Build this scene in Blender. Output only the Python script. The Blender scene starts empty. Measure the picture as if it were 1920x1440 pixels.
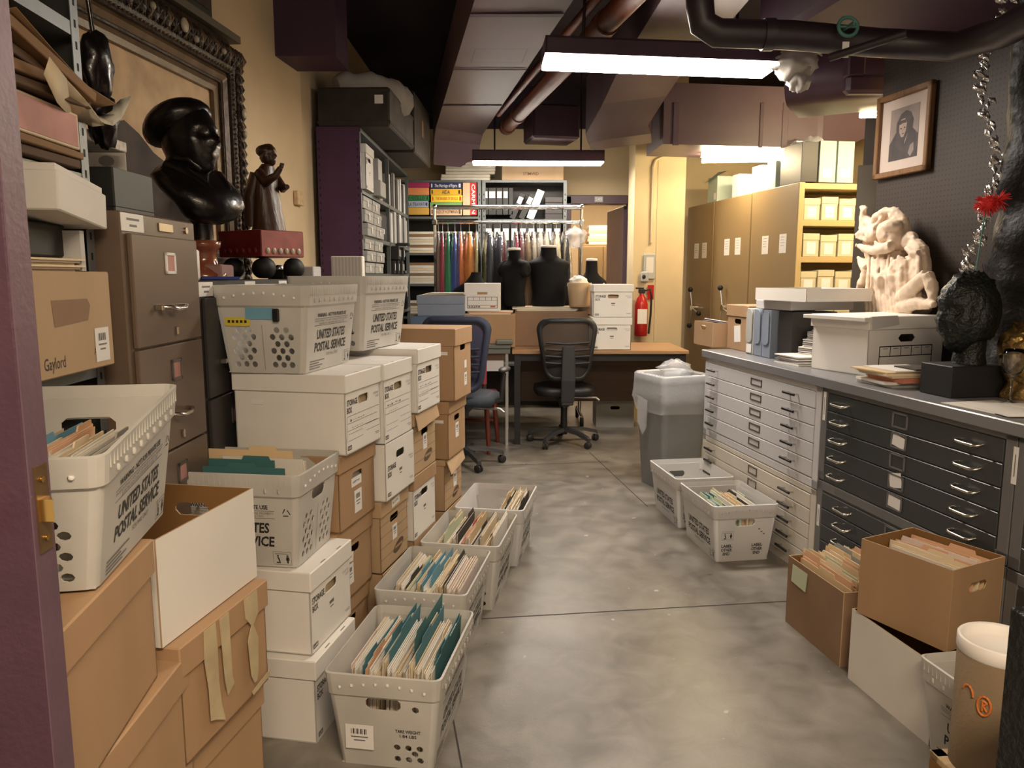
import bpy, math, random
from mathutils import Vector, Matrix, noise
from mathutils.geometry import tessellate_polygon
R = math.radians
S = bpy.context.scene
COL = S.collection
random.seed(7)

# ------------------------------------------------------------------ camera, world, exposure
CAM_H, PITCH, FPX = 1.42, 8.0, 1437.0
cam = bpy.data.objects.new('camera', bpy.data.cameras.new('camera'))
COL.objects.link(cam)
cam.location = (0, 0, CAM_H)
cam.rotation_euler = (R(90 - PITCH), 0, 0)
cam.data.sensor_width = 36.0
cam.data.lens = FPX / 1920 * 36.0
cam.data.clip_start = 0.05
S.camera = cam
w = bpy.data.worlds.new('world'); S.world = w
w.use_nodes = True
w.node_tree.nodes['Background'].inputs[0].default_value = (1.0, 0.80, 0.62, 1)
w.node_tree.nodes['Background'].inputs[1].default_value = 0.30
vs = S.view_settings
vs.view_transform = 'Standard'; vs.look = 'None'; vs.gamma = 1.0; vs.use_curve_mapping = False
vs.exposure = 1.22
S.cycles.use_denoising = True
S.cycles.max_bounces = 8
S.cycles.diffuse_bounces = 4
S.cycles.sample_clamp_indirect = 6.0

# colours of the fluorescent tubes (cool ones over the aisle, warm one by the entrance)
LAMP_COOL, LAMP_WARM, LAMP_YELLOW = (1.0, .895, .785), (1.0, .79, .56), (1.0, .79, .47)
LAMP_POWER = {'aisle': 26, 'desk': 24, 'shelves': 62, 'entrance': 36, 'back': 30}

def at(px, py, Y):
    """the point of the room at distance Y that lies at pixel px, py of the 1920x1440 photograph"""
    p = R(PITCH)
    a, b = (px - 960) / FPX, (720 - py) / FPX
    ry = math.cos(p) + b * math.sin(p); rz = -math.sin(p) + b * math.cos(p)
    t = Y / ry
    return Vector((a * t, Y, CAM_H + rz * t))

def atz(px, py, z):
    p = R(PITCH)
    a, b = (px - 960) / FPX, (720 - py) / FPX
    ry = math.cos(p) + b * math.sin(p); rz = -math.sin(p) + b * math.cos(p)
    t = (z - CAM_H) / rz
    return Vector((a * t, ry * t, z))

# ------------------------------------------------------------------ materials
MATS = {}
def mat(name, col, rough=.6, metal=0.0, var=0.0, vscale=6.0, bump=0.0, bscale=40.0, trans=0.0, alpha=1.0, emit=None, estr=0.0, spec=.5, stretch=None, sub=0.0, coat=0.0):
    m = bpy.data.materials.new(name); m.use_nodes = True
    nt = m.node_tree; b = nt.nodes['Principled BSDF']; L = nt.links
    b.inputs['Base Color'].default_value = (*col, 1)
    b.inputs['Roughness'].default_value = rough
    b.inputs['Metallic'].default_value = metal
    b.inputs['Specular IOR Level'].default_value = spec
    b.inputs['Coat Weight'].default_value = coat
    if trans: b.inputs['Transmission Weight'].default_value = trans
    if alpha < 1: b.inputs['Alpha'].default_value = alpha
    if emit:
        b.inputs['Emission Color'].default_value = (*emit, 1); b.inputs['Emission Strength'].default_value = estr
    if var or bump:
        tc = nt.nodes.new('ShaderNodeTexCoord'); src = tc.outputs['Object']
        if stretch:
            mp = nt.nodes.new('ShaderNodeMapping'); mp.inputs['Scale'].default_value = stretch
            L.new(src, mp.inputs[0]); src = mp.outputs[0]
    if var:
        n = nt.nodes.new('ShaderNodeTexNoise'); n.inputs['Scale'].default_value = vscale; n.inputs['Detail'].default_value = 5
        L.new(src, n.inputs['Vector'])
        r = nt.nodes.new('ShaderNodeValToRGB')
        r.color_ramp.elements[0].position = .3; r.color_ramp.elements[1].position = .7
        r.color_ramp.elements[0].color = (*[max(0, c * (1 - var)) for c in col], 1)
        r.color_ramp.elements[1].color = (*[min(1, c * (1 + var * .6)) for c in col], 1)
        L.new(n.outputs['Fac'], r.inputs[0]); L.new(r.outputs[0], b.inputs['Base Color'])
    if bump:
        n2 = nt.nodes.new('ShaderNodeTexNoise'); n2.inputs['Scale'].default_value = bscale; n2.inputs['Detail'].default_value = 4
        L.new(src, n2.inputs['Vector'])
        bp = nt.nodes.new('ShaderNodeBump'); bp.inputs['Strength'].default_value = bump; bp.inputs['Distance'].default_value = .01
        L.new(n2.outputs['Fac'], bp.inputs['Height']); L.new(bp.outputs[0], b.inputs['Normal'])
    MATS[name] = m
    return name

mat('beige_wall', (.66, .52, .33), .75, var=.12, vscale=1.6, bump=.12, bscale=60)
mat('ochre_wall', (.66, .53, .32), .7, var=.1, vscale=1.5, bump=.1, bscale=60)
mat('purple_paint', (.060, .024, .052), .5, var=.18, vscale=2.5, bump=.06)
mat('door_purple', (.062, .024, .042), .5, var=.3, vscale=5, bump=.15, bscale=90)
mat('door_lilac', (.115, .066, .092), .5, var=.2, vscale=5, bump=.1, bscale=90)
mat('dark_ceiling', (.022, .012, .022), .8, var=.3, vscale=2)
mat('duct_lilac', (.125, .080, .097), .42, var=.16, vscale=2.2, bump=.05, bscale=12)
mat('duct_dark', (.06, .028, .05), .45, var=.2, vscale=3)
mat('pipe_black', (.022, .014, .018), .42, var=.3, vscale=4, bump=.15, bscale=9)
mat('rust_pipe', (.19, .05, .024), .4, var=.45, vscale=7, bump=.1)
mat('concrete', (.25, .225, .195), .32, var=.1)
mat('joint', (.03, .026, .022), .8)
mat('white_board', (.72, .69, .64), .6, var=.05, vscale=4)
mat('white_box', (.77, .745, .70), .6, var=.07, vscale=3.5)
mat('grey_white', (.55, .54, .53), .6, var=.06, vscale=4)
mat('kraft', (.38, .235, .125), .72, var=.1, vscale=5, bump=.05, bscale=120, stretch=(1, 1, .2))
mat('kraft_light', (.45, .31, .18), .72, var=.1, vscale=5, bump=.05, bscale=120, stretch=(1, 1, .2))
mat('kraft_dark', (.27, .165, .095), .75, var=.12, vscale=5)
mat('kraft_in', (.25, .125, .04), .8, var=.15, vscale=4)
mat('tape', (.52, .42, .25), .4, var=.2, vscale=14)
mat('ink', (.018, .016, .016), .6)
mat('ink_grey', (.16, .15, .145), .6)
mat('ink_brown', (.10, .062, .034), .7)
mat('ink_red', (.5, .09, .05), .6)
mat('ink_orange', (.55, .16, .03), .6)
mat('ink_blue', (.03, .05, .25), .6)
mat('tub_white', (.70, .68, .635), .38, var=.14, vscale=5, bump=.04, bscale=30)
mat('tub_grime', (.40, .365, .31), .45, var=.3, vscale=9, bump=.05, bscale=30)
mat('tub_clean', (.78, .765, .75), .36, var=.06, vscale=5)
mat('tub_hole', (.20, .18, .14), .6)
mat('sticker', (.78, .765, .74), .5)
mat('paper', (.74, .70, .63), .7, var=.05)
mat('paper_warm', (.66, .55, .38), .7, var=.08)
mat('manila', (.72, .53, .30), .7, var=.08, vscale=3)
mat('manila_pale', (.76, .63, .43), .7, var=.08, vscale=3)
mat('peach', (.70, .42, .25), .7, var=.06)
mat('salmon', (.62, .23, .15), .7, var=.1)
mat('teal', (.075, .21, .25), .7, var=.12, vscale=3)
mat('teal_dark', (.05, .16, .165), .7, var=.12, vscale=3)
mat('sky_blue', (.16, .37, .50), .65, var=.1)
mat('pale_pink', (.74, .62, .57), .7)
mat('dark_folder', (.055, .045, .035), .7)
mat('grey_folder', (.30, .30, .28), .7)
mat('lime_paper', (.55, .60, .42), .7)
mat('plan_white', (.60, .60, .63), .32, var=.04, vscale=3)
mat('plan_cream', (.62, .58, .51), .36, var=.06, vscale=3)
mat('plan_dark', (.042, .048, .05), .32, var=.15, vscale=3)
mat('cabinet_taupe', (.075, .065, .052), .35)
mat('plan_rim', (.15, .15, .155), .4, var=.1)
mat('counter', (.20, .20, .21), .28, var=.1, vscale=3)
mat('seam', (.006, .006, .006), .8)
mat('nickel', (.62, .58, .5), .25, 1.0)
mat('chrome', (.78, .77, .74), .12, 1.0)
mat('dark_metal', (.03, .03, .03), .35, .6)
mat('bronze_label', (.2, .18, .165), .4, .7)
mat('brass', (.62, .40, .12), .25, 1.0)
mat('brass_dull', (.30, .19, .09), .45, .9, var=.3, vscale=20)
mat('file_brown', (.145, .100, .072), .36, var=.08, vscale=4)
mat('file_dark', (.03, .026, .025), .5)
mat('galv', (.145, .16, .17), .42, .3, var=.15, vscale=8)
mat('shelf_grey', (.13, .145, .14), .45, .2, var=.1)
mat('shelf_purple', (.06, .02, .062), .45, var=.15)
mat('black', (.008, .008, .008), .6)
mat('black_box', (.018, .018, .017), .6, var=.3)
mat('soft_black', (.022, .021, .023), .75, bump=.1, bscale=120)
mat('dim_grey', (.075, .08, .075), .6)
mat('grey_box', (.30, .30, .28), .6, var=.06)
mat('archive_grey', (.40, .40, .375), .65, var=.06)
mat('blue_grey', (.22, .26, .33), .55, var=.08)
mat('slate_blue', (.10, .15, .23), .6, var=.1)
mat('bronze_black', (.008, .006, .006), .30, .3, bump=.3, bscale=26, coat=.15)
mat('bronze_green', (.018, .021, .019), .38, .5, bump=.9, bscale=60)
mat('dark_wood', (.05, .022, .011), .35, var=.4, vscale=14, bump=.2, bscale=30, stretch=(3, 3, .6))
mat('frame_dark', (.045, .028, .017), .36, var=.5, vscale=25, bump=.6, bscale=70)
mat('frame_gilt', (.14, .085, .042), .35, var=.4, vscale=12, bump=.15)
mat('gilt_dot', (.42, .36, .26), .4)
mat('frame_back', (.12, .10, .075), .7)
mat('canvas_tan', (.60, .43, .26), .8, var=.22, vscale=9, bump=.2, bscale=50)
mat('canvas_dark', (.05, .03, .02), .7, var=.6, vscale=5)
mat('red_lacquer', (.16, .016, .014), .32, var=.35, vscale=10)
mat('red_lacquer_lit', (.30, .075, .065), .5, var=.3, vscale=12)  # red lacquer with its lit look painted in, for the cart's end face
mat('red_marble', (.20, .062, .034), .15, var=.35, vscale=9)
mat('pink_slab', (.50, .25, .22), .7, var=.35, vscale=5)
mat('old_paper', (.24, .135, .06), .8, var=.2, vscale=5)
mat('old_paper_dark', (.10, .055, .026), .8, var=.3, vscale=5)
mat('wood_pale', (.66, .60, .52), .6, var=.4, vscale=7, stretch=(1, 9, 9))
mat('wood_raw', (.60, .43, .24), .6, var=.2, vscale=6, stretch=(1, 8, 8))
mat('table_wood', (.40, .235, .115), .35, var=.18, vscale=4, stretch=(.5, 8, 8))
mat('table_dark', (.085, .042, .02), .45, var=.25, vscale=4, stretch=(.6, 1, 9))
mat('table_grey', (.14, .15, .125), .45)
mat('red_wood', (.16, .03, .018), .35, var=.2)
mat('red_fabric', (.25, .035, .05), .8, bump=.2, bscale=150)
mat('chair_black', (.014, .014, .015), .5, bump=.05)
mat('chair_grey', (.035, .036, .038), .45)
mat('chair_blue', (.022, .030, .062), .7)
mat('chair_seat', (.03, .042, .062), .75, bump=.1, bscale=150)
mat('chair_mesh', (.03, .026, .024), .7, alpha=.72)
mat('blue_mesh', (.020, .028, .060), .7, alpha=.95)
mat('torso_black', (.006, .006, .007), .7, spec=.2, bump=.1, bscale=200)
mat('steel', (.55, .55, .56), .3, .9)
mat('bin_grey', (.20, .205, .205), .5, var=.08)
mat('film', (.86, .88, .93), .25, alpha=.34, bump=.5, bscale=22)
mat('film_clear', (.92, .92, .90), .14, alpha=.20, bump=.9, bscale=26, spec=.9)
mat('film_thick', (.80, .78, .74), .35, alpha=.88, bump=.5, bscale=14)
mat('cotton', (.80, .76, .66), .9, bump=.4, bscale=60)
mat('mobile_tan', (.27, .185, .088), .42, var=.06, vscale=2)
mat('mobile_edge', (.50, .37, .17), .42)
mat('cream_box', (.60, .54, .36), .65, var=.05)
mat('mint_box', (.40, .48, .43), .6, var=.05)
mat('pegboard', (.088, .07, .06), .6)
mat('oak', (.19, .095, .035), .4, var=.3, vscale=10, stretch=(8, 8, 1))
mat('mount', (.50, .42, .36), .7)
mat('print_dark', (.055, .045, .045), .6, var=.25, vscale=20)
mat('print_mid', (.24, .19, .17), .6, var=.2, vscale=14)
mat('print_skin', (.36, .26, .21), .6, var=.2, vscale=30)
mat('plaster', (.72, .57, .43), .62, var=.12, vscale=12, bump=.12, bscale=40)
mat('gold', (.30, .20, .07), .34, .85, var=.5, vscale=18, bump=.9, bscale=28)
mat('tinsel', (.62, .60, .58), .16, .9, bump=1.0, bscale=45)
mat('tinsel_black', (.004, .003, .003), .5, 0, bump=.5, bscale=45, spec=.25)
mat('glass', (.95, .95, .93), .02, trans=1.0)
mat('feather_red', (.62, .02, .018), .8)
mat('stem_green', (.06, .18, .15), .6)
mat('red_gloss', (.42, .018, .014), .25)
mat('panel_grey', (.42, .43, .41), .5)
mat('linen', (.66, .62, .52), .8, var=.1, vscale=8)
mat('rag_grey', (.40, .38, .35), .9, var=.15)
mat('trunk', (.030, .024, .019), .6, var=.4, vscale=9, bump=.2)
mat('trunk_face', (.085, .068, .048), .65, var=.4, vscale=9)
mat('burlap', (.17, .12, .07), .9, bump=.25, bscale=90, var=.12)
mat('cap_white', (.76, .72, .68), .45)
mat('blue_pen', (.03, .05, .22), .4)
mat('pale_yellow', (.66, .52, .05), .6)
for nm, c in dict(magenta=(.42, .03, .12), orange=(.75, .28, .10), green=(.03, .22, .07), ice=(.42, .47, .52), gold_card=(.60, .36, .06), navy=(.015, .03, .12),
                  amber=(.80, .45, .03), yellow=(.85, .66, .04), leaf=(.20, .38, .13), shell=(.72, .48, .30), scarlet=(.62, .025, .02), brown_cloth=(.13, .06, .035),
                  crimson=(.34, .018, .05), emerald=(.015, .24, .10), royal=(.03, .075, .32), rust=(.62, .16, .04), orange_cloth=(.66, .24, .03), patterned=(.34, .29, .12),
                  midnight=(.010, .014, .030), mauve=(.25, .13, .12), bronze_cloth=(.30, .20, .11), ivory=(.70, .60, .42), silver_cloth=(.55, .5, .42), ink_cloth=(.02, .02, .03)).items():
    mat(nm, c, .65, var=.12, vscale=7)

def lucent(name, f):
    """thin plastic that lets some light through"""
    nt = MATS[name].node_tree; b = nt.nodes['Principled BSDF']; o = nt.nodes['Material Output']
    t = nt.nodes.new('ShaderNodeBsdfTranslucent'); m = nt.nodes.new('ShaderNodeMixShader'); m.inputs[0].default_value = f
    t.inputs[0].default_value = b.inputs['Base Color'].default_value
    nt.links.new(b.outputs[0], m.inputs[1]); nt.links.new(t.outputs[0], m.inputs[2]); nt.links.new(m.outputs[0], o.inputs[0])
for n_ in ('tub_white', 'tub_clean', 'tub_grime'): lucent(n_, .30)
def clear_film(name, rough, floor, tint):
    """clear bag film: mostly see-through, with sharp crinkled highlights"""
    nt = MATS[name].node_tree; b = nt.nodes['Principled BSDF']; o = nt.nodes['Material Output']; L = nt.links
    nrm = b.inputs['Normal'].links[0].from_socket
    g = nt.nodes.new('ShaderNodeBsdfGlossy'); g.inputs['Roughness'].default_value = rough; L.new(nrm, g.inputs['Normal'])
    t = nt.nodes.new('ShaderNodeBsdfTransparent'); d = nt.nodes.new('ShaderNodeBsdfDiffuse'); d.inputs[0].default_value = (*tint, 1)
    fr = nt.nodes.new('ShaderNodeFresnel'); fr.inputs[0].default_value = 1.28; L.new(nrm, fr.inputs['Normal'])
    m1 = nt.nodes.new('ShaderNodeMixShader'); m1.inputs[0].default_value = floor; L.new(t.outputs[0], m1.inputs[1]); L.new(d.outputs[0], m1.inputs[2])
    m2 = nt.nodes.new('ShaderNodeMixShader'); L.new(fr.outputs[0], m2.inputs[0]); L.new(m1.outputs[0], m2.inputs[1]); L.new(g.outputs[0], m2.inputs[2]); L.new(m2.outputs[0], o.inputs[0])
clear_film('film_clear', .14, .02, (.9, .9, .88))
def lamp_mat(name, col, strength):
    m = bpy.data.materials.new(name); m.use_nodes = True
    nt = m.node_tree; nt.nodes.clear()
    e = nt.nodes.new('ShaderNodeEmission'); o = nt.nodes.new('ShaderNodeOutputMaterial')
    e.inputs[0].default_value = (*col, 1); e.inputs[1].default_value = strength
    nt.links.new(e.outputs[0], o.inputs[0]); MATS[name] = m
    return name
lamp_mat('glow_aisle', LAMP_COOL, LAMP_POWER['aisle'])
lamp_mat('glow_desk', LAMP_COOL, LAMP_POWER['desk'])
lamp_mat('glow_shelves', LAMP_YELLOW, LAMP_POWER['shelves'])
lamp_mat('glow_entrance', LAMP_WARM, LAMP_POWER['entrance'])
lamp_mat('glow_back', LAMP_WARM, LAMP_POWER['back'])

def dress_concrete():
    m = MATS['concrete']; nt = m.node_tree; b = nt.nodes['Principled BSDF']; L = nt.links
    for n in list(nt.nodes):
        if n.type in ('TEX_NOISE', 'VALTORGB', 'TEX_COORD'): nt.nodes.remove(n)
    tc = nt.nodes.new('ShaderNodeTexCoord')
    def noi(sc, det, dist=0.0):
        n = nt.nodes.new('ShaderNodeTexNoise'); n.inputs['Scale'].default_value = sc; n.inputs['Detail'].default_value = det; n.inputs['Distortion'].default_value = dist
        L.new(tc.outputs['Object'], n.inputs['Vector']); return n
    a = noi(1.4, 6, 1.2); c = noi(7, 8, .6); f = noi(120, 2)
    r = nt.nodes.new('ShaderNodeValToRGB'); el = r.color_ramp.elements
    el[0].position = .34; el[0].color = (.105, .093, .078, 1); el[1].position = .66; el[1].color = (.275, .250, .212, 1)
    mx = nt.nodes.new('ShaderNodeMath'); mx.operation = 'MULTIPLY_ADD'; mx.inputs[1].default_value = .5
    L.new(c.outputs['Fac'], mx.inputs[0])
    mh = nt.nodes.new('ShaderNodeMath'); mh.operation = 'MULTIPLY'; mh.inputs[1].default_value = .5
    L.new(a.outputs['Fac'], mh.inputs[0]); L.new(mh.outputs[0], mx.inputs[2]); L.new(mx.outputs[0], r.inputs[0])
    sp = nt.nodes.new('ShaderNodeValToRGB'); sp.color_ramp.elements[0].position = .755; sp.color_ramp.elements[1].position = .79
    sp.color_ramp.elements[0].color = (0, 0, 0, 1); sp.color_ramp.elements[1].color = (1, 1, 1, 1)
    v = noi(16, 1); L.new(v.outputs['Fac'], sp.inputs[0])
    mix = nt.nodes.new('ShaderNodeMix'); mix.data_type = 'RGBA'
    mix.inputs['B'].default_value = (.42, .40, .37, 1)
    L.new(sp.outputs[0], mix.inputs['Factor']); L.new(r.outputs[0], mix.inputs['A']); L.new(mix.outputs['Result'], b.inputs['Base Color'])
    rr = nt.nodes.new('ShaderNodeMapRange'); rr.inputs[3].default_value = .20; rr.inputs[4].default_value = .5
    L.new(c.outputs['Fac'], rr.inputs[0]); L.new(rr.outputs[0], b.inputs['Roughness'])
    bp = nt.nodes.new('ShaderNodeBump'); bp.inputs['Strength'].default_value = .05; bp.inputs['Distance'].default_value = .01
    L.new(f.outputs['Fac'], bp.inputs['Height']); L.new(bp.outputs[0], b.inputs['Normal'])
dress_concrete()

def dress_pegboard():
    """a grid of small dark round holes every 25 mm"""
    nt = MATS['pegboard'].node_tree; b = nt.nodes['Principled BSDF']; L = nt.links
    tc = nt.nodes.new('ShaderNodeTexCoord'); sx = nt.nodes.new('ShaderNodeSeparateXYZ'); L.new(tc.outputs['Object'], sx.inputs[0])
    def frac(o):
        a = nt.nodes.new('ShaderNodeMath'); a.operation = 'MULTIPLY'; a.inputs[1].default_value = 1 / .0254; L.new(o, a.inputs[0])
        f = nt.nodes.new('ShaderNodeMath'); f.operation = 'FRACT'; L.new(a.outputs[0], f.inputs[0])
        s = nt.nodes.new('ShaderNodeMath'); s.operation = 'SUBTRACT'; s.inputs[1].default_value = .5; L.new(f.outputs[0], s.inputs[0])
        p = nt.nodes.new('ShaderNodeMath'); p.operation = 'MULTIPLY'; L.new(s.outputs[0], p.inputs[0]); L.new(s.outputs[0], p.inputs[1]); return p
    a, c = frac(sx.outputs['Y']), frac(sx.outputs['Z'])
    s = nt.nodes.new('ShaderNodeMath'); s.operation = 'ADD'; L.new(a.outputs[0], s.inputs[0]); L.new(c.outputs[0], s.inputs[1])
    g = nt.nodes.new('ShaderNodeMath'); g.operation = 'GREATER_THAN'; g.inputs[1].default_value = .028; L.new(s.outputs[0], g.inputs[0])
    mix = nt.nodes.new('ShaderNodeMix'); mix.data_type = 'RGBA'
    mix.inputs['A'].default_value = (.010, .008, .007, 1); mix.inputs['B'].default_value = (.040, .028, .021, 1)
    L.new(g.outputs[0], mix.inputs['Factor']); L.new(mix.outputs['Result'], b.inputs['Base Color'])
dress_pegboard()

# ------------------------------------------------------------------ mesh builder
_GLY = {}
def glyphs(s, bold):
    k = (s, bold)
    if k not in _GLY:
        c = bpy.data.curves.new('lettering', 'FONT'); c.body = s; c.size = 1.0; c.resolution_u = 2; c.offset = bold; c.fill_mode = 'FRONT'
        o = bpy.data.objects.new('lettering', c); me = o.to_mesh()
        v = [tuple(p.co)[:2] for p in me.vertices]; f = [tuple(p.vertices) for p in me.polygons]
        o.to_mesh_clear(); bpy.data.objects.remove(o); bpy.data.curves.remove(c)
        xs = [p[0] for p in v] or [0, 1]
        _GLY[k] = (v, f, min(xs), max(xs))
    return _GLY[k]

def V(*a): return Vector(a)
def ring(cx, cy, cz, rx, ry, n=16, p=1.0, rot=0.0):
    out = []
    for i in range(n):
        t = 2 * math.pi * i / n; c, s = math.cos(t), math.sin(t)
        x = rx * math.copysign(abs(c) ** p, c); y = ry * math.copysign(abs(s) ** p, s)
        out.append(Vector((cx + x * math.cos(rot) - y * math.sin(rot), cy + x * math.sin(rot) + y * math.cos(rot), cz)))
    return out
def rrect(hx, hy, z, r=.02, n=3, cx=0, cy=0):
    out = []
    for sx, sy, a0 in ((1, 1, 0), (-1, 1, 90), (-1, -1, 180), (1, -1, 270)):
        for i in range(n + 1):
            a = R(a0 + 90 * i / n)
            out.append(Vector((cx + sx * (hx - r) + r * math.cos(a), cy + sy * (hy - r) + r * math.sin(a), z)))
    return out

class MB:
    def __init__(s): s.v, s.f, s.m, s.sm, s.mats, s.M = [], [], [], [], [], Matrix()
    def mi(s, name):
        if name not in s.mats: s.mats.append(name)
        return s.mats.index(name)
    def add(s, vs, fs, m, smooth=False):
        o = len(s.v); k = s.mi(m)
        s.v += [s.M @ Vector(p) for p in vs]
        for f in fs:
            s.f.append([o + i for i in f]); s.m.append(k); s.sm.append(smooth)
        return s
    def box(s, x0, x1, y0, y1, z0, z1, m, b=0.0):
        if x1 < x0: x0, x1 = x1, x0
        if y1 < y0: y0, y1 = y1, y0
        if z1 < z0: z0, z1 = z1, z0
        if b <= 0:
            return s.add([(x, y, z) for z in (z0, z1) for y in (y0, y1) for x in (x0, x1)],
                         [(0, 2, 3, 1), (4, 5, 7, 6), (0, 1, 5, 4), (1, 3, 7, 5), (3, 2, 6, 7), (2, 0, 4, 6)], m)
        b = min(b, (x1 - x0) / 2.01, (y1 - y0) / 2.01, (z1 - z0) / 2.01)
        vs, ix = [], {}
        for i, X in enumerate((x0, x1)):
            for j, Yy in enumerate((y0, y1)):
                for k, Z in enumerate((z0, z1)):
                    dx, dy, dz = (b if i == 0 else -b), (b if j == 0 else -b), (b if k == 0 else -b)
                    for a, p in enumerate(((X, Yy + dy, Z + dz), (X + dx, Yy, Z + dz), (X + dx, Yy + dy, Z))):
                        ix[i, j, k, a] = len(vs); vs.append(p)
        fs = []
        for i in (0, 1):
            q = [ix[i, 0, 0, 0], ix[i, 1, 0, 0], ix[i, 1, 1, 0], ix[i, 0, 1, 0]]; fs.append(q if i else q[::-1])
            q = [ix[0, i, 0, 1], ix[0, i, 1, 1], ix[1, i, 1, 1], ix[1, i, 0, 1]]; fs.append(q if i else q[::-1])
            q = [ix[0, 0, i, 2], ix[1, 0, i, 2], ix[1, 1, i, 2], ix[0, 1, i, 2]]; fs.append(q if i else q[::-1])
        for i in (0, 1):
            for j in (0, 1):
                fs.append([ix[i, j, 0, 0], ix[i, j, 1, 0], ix[i, j, 1, 1], ix[i, j, 0, 1]])
                fs.append([ix[i, 0, j, 0], ix[i, 1, j, 0], ix[i, 1, j, 2], ix[i, 0, j, 2]])
                fs.append([ix[0, i, j, 1], ix[1, i, j, 1], ix[1, i, j, 2], ix[0, i, j, 2]])
                for k in (0, 1): fs.append([ix[i, j, k, a] for a in range(3)])
        return s.add(vs, fs, m)
    def quad(s, a, b, c, d, m): return s.add([a, b, c, d], [(0, 1, 2, 3)], m)
    def loft(s, rings, m, caps=True, smooth=True, closed=False):
        n = len(rings[0]); vs = [p for r in rings for p in r]; fs = []
        K = len(rings)
        for k in range(K if closed else K - 1):
            for i in range(n):
                j = (i + 1) % n; a, b = k * n, ((k + 1) % K) * n
                fs.append((a + i, a + j, b + j, b + i))
        s.add(vs, fs, m, smooth)
        if caps and not closed:
            s.add(list(rings[0]), [tuple(range(n))[::-1]], m); s.add(list(rings[-1]), [tuple(range(n))], m)
        return s
    def tube(s, pts, r, m, n=8, caps=True, smooth=True):
        pts = [Vector(p) for p in pts]; rings = []; up = None
        for i, p in enumerate(pts):
            d = ((pts[min(i + 1, len(pts) - 1)] - p).normalized() + (p - pts[max(i - 1, 0)]).normalized())
            d = d.normalized() if d.length > 1e-6 else Vector((0, 0, 1))
            if up is None: up = Vector((0, 0, 1)) if abs(d.z) < .9 else Vector((0, 1, 0))
            u = (up - d * up.dot(d)); u = u.normalized() if u.length > 1e-5 else d.orthogonal().normalized(); up = u
            v = d.cross(u); q = r[i] if isinstance(r, (list, tuple)) else r
            rings.append([p + (u * math.cos(2 * math.pi * k / n) + v * math.sin(2 * math.pi * k / n)) * q for k in range(n)])
        return s.loft(rings, m, caps, smooth)
    def lathe(s, prof, m, n=24, c=(0, 0), smooth=True, caps=True):
        return s.loft([ring(c[0], c[1], z, r, r, n) for r, z in prof], m, caps, smooth)
    def ball(s, c, rx, ry, rz, m, n=14, k=8, fn=None):
        rings = []
        for i in range(1, k):
            t = math.pi * i / k - math.pi / 2
            rings.append([Vector((c[0] + p.x, c[1] + p.y, c[2] + rz * math.sin(t))) for p in ring(0, 0, 0, rx * math.cos(t), ry * math.cos(t), n)])
        if fn: rings = [[fn(p) for p in r] for r in rings]
        return s.loft(rings, m)
    def plate(s, outline, holes, fn, m, m_back=None, edge=None):
        """flat sheet with holes; fn(u, v, side) places it, side 0 outer and 1 inner"""
        loops = [outline] + holes; pts = [p for l in loops for p in l]
        tris = tessellate_polygon([[Vector((p[0], p[1], 0)) for p in l] for l in loops])
        n = len(pts)
        f0 = [fn(p[0], p[1], 0) for p in pts]; f1 = [fn(p[0], p[1], 1) for p in pts]
        s.add(f0, tris, m); s.add(f1, [t[::-1] for t in tris], m_back or m)
        o = 0; es = []
        for l in loops:
            for i in range(len(l)):
                j = (i + 1) % len(l); es.append((o + i, o + j, n + o + j, n + o + i))
            o += len(l)
        return s.add(f0 + f1, es, edge or m)
    def text(s, t, o, ux, uy, h, m, w=None, align='L', bold=0.0, shear=0.0):
        v, f, x0, x1 = glyphs(t, bold)
        sx = h / .70 if w is None else w / max(1e-4, x1 - x0); sy = h / .70
        off = {'L': -x0, 'C': -(x0 + x1) / 2, 'R': -x1}[align]
        o, ux, uy = Vector(o), Vector(ux).normalized(), Vector(uy).normalized()
        return s.add([o + ux * ((p[0] + off) * sx + p[1] * sy * shear) + uy * (p[1] * sy) for p in v], f, m)
    def bar(s, o, ux, uy, u0, u1, v0, v1, m):
        o, ux, uy = Vector(o), Vector(ux).normalized(), Vector(uy).normalized()
        return s.quad(o + ux * u0 + uy * v0, o + ux * u1 + uy * v0, o + ux * u1 + uy * v1, o + ux * u0 + uy * v1, m)
    def build(s, name, parent=None, loc=None, rz=None, label=None, cat=None, group=None, kind=None, rot=None):
        me = bpy.data.meshes.new(name); me.from_pydata([tuple(p) for p in s.v], [], s.f)
        for n in s.mats: me.materials.append(MATS[n])
        me.polygons.foreach_set('material_index', s.m); me.polygons.foreach_set('use_smooth', s.sm); me.update()
        o = bpy.data.objects.new(name, me); COL.objects.link(o)
        if parent: o.parent = parent
        if loc is not None: o.location = loc
        if rz is not None: o.rotation_euler = (0, 0, rz)
        if rot is not None: o.rotation_euler = rot
        return tag(o, label, cat, group, kind)

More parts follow.
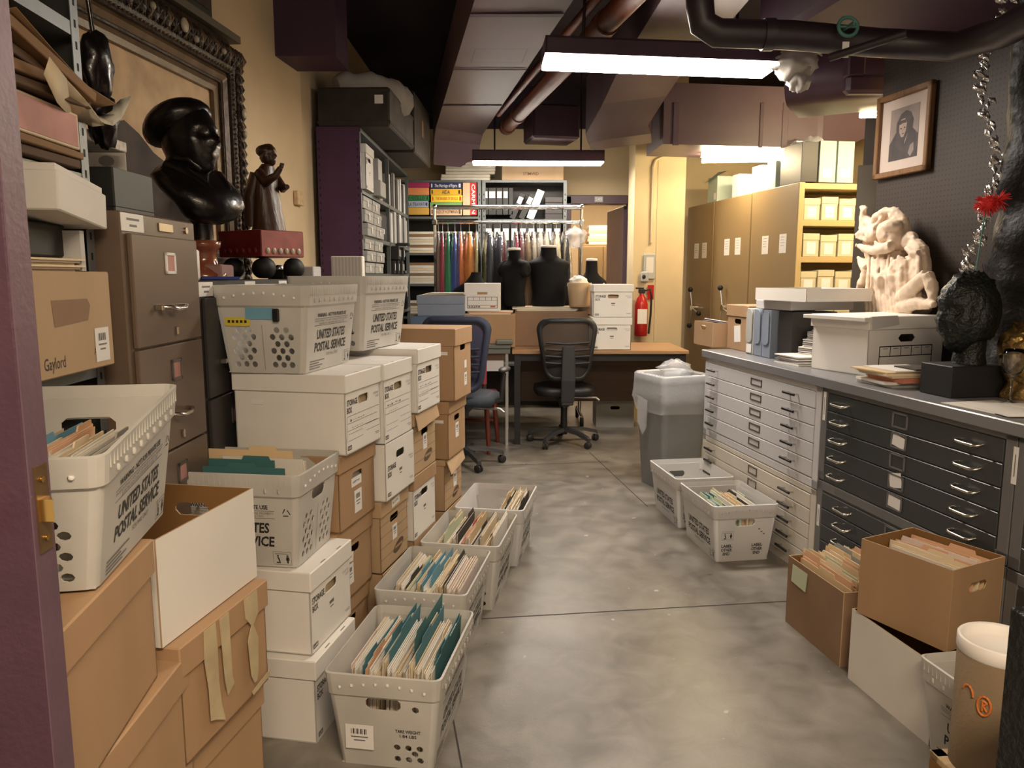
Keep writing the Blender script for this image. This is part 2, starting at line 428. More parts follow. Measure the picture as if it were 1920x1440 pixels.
def tag(o, label=None, cat=None, group=None, kind=None):
    if label: o['label'] = label
    if cat: o['category'] = cat
    if group: o['group'] = group
    if kind: o['kind'] = kind
    return o
def thing(name, label, cat, loc=(0, 0, 0), rz=0.0, group=None):
    o = bpy.data.objects.new(name, None); COL.objects.link(o); o.empty_display_size = .05
    o.location = loc; o.rotation_euler = (0, 0, rz)
    return tag(o, label, cat, group)
def struct(mb, name, **k): return mb.build(name, kind='structure', **k)
def copy_tree(o, loc, rz=None, label=None, group=None):
    c = o.copy(); COL.objects.link(c); c.location = loc
    if rz is not None: c.rotation_euler = (0, 0, rz)
    if label: c['label'] = label
    if group: c['group'] = group
    for ch in list(o.children):
        d = ch.copy(); COL.objects.link(d); d.parent = c
        for g in list(ch.children):
            e = g.copy(); COL.objects.link(e); e.parent = d
    return c
def circ(cx, cy, r, n=8): return [(cx + r * math.cos(2 * math.pi * i / n), cy + r * math.sin(2 * math.pi * i / n)) for i in range(n)]
def slot(x0, x1, y0, y1, c=.008):
    return [(x0 + c, y0), (x1 - c, y0), (x1, y0 + c), (x1, y1 - c), (x1 - c, y1), (x0 + c, y1), (x0, y1 - c), (x0, y0 + c)]
def rect(x0, x1, y0, y1): return [(x0, y0), (x1, y0), (x1, y1), (x0, y1)]

# frame of the plan-file bank: n across (towards the right wall), u along (away from the camera)
BA = R(9.1); BN = Vector((math.cos(BA), math.sin(BA), 0)); BU = Vector((-math.sin(BA), math.cos(BA), 0)); BP = Vector((1.365, 3.74, 0))
def bank(n, u, z=0.0): return BP + BN * n + BU * u + Vector((0, 0, z))
# ------------------------------------------------------------------ kinds of things that repeat
def postal_print(b, o, ux, uy, full=True, tilt=0.0):
    """the lettering of a long side, 0.41 m wide"""
    o, ux, uy = Vector(o), Vector(ux).normalized(), Vector(uy).normalized()
    T = lambda t, u, v, h, wd, m='ink', bold=.03, sh=0: b.text(t, o + ux * u + uy * v, ux, uy, h, m, w=wd, align='C', bold=bold, shear=sh)
    if full:
        T('WARNING - NOT FOR PRIVATE USE', 0, .188, .0125, .25)
        b.bar(o, ux, uy, -.145, .145, .1815, .1827, 'ink'); b.bar(o, ux, uy, -.145, .145, .158, .1592, 'ink')
        T('MAXIMUM PENALTY FOR THEFT OR MISUSE OF POSTAL PROPERTY', 0, .171, .007, .285, 'ink_grey', 0)
        T('$1,000 FINE AND 3 YEARS IMPRISONMENT (18 USC 1707)', 0, .1615, .007, .22, 'ink_grey', 0)
        T('UNITED STATES', 0, .112, .031, .245, sh=.12); T('POSTAL SERVICE', 0, .068, .031, .27, sh=.12)
        T('FOR MAIL ONLY', .02, .047, .011, .10, 'ink_grey', 0)
        for i in range(4): b.bar(o, ux, uy, -.165, -.165 + (.12, .075, .105, .085)[i], .034 - i * .0085, .038 - i * .0085, 'ink_grey')
    else:
        T('UNITED STATES', 0, .118, .033, .27, sh=.1); T('POSTAL SERVICE', 0, .070, .033, .29, sh=.1)
        T('FOR MAIL ONLY', 0, .045, .011, .12, 'ink_grey', 0)
    for k in range(3):                                               # recycling triangle
        a = R(90 + 120 * k); a2 = R(90 + 120 * (k + 1)); c0 = o + ux * .182 + uy * (.178 if full else .05)
        p, q = c0 + (ux * math.cos(a) + uy * math.sin(a)) * .015, c0 + (ux * math.cos(a2) + uy * math.sin(a2)) * .015
        p, q = p.lerp(q, .1), p.lerp(q, .75); s = (q - p).normalized().cross(ux.cross(uy)) * .003
        b.quad(p, q, q + s, p + s, 'ink')
    pictogram(b, o + ux * .128 + uy * .008, ux, uy)
def pictogram(b, o, ux, uy, s=1.0):
    B = lambda u0, u1, v0, v1, m='ink': b.bar(o, ux, uy, u0 * s, u1 * s, v0 * s, v1 * s, m)
    for q in ((0, .058, 0, .0012), (0, .058, .042, .0432), (0, .0012, 0, .043), (.057, .058, 0, .043)): B(*q, 'ink_grey')
    B(.006, .05, .035, .037, 'ink_grey')
    P = lambda pts: b.add([o + ux * (p[0] * s) + uy * (p[1] * s) for p in pts], [tuple(range(len(pts)))], 'ink')
    P([(.008, .005), (.022, .005), (.021, .008), (.012, .010)]); P([(.020, .005), (.023, .005), (.020, .020), (.016, .027), (.013, .025)]); P([(.013, .027), (.018, .027), (.018, .032), (.013, .032)])
    P([(.044, .005), (.048, .005), (.050, .022), (.042, .022)]); P([(.040, .015), (.052, .015), (.050, .026), (.042, .026)]); P([(.043, .027), (.049, .027), (.049, .032), (.043, .032)])

def tub(label, loc, rz, ends=('holes', 'holes'), full=True, skin='tub_white', rim='tub_white', group='white plastic postal tubs', rot=None, sag=None):
    """mail tub: long sides along local Y, 0.36 x 0.48 m at the rim and 0.30 m tall"""
    t = thing('postal_tub', label, 'tub', loc, rz, group)
    if rot: t.rotation_euler = rot
    b = MB()
    HX = lambda z: .138 + .027 * z / .25
    HY = lambda z: .203 + .022 * z / .25
    for sx in (1, -1):
        for k in (0, 1):
            g = [V(sx * (HX(.27 * j / 6) - k * .004), (-1 + i / 6) * (.188 + .021 * j / 6), .27 * j / 6) for j in range(7) for i in range(13)]
            fs = [(13 * j + i, 13 * j + i + 1, 13 * j + i + 14, 13 * j + i + 13) for j in range(6) for i in range(12)]
            b.add(g, fs if (sx > 0) == (k == 0) else [f[::-1] for f in fs], skin)
        sl = Vector((sx * .027, 0, .25)).normalized()
        postal_print(b, V(sx * (HX(0) + .0008), 0, 0), V(0, sx, 0), sl, full)
    for sy, kind in ((-1, ends[0]), (1, ends[1])):
        holes = [slot(-.052, .052, .186, .226, .012)]
        if kind == 'holes':
            for cx in (-.068, .068):
                for i in range(6):
                    for x in ((-.034, 0, .034) if i % 2 == 0 else (-.017, .017)): holes.append(circ(cx + x * (.9 + .02 * i), .030 + .0235 * i, .0108))
        if kind == 'tare':
            for (x, z) in ((.035, .068), (.069, .068), (.103, .068), (.088, .050), (.035, .030), (.069, .030), (.103, .030)): holes.append(circ(x, z, .0105))
            holes.append(circ(.095, .195, .011))
        b.plate([(-.123, 0), (.123, 0), (.149, .27), (-.149, .27)], holes, lambda u, v, k, sy=sy: V(u, sy * (HY(v) - k * .004), v), skin)
        ux = V(-sy, 0, 0); uy = Vector((0, sy * .022, .25)).normalized(); o = V(0, sy * (HY(0) + .0008), 0)
        if kind == 'tare':
            b.text('TARE WEIGHT', o + ux * .07 + uy * .118, ux, uy, .010, 'ink', w=.075, align='C', bold=.02); b.text('1.84 LBS', o + ux * .07 + uy * .103, ux, uy, .010, 'ink', w=.05, align='C', bold=.02)
        if kind == 'label':
            for cx in (-.088, .072):
                for i, s_ in enumerate(('LABEL', 'OTHER', 'END')): b.text(s_, o + ux * cx + uy * (.076 - .021 * i), ux, uy, .015, 'ink', w=(.056, .058, .036)[i], align='C', bold=.03)
            pictogram(b, o - ux * .118 + uy * .116, ux, uy, 1.05)
            for (u, v) in ((.072, .165), (.085, .150), (.098, .139)): b.bar(o, ux, uy, u, u + .010, v, v + .006, 'ink_grey')
        if kind in ('holes', 'plain'):
            b.bar(o, ux, uy, -.0012, .0012, .012, .165, 'tub_grime')
    for sx in (1, -1):                                               # soft corners between the sides
        for sy in (1, -1):
            ps = []
            for v in (0, .27):
                k = 1 if v == 0 else 0
                ps += [V(sx * HX(v), sy * (.188 if v == 0 else .209), v), V(sx * (HX(v) - .004), sy * (HY(v) - .004), v), V(sx * (.123 if v == 0 else .149), sy * HY(v), v)]
            b.add(ps, [(0, 1, 4, 3), (1, 2, 5, 4)], skin, True)
    b.box(-.136, .136, -.201, .201, 0, .004, skin)
    b.build('tub_body', t)
    r = MB()
    r.loft([rrect(.1625, .2225, .222, .02), rrect(.1690, .2290, .230, .022), rrect(.1745, .2345, .295, .024), rrect(.1685, .2285, .297, .02), rrect(.1600, .2200, .231, .018)], rim, smooth=False, closed=True)
    for sx in (1, -1):
        for i in range(9): r.ball((sx * .172, -.168 + .042 * i, .247), .004, .0045, .009, rim, 6, 4)
        for i in range(25): r.box(sx * .172 - .0022, sx * .172 + .0022, -.205 + .0171 * i - .0012, -.205 + .0171 * i + .0012, .262, .295, rim)
    for sy in (1, -1):
        for i in range(8): r.ball((-.125 + .0357 * i, sy * .2325, .255 + .016 * math.sin(math.pi * i / 7)), .0055, .004, .0055, 'sticker' if skin != 'tub_clean' else rim, 6, 4)
    r.build('rim', t)
    if sag:                                                          # a worn tub whose near end has slumped
        for ch in t.children:
            for v in ch.data.vertices: v.co.z *= sag[0] + sag[1] * (v.co.y + .23) / .46
    return t

_FOLD = {}
def folder_mesh(kind, v):
    """a folder, or a bundle of sheets when v is 2; returns its mesh and thickness"""
    if (kind, v) in _FOLD: return _FOLD[kind, v]
    rnd = random.Random(hash_of(kind) + v)
    l = .29; h = (.215, .225, .232, .228)[v % 4]; th = (.0016, .0032, .0030, .0022)[v % 4]
    b = MB(); bow = lambda q: .006 * (q / .23) ** 2
    t0 = (.02, .10, .19, .06)[v % 4]; t1 = t0 + .085
    out = [(0, 0), (l, 0), (l, h), (t1 + .006, h), (t1, h + .013), (t0, h + .013), (t0 - .006, h), (0, h)]
    if kind in ('paper', 'paper_warm', 'pale_pink'): out = [(0, 0), (l * .97, 0), (l * .97, h + .004), (.01, h)]
    b.plate(out, [], lambda u, q, k: V(k * th + bow(q), u, q), kind)
    T = th
    if v == 2:                                                       # more sheets behind the first one
        for i in range(5):
            hh, l0, l1 = h - .012 * rnd.random(), .012 * rnd.random(), l - .02 * rnd.random(); x = T + .0003
            b.plate([(l0, .002), (l1, .002), (l1, hh), (l0, hh - .004 * rnd.random())], [], lambda u, q, k, x=x: V(x + k * .0013 + bow(q), u, q), ('paper', kind, 'paper_warm')[i % 3]); T = x + .0013
    o = b.build('folder'); me = o.data; bpy.data.objects.remove(o)
    _FOLD[kind, v] = (me, T)
    return _FOLD[kind, v]
def hash_of(s): return sum(ord(c) * (i + 3) for i, c in enumerate(s)) % 997
COLOUR_WORDS = dict(manila='manila', manila_pale='pale manila', peach='peach', teal='teal', teal_dark='dark teal', sky_blue='sky blue', paper='white paper', paper_warm='cream paper', pale_pink='pale pink', dark_folder='black', grey_folder='grey', salmon='salmon pink', lime_paper='pale green')
def fill(owner, where, items, y0=-.175, z=.006, group=None, seed=1, scale=1.0, dense=None, span=None, lean=None):
    """folders standing one behind the other across a tub or carton; items = (x, colour, variant, lean, dy, dz)"""
    M = Matrix.LocRotScale(owner.location, owner.rotation_euler, (1, 1, 1))
    rnd = random.Random(seed)
    if dense:                                                        # loose papers between the folders
        more = [items[0]]
        for p, q in zip(items[:-1], items[1:]):
            more.append((0, dense[rnd.randrange(len(dense))], rnd.choice((1, 2, 2)), 0, rnd.uniform(0, .03), min(p[5], q[5]) - rnd.uniform(.002, .02))); more.append(q)
        items = more
    x0, x1 = span or (items[0][0], items[-1][0] + .006)
    if lean is None: lean = sum(i[3] for i in items if i[3]) / max(1, len([i for i in items if i[3]])) * .8
    total = sum(folder_mesh(i[1], i[2])[1] for i in items)
    sq = min(1.0, (x1 - x0 - .0006 * len(items)) / total); gap = (x1 - x0 - total * sq) / max(1, len(items) - 1); x = x0
    for _, kind, v, _l, dy, dz in items:
        me, th = folder_mesh(kind, v)
        bundle = kind in ('paper', 'paper_warm', 'pale_pink')
        o = bpy.data.objects.new('paper_bundle' if bundle else 'file_folder', me); COL.objects.link(o)
        o.matrix_world = M @ Matrix.Translation((x, y0 + dy, z + max(dz, 0))) @ Matrix.Rotation(R(lean), 4, 'Y') @ Matrix.Diagonal((sq, scale, scale + min(dz, 0) * 2, 1))
        tag(o, '%s %s standing in %s' % (COLOUR_WORDS[kind], 'bundle' if bundle else 'file folder', where), 'paper' if bundle else 'folder', group or 'papers standing in ' + where)
        x += th * sq + gap

def box_print(b, x, w, h, style, rnd):
    """printing on the front of a records box; the front is the plane at local x"""
    o, ux, uy = V(x + .0007, 0, 0), V(0, 1, 0), V(0, 0, 1)
    L = lambda u0, u1, v0, v1, m='ink': b.bar(o, ux, uy, u0, u1, v0, v1, m)
    if style in ('form', 'plain'):
        b.text('STORAGE', o + ux * (-w / 2 + .020) + uy * (h - .108), ux, uy, .0195, 'ink', w=.086, bold=.028)
        b.text('BOX', o + ux * (-w / 2 + .020) + uy * (h - .134), ux, uy, .0195, 'ink', w=.040, bold=.028)
        b.text('STOCK NO.', o + ux * (w / 2 - .018) + uy * (h - .100), ux, uy, .008, 'ink_grey', w=.05, align='R')
        b.text('S-6257', o + ux * (w / 2 - .018) + uy * (h - .112), ux, uy, .008, 'ink_grey', w=.032, align='R')
        L(-w / 2 + .018, -w / 2 + .050, .014, .029); b.text('ULINE', o + V(.0004, 0, 0) + ux * (-w / 2 + .021) + uy * .0175, ux, uy, .0085, 'white_box', w=.026, bold=.02)
        L(w / 2 - .06, w / 2 - .02, .032, .034, 'ink_grey'); L(w / 2 - .05, w / 2 - .02, .026, .028, 'ink_grey')
        if style == 'form':
            a, c = -w / 2 + .018, w / 2 - .018
            for v in (h - .145, h - .170, h - .195): L(a, c if v > h - .17 else c - .02, v, v + .0012)
            L(a, a + .0012, .040, h - .145)
            for v in (.068, .045): L(a + .01, -.01, v, v + .0012); L(.02, c, v + .01, v + .0112)
            for i in range(7): L(a + .025 + i * .021, a + .025 + i * .021 + .013, h - .163 + rnd.uniform(-.003, .003), h - .1605 + rnd.uniform(-.002, .004), 'ink_grey')
            for i in range(5): L(a + .04 + i * .02, a + .05 + i * .02, h - .188, h - .186, 'ink_grey')
        else:
            L(-.016, .016, h * .40, h * .40 + .011, 'ink_grey'); L(-.012, .012, h * .40 - .012, h * .40 - .008, 'ink_grey')
    if style == 'bands':
        for i in range(4): L(-w / 2, w / 2, .05 + i * .045, .0515 + i * .045, 'ink_brown')
        p = [o + V(.0003, 0, 0) + ux * (.04 + .055 * math.cos(a)) + uy * (.055 + .022 * math.sin(a) + .010 * math.cos(a)) for a in [2 * math.pi * i / 20 for i in range(20)]]
        b.add(p, [tuple(range(20))], 'ink_brown')
        b.bar(o + V(.0006, 0, 0), ux, uy, .0, .08, .050, .060, 'kraft')

def sticker(parent, x, u, v, wd, ht, bars=True, rotd=0.0, name='label_sticker', face='X', skin='sticker'):
    """paper label on the front (+X), or on the near end (-Y) when face is 'Y'"""
    b = MB(); b.box(0, .0008, -wd / 2, wd / 2, -ht / 2, ht / 2, skin)
    o, ux, uy = V(.0012, 0, 0), V(0, 1, 0), V(0, 0, 1)
    if bars == 'hand':
        rnd = random.Random(int(1000 * (u + v + wd)))
        for i in range(6): b.bar(o, ux, uy, -wd * .38 + i * wd * .12, -wd * .38 + i * wd * .12 + wd * .08, rnd.uniform(-.1, 0) * ht, rnd.uniform(.05, .2) * ht, 'ink_grey')
    elif bars:
        n = 9
        for i in range(n): b.bar(o, ux, uy, -wd * .3 + i * wd * .6 / n, -wd * .3 + i * wd * .6 / n + wd * (.02, .045)[i % 2], ht * .12, ht * .34, 'ink')
        b.bar(o, ux, uy, -wd * .3, wd * .3, -.02 * ht, .03 * ht, 'ink_grey'); b.bar(o, ux, uy, -wd * .2, wd * .2, -.16 * ht, -.11 * ht, 'ink_grey')
    s = b.build(name, parent)
    if face == 'X': s.location = (x, u, v); s.rotation_euler = (R(rotd), 0, 0)
    else: s.location = (u, x, v); s.rotation_euler = (0, 0, R(-90))
    return s

def sbox(name, label, corner, yaw, w, d, h, z0, skin='white_box', lid='white_box', style='form', hole=True, holeskin='black', stick=(), group=None, lidh=.062, slots=True, centre=None, rz=None, frac=0):
    """records box with a lift-off lid; local +X is the printed front, local Y runs along the row"""
    rz = -R(yaw) if rz is None else rz
    rot = Matrix.Rotation(rz, 3, 'Z')
    loc = Vector((corner[0], corner[1], 0)) - rot @ V(d / 2, -w / 2, 0) if centre is None else Vector(centre)
    loc.z = z0
    t = thing(name, label, 'box', loc, rz, group)
    g = .007 if lid else 0
    hx, hy, hz = d / 2 - g, w / 2 - g, (h - .004 if lid else h)
    b = MB(); hv = h - (.100 if lid else .062); hole_l = [slot(-.045, .045, hv - .014, hv + .016, .008)] if hole else []
    for sx in (1, -1):
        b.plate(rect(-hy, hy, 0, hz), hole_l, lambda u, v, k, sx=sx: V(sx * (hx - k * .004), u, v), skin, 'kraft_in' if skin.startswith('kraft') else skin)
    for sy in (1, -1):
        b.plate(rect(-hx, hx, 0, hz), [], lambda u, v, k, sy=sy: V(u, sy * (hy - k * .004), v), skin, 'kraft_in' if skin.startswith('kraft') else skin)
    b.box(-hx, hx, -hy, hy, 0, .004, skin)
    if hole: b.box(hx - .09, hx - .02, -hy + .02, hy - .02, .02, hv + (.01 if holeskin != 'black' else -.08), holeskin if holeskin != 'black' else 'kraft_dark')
    rnd = random.Random(hash_of(label))
    if style: box_print(b, hx, w, h, style, rnd)
    b.build('box_body', t)
    if lid:
        l = MB(); l.box(-d / 2, d / 2, -w / 2, w / 2, h - lidh, h, lid, .003)
        if slots:
            for u in (-.068, .052): l.bar(V(d / 2 - .010, u, h + .0006), V(0, 1, 0), V(1, 0, 0), 0, .034, 0, .004, 'ink_grey')
        l.build('lid', t)
    for s_ in stick:
        on_lid = s_[1] > h - lidh and lid
        sticker(t, (d / 2 if on_lid else hx) + .0005, *s_[:4], bars=s_[4] if len(s_) > 4 else True, rotd=s_[5] if len(s_) > 5 else 0)
    return t

def carton(name, label, loc, rz, wx, wy, h, skin='kraft', inner='kraft_in', holes=(), group=None, closed=False, cat='box'):
    """open-topped carton centred at loc; holes = letters of the sides with a hand hole (e, w, n, s)"""
    t = thing(name, label, cat, loc, rz, group); b = MB(); th = .004
    hx, hy = wx / 2, wy / 2; hl = lambda c: [slot(-.045, .045, h * .66, h * .66 + .032, .012)] if c in holes else []
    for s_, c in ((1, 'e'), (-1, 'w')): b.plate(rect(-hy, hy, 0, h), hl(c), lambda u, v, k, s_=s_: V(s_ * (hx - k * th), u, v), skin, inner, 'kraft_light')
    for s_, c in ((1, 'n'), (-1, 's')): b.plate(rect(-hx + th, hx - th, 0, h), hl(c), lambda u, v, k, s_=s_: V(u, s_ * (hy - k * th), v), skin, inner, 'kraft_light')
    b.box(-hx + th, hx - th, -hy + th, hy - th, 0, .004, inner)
    if closed: b.box(-hx, hx, -hy, hy, h - .004, h, skin)
    b.build('carton_body', t)
    return t
# ------------------------------------------------------------------ the room
b = MB(); b.quad((-2.6, -.6, 0), (4.2, -.6, 0), (4.2, 12.2, 0), (-2.6, 12.2, 0), 'concrete')
def joint(p, q, wd=.0035):
    p, q = Vector(p), Vector(q); d = (q - p).normalized(); s = Vector((-d.y, d.x, 0)) * wd
    for v in (p, q): v.z = .0008
    b.quad(p - s, q - s, q + s, p + s, 'joint')
joint(atz(700, 1172, 0), atz(1500, 1126, 0)); joint(atz(866, 1440, 0), atz(846, 1330, 0), .003); joint(atz(1105, 848, 0), atz(1214, 950, 0), .003); joint(atz(870, 875, 0), atz(1140, 866, 0), .003)
struct(b, 'floor')
b = MB(); b.box(-2.6, 4.2, -.6, 12.2, 3.42, 3.5, 'dark_ceiling'); struct(b, 'ceiling')
# long left wall, turned six degrees from the camera axis
LW = lambda Y: -1.93 + .1035 * Y
b = MB(); pl = [(LW(-.6), -.6), (LW(5.25), 5.25), (-1.395, 5.25), (-1.395, 9.4)]
for (xa, ya), (xb, yb) in zip(pl[:-1], pl[1:]): b.quad((xa, ya, 0), (xb, yb, 0), (xb, yb, 3.42), (xa, ya, 3.42), 'beige_wall')
struct(b, 'wall_left')
# right wall behind the plan files (pegboard) and its continuation
b = MB(); M0 = Matrix.LocRotScale(BP, Matrix.Rotation(BA, 3, 'Z').to_quaternion(), (1, 1, 1)); 
b.box(.80, .84, -2.6, .56, .55, 2.92, 'pegboard'); b.box(.80, .86, .56, .585, .0, 2.92, 'pegboard')
struct(b, 'wall_right', loc=BP, rz=BA)
b = MB(); b.box(.87, .97, -4.2, .585, 0, 3.42, 'beige_wall'); b.box(3.0, 3.1, .585, 8.2, 0, 3.42, 'ochre_wall'); b.box(.97, 3.1, .50, .6, 0, 3.42, 'ochre_wall'); struct(b, 'wall_right_structure', loc=BP, rz=BA)
# back wall with the doorway
DL, DR_, BWY = at(1068, 380, 8.45), at(1180, 380, 8.55), 8.5
b = MB()
xl, xr, ztop = DL.x, DR_.x, DL.z
b.box(-1.6, xl, BWY, BWY + .15, 0, 2.98, 'ochre_wall'); b.box(xr, 4.2, BWY, BWY + .15, 0, 2.98, 'ochre_wall'); b.box(xl, xr, BWY, BWY + .15, ztop, 2.98, 'ochre_wall'); b.box(-1.6, 4.2, BWY, BWY + .15, 2.98, 3.42, 'dark_ceiling'); struct(b, 'wall_back')
b = MB()
for x0, x1 in ((xl - .07, xl + .02), (xr - .02, xr + .09)): b.box(x0, x1, BWY - .04, BWY + .16, 0, ztop + .07, 'duct_lilac', .004)
b.box(xl - .07, xr + .09, BWY - .04, BWY + .16, ztop - .01, ztop + .08, 'duct_lilac', .004)
b.box((xl + xr) / 2 - .06, (xl + xr) / 2 + .03, BWY - .044, BWY - .041, ztop + .008, ztop + .066, 'panel_grey')
b.text('549', V((xl + xr) / 2 - .05, BWY - .046, ztop + .018), V(1, 0, 0), V(0, 0, 1), .038, 'sticker', w=.07, bold=.01)
struct(b, 'door_2_frame')
# room beyond the doorway
b = MB(); b.box(-.6, 3.6, 11.9, 12.0, 0, 3.42, 'beige_wall'); b.box(-.7, -.6, 8.65, 12, 0, 3.42, 'beige_wall'); b.box(3.5, 3.6, 8.65, 12, 0, 3.42, 'beige_wall'); struct(b, 'wall_beyond')
# the half-open leaf of that door
b = MB(); b.box(-.80, 0, -.02, .02, .01, ztop - .02, 'duct_lilac', .003); b.box(-.80, -.77, -.023, .023, .95, 1.1, 'steel')
d2 = b.build('door_2', kind='structure', loc=(xr - .03, BWY + .12, 0), rz=R(-84))
# column of the back wall
cl, cr = at(1232, 400, 7.5), at(1284, 400, 7.5)
b = MB(); b.box(cl.x, cr.x, 7.5, 7.9, 0, 3.42, 'ochre_wall'); struct(b, 'column')
# near doorway: purple door seen edge-on with its latch
t = thing('door_1', 'purple entrance door standing open beside the camera', 'door', (-.588, .905, 0), R(2)); t['kind'] = 'structure'
b = MB(); b.box(-.86, -.0005, -.0003, .045, .01, 2.2, 'door_purple', .002); b.box(-.0005, .0015, .001, .044, .012, 2.198, 'door_lilac'); b.build('door_leaf', t)
b = MB(); b.box(0.0016, .0036, .009, .036, 1.078, 1.188, 'brass_dull'); b.tube([(.004, .022, 1.170), (.006, .022, 1.170)], .004, 'brass', 8); b.tube([(.004, .022, 1.095), (.006, .022, 1.095)], .004, 'brass', 8)
b.build('latch_plate', t)
b = MB(); b.add([(.003, .014, 1.118), (.020, .014, 1.118), (.003, .032, 1.118), (.008, .032, 1.118), (.003, .014, 1.146), (.020, .014, 1.146), (.003, .032, 1.146), (.008, .032, 1.146)],
                  [(0, 2, 3, 1), (4, 5, 7, 6), (0, 1, 5, 4), (1, 3, 7, 5), (3, 2, 6, 7)], 'brass'); b.build('latch_bolt', t)
b = MB(); b.M = Matrix.Translation((-.075, 0, 1.118)) @ Matrix.Rotation(R(90), 4, 'X'); b.lathe([(.030, 0), (.030, .006), (.012, .010), (.011, .03), (.024, .042), (.028, .056), (.020, .068), (.004, .071)], 'brass_dull'); b.build('door_knob', t)
# beam dropping from the ceiling on the left wall
p0, p1 = at(545, 105, 4.85), at(630, 105, 4.85)
b = MB(); b.box(p0.x - .1, p1.x, 4.85, 5.2, p0.z, 3.42, 'purple_paint'); struct(b, 'beam')
p = at(597, 372, 5.1); b = MB(); b.box(0, .03, -.05, .05, -.045, .045, 'wood_raw', .003); b.build('wood_block', loc=(LW(5.1) + .002, 5.1, p.z), rz=-R(5.9), label='small square wood block on the wall by the purple shelving end', cat='block')

# ------------------------------------------------------------------ ceiling services
def lightbox(label, c, L, W, H, glow, rz=0.0, hang=True, group='suspended fluorescent light fixtures'):
    t = thing('fluorescent_fixture', label, 'light fixture', c, rz, group); b = MB()
    b.box(-L / 2, L / 2, -W / 2, -W / 2 + .012, 0, H, 'duct_dark'); b.box(-L / 2, L / 2, W / 2 - .012, W / 2, 0, H, 'duct_dark')
    b.box(-L / 2, -L / 2 + .012, -W / 2, W / 2, 0, H, 'duct_dark'); b.box(L / 2 - .012, L / 2, -W / 2, W / 2, 0, H, 'duct_dark'); b.box(-L / 2, L / 2, -W / 2, W / 2, H - .01, H, 'duct_dark'); b.build('housing', t)
    d = MB(); d.box(-L / 2 + .004, L / 2 - .004, -W / 2 + .004, W / 2 - .004, -.016, -.001, glow, .006); d.build('diffuser', t)
    if hang:
        for x in (-L * .33, L * .33):
            h = MB(); h.tube([(x, 0, H), (x, 0, 3.42 - c[2])], .009, 'pipe_black', 6); h.build('hanger_rod', t)
    return t
lightbox('large lit fluorescent fixture hanging over the aisle', (.79, 4.33, 2.549), 1.25, .30, .085, 'glow_aisle', R(2)).rotation_euler = (0, R(1.5), R(2))
lightbox('small lit fluorescent fixture hanging over the desk', (.245, 7.5, 2.490), 1.24, .22, .10, 'glow_desk', R(1.5))
lightbox('fluorescent fixture by the entrance above the stacked boxes', (.45, -.22, 2.60), 1.25, .30, .13, 'glow_entrance', R(2))
lightbox('lit fluorescent fixture in the room beyond the door', (1.2, 10.2, 2.75), 1.25, .30, .13, 'glow_back')
# strip light with bare tubes over the rolling shelves
sl = at(1305, 302, 6.9); sr = at(1530, 297, 6.5)
def strip(label, c, hl, rz):
    t = thing('strip_light', label, 'light fixture', c, rz, 'suspended fluorescent light fixtures')
    b = MB(); b.add([(-hl, -.02, .05), (hl, -.02, .05), (hl, .02, .05), (-hl, .02, .05), (-hl, -.035, .012), (hl, -.035, .012), (hl, .035, .012), (-hl, .035, .012)], [(0, 1, 2, 3), (0, 4, 5, 1), (2, 6, 7, 3), (1, 5, 6, 2), (3, 7, 4, 0)], 'white_board'); b.build('reflector', t)
    for y in (-.05, .05):
        b = MB(); b.tube([(-hl + .02, y, -.012), (hl - .02, y, -.012)], .019, 'glow_shelves', 10); b.build('lamp_tube', t)
    for x in (-.3, .3):
        b = MB(); b.tube([(x, 0, .05), (x, 0, 3.42 - c[2])], .006, 'pipe_black', 6); b.build('hanger_rod', t)
strip('bare tube strip light above the tan rolling shelves', ((sl.x + sr.x) / 2, 6.7, sl.z), (sr.x - sl.x) / 2, R(-6))
strip('bare tube strip light behind the pegboard edge, before the cream boxes', (2.80, 5.35, 2.52), .45, R(-4))
# flat trunk duct along the aisle
a0, a1 = at(890, 0, 3.55), at(1075, 0, 3.55); zt = 2.80
q = [atz(890, 0, zt), atz(1075, 0, zt), atz(905, 252, zt), atz(817, 240, zt)]
dirl = (q[3] - q[0]).normalized(); q0 = q[0] - dirl * 2.2; q1 = q[1] - (q[2] - q[1]).normalized() * 2.2
t = thing('flat_air_duct', 'long flat lilac ceiling duct running to the back wall', 'duct', (0, 0, 0))
b = MB()
lo = [q0, q1, q[2], q[3]]; up = [p + V(0, 0, .34) for p in lo]
b.add(lo + up, [(0, 1, 2, 3), (4, 7, 6, 5), (1, 2, 6, 5), (0, 4, 7, 3), (0, 1, 5, 4)], 'duct_lilac')
e0, e1 = q[3] + dirl * .45 + V(0, 0, -.27), q[2] + dirl * .45 + V(0, 0, -.27)
m0, m1 = q[3] + dirl * .25 + V(0, 0, -.06), q[2] + dirl * .25 + V(0, 0, -.06)
b.add([q[3], q[2], m1, m0, e1, e0], [(0, 1, 2, 3), (3, 2, 4, 5)], 'duct_lilac'); f0, f1 = e0 + V(0, 0, .61), e1 + V(0, 0, .61)
b.add([q[2], m1, e1, f1, up[2]], [(0, 1, 2, 3, 4)], 'duct_lilac'); b.add([q[3], m0, e0, f0, up[3]], [(0, 1, 2, 3, 4)], 'duct_lilac'); b.add([e0, e1, f1, f0], [(0, 1, 2, 3)], 'duct_dark')
b.build('duct_body', t)
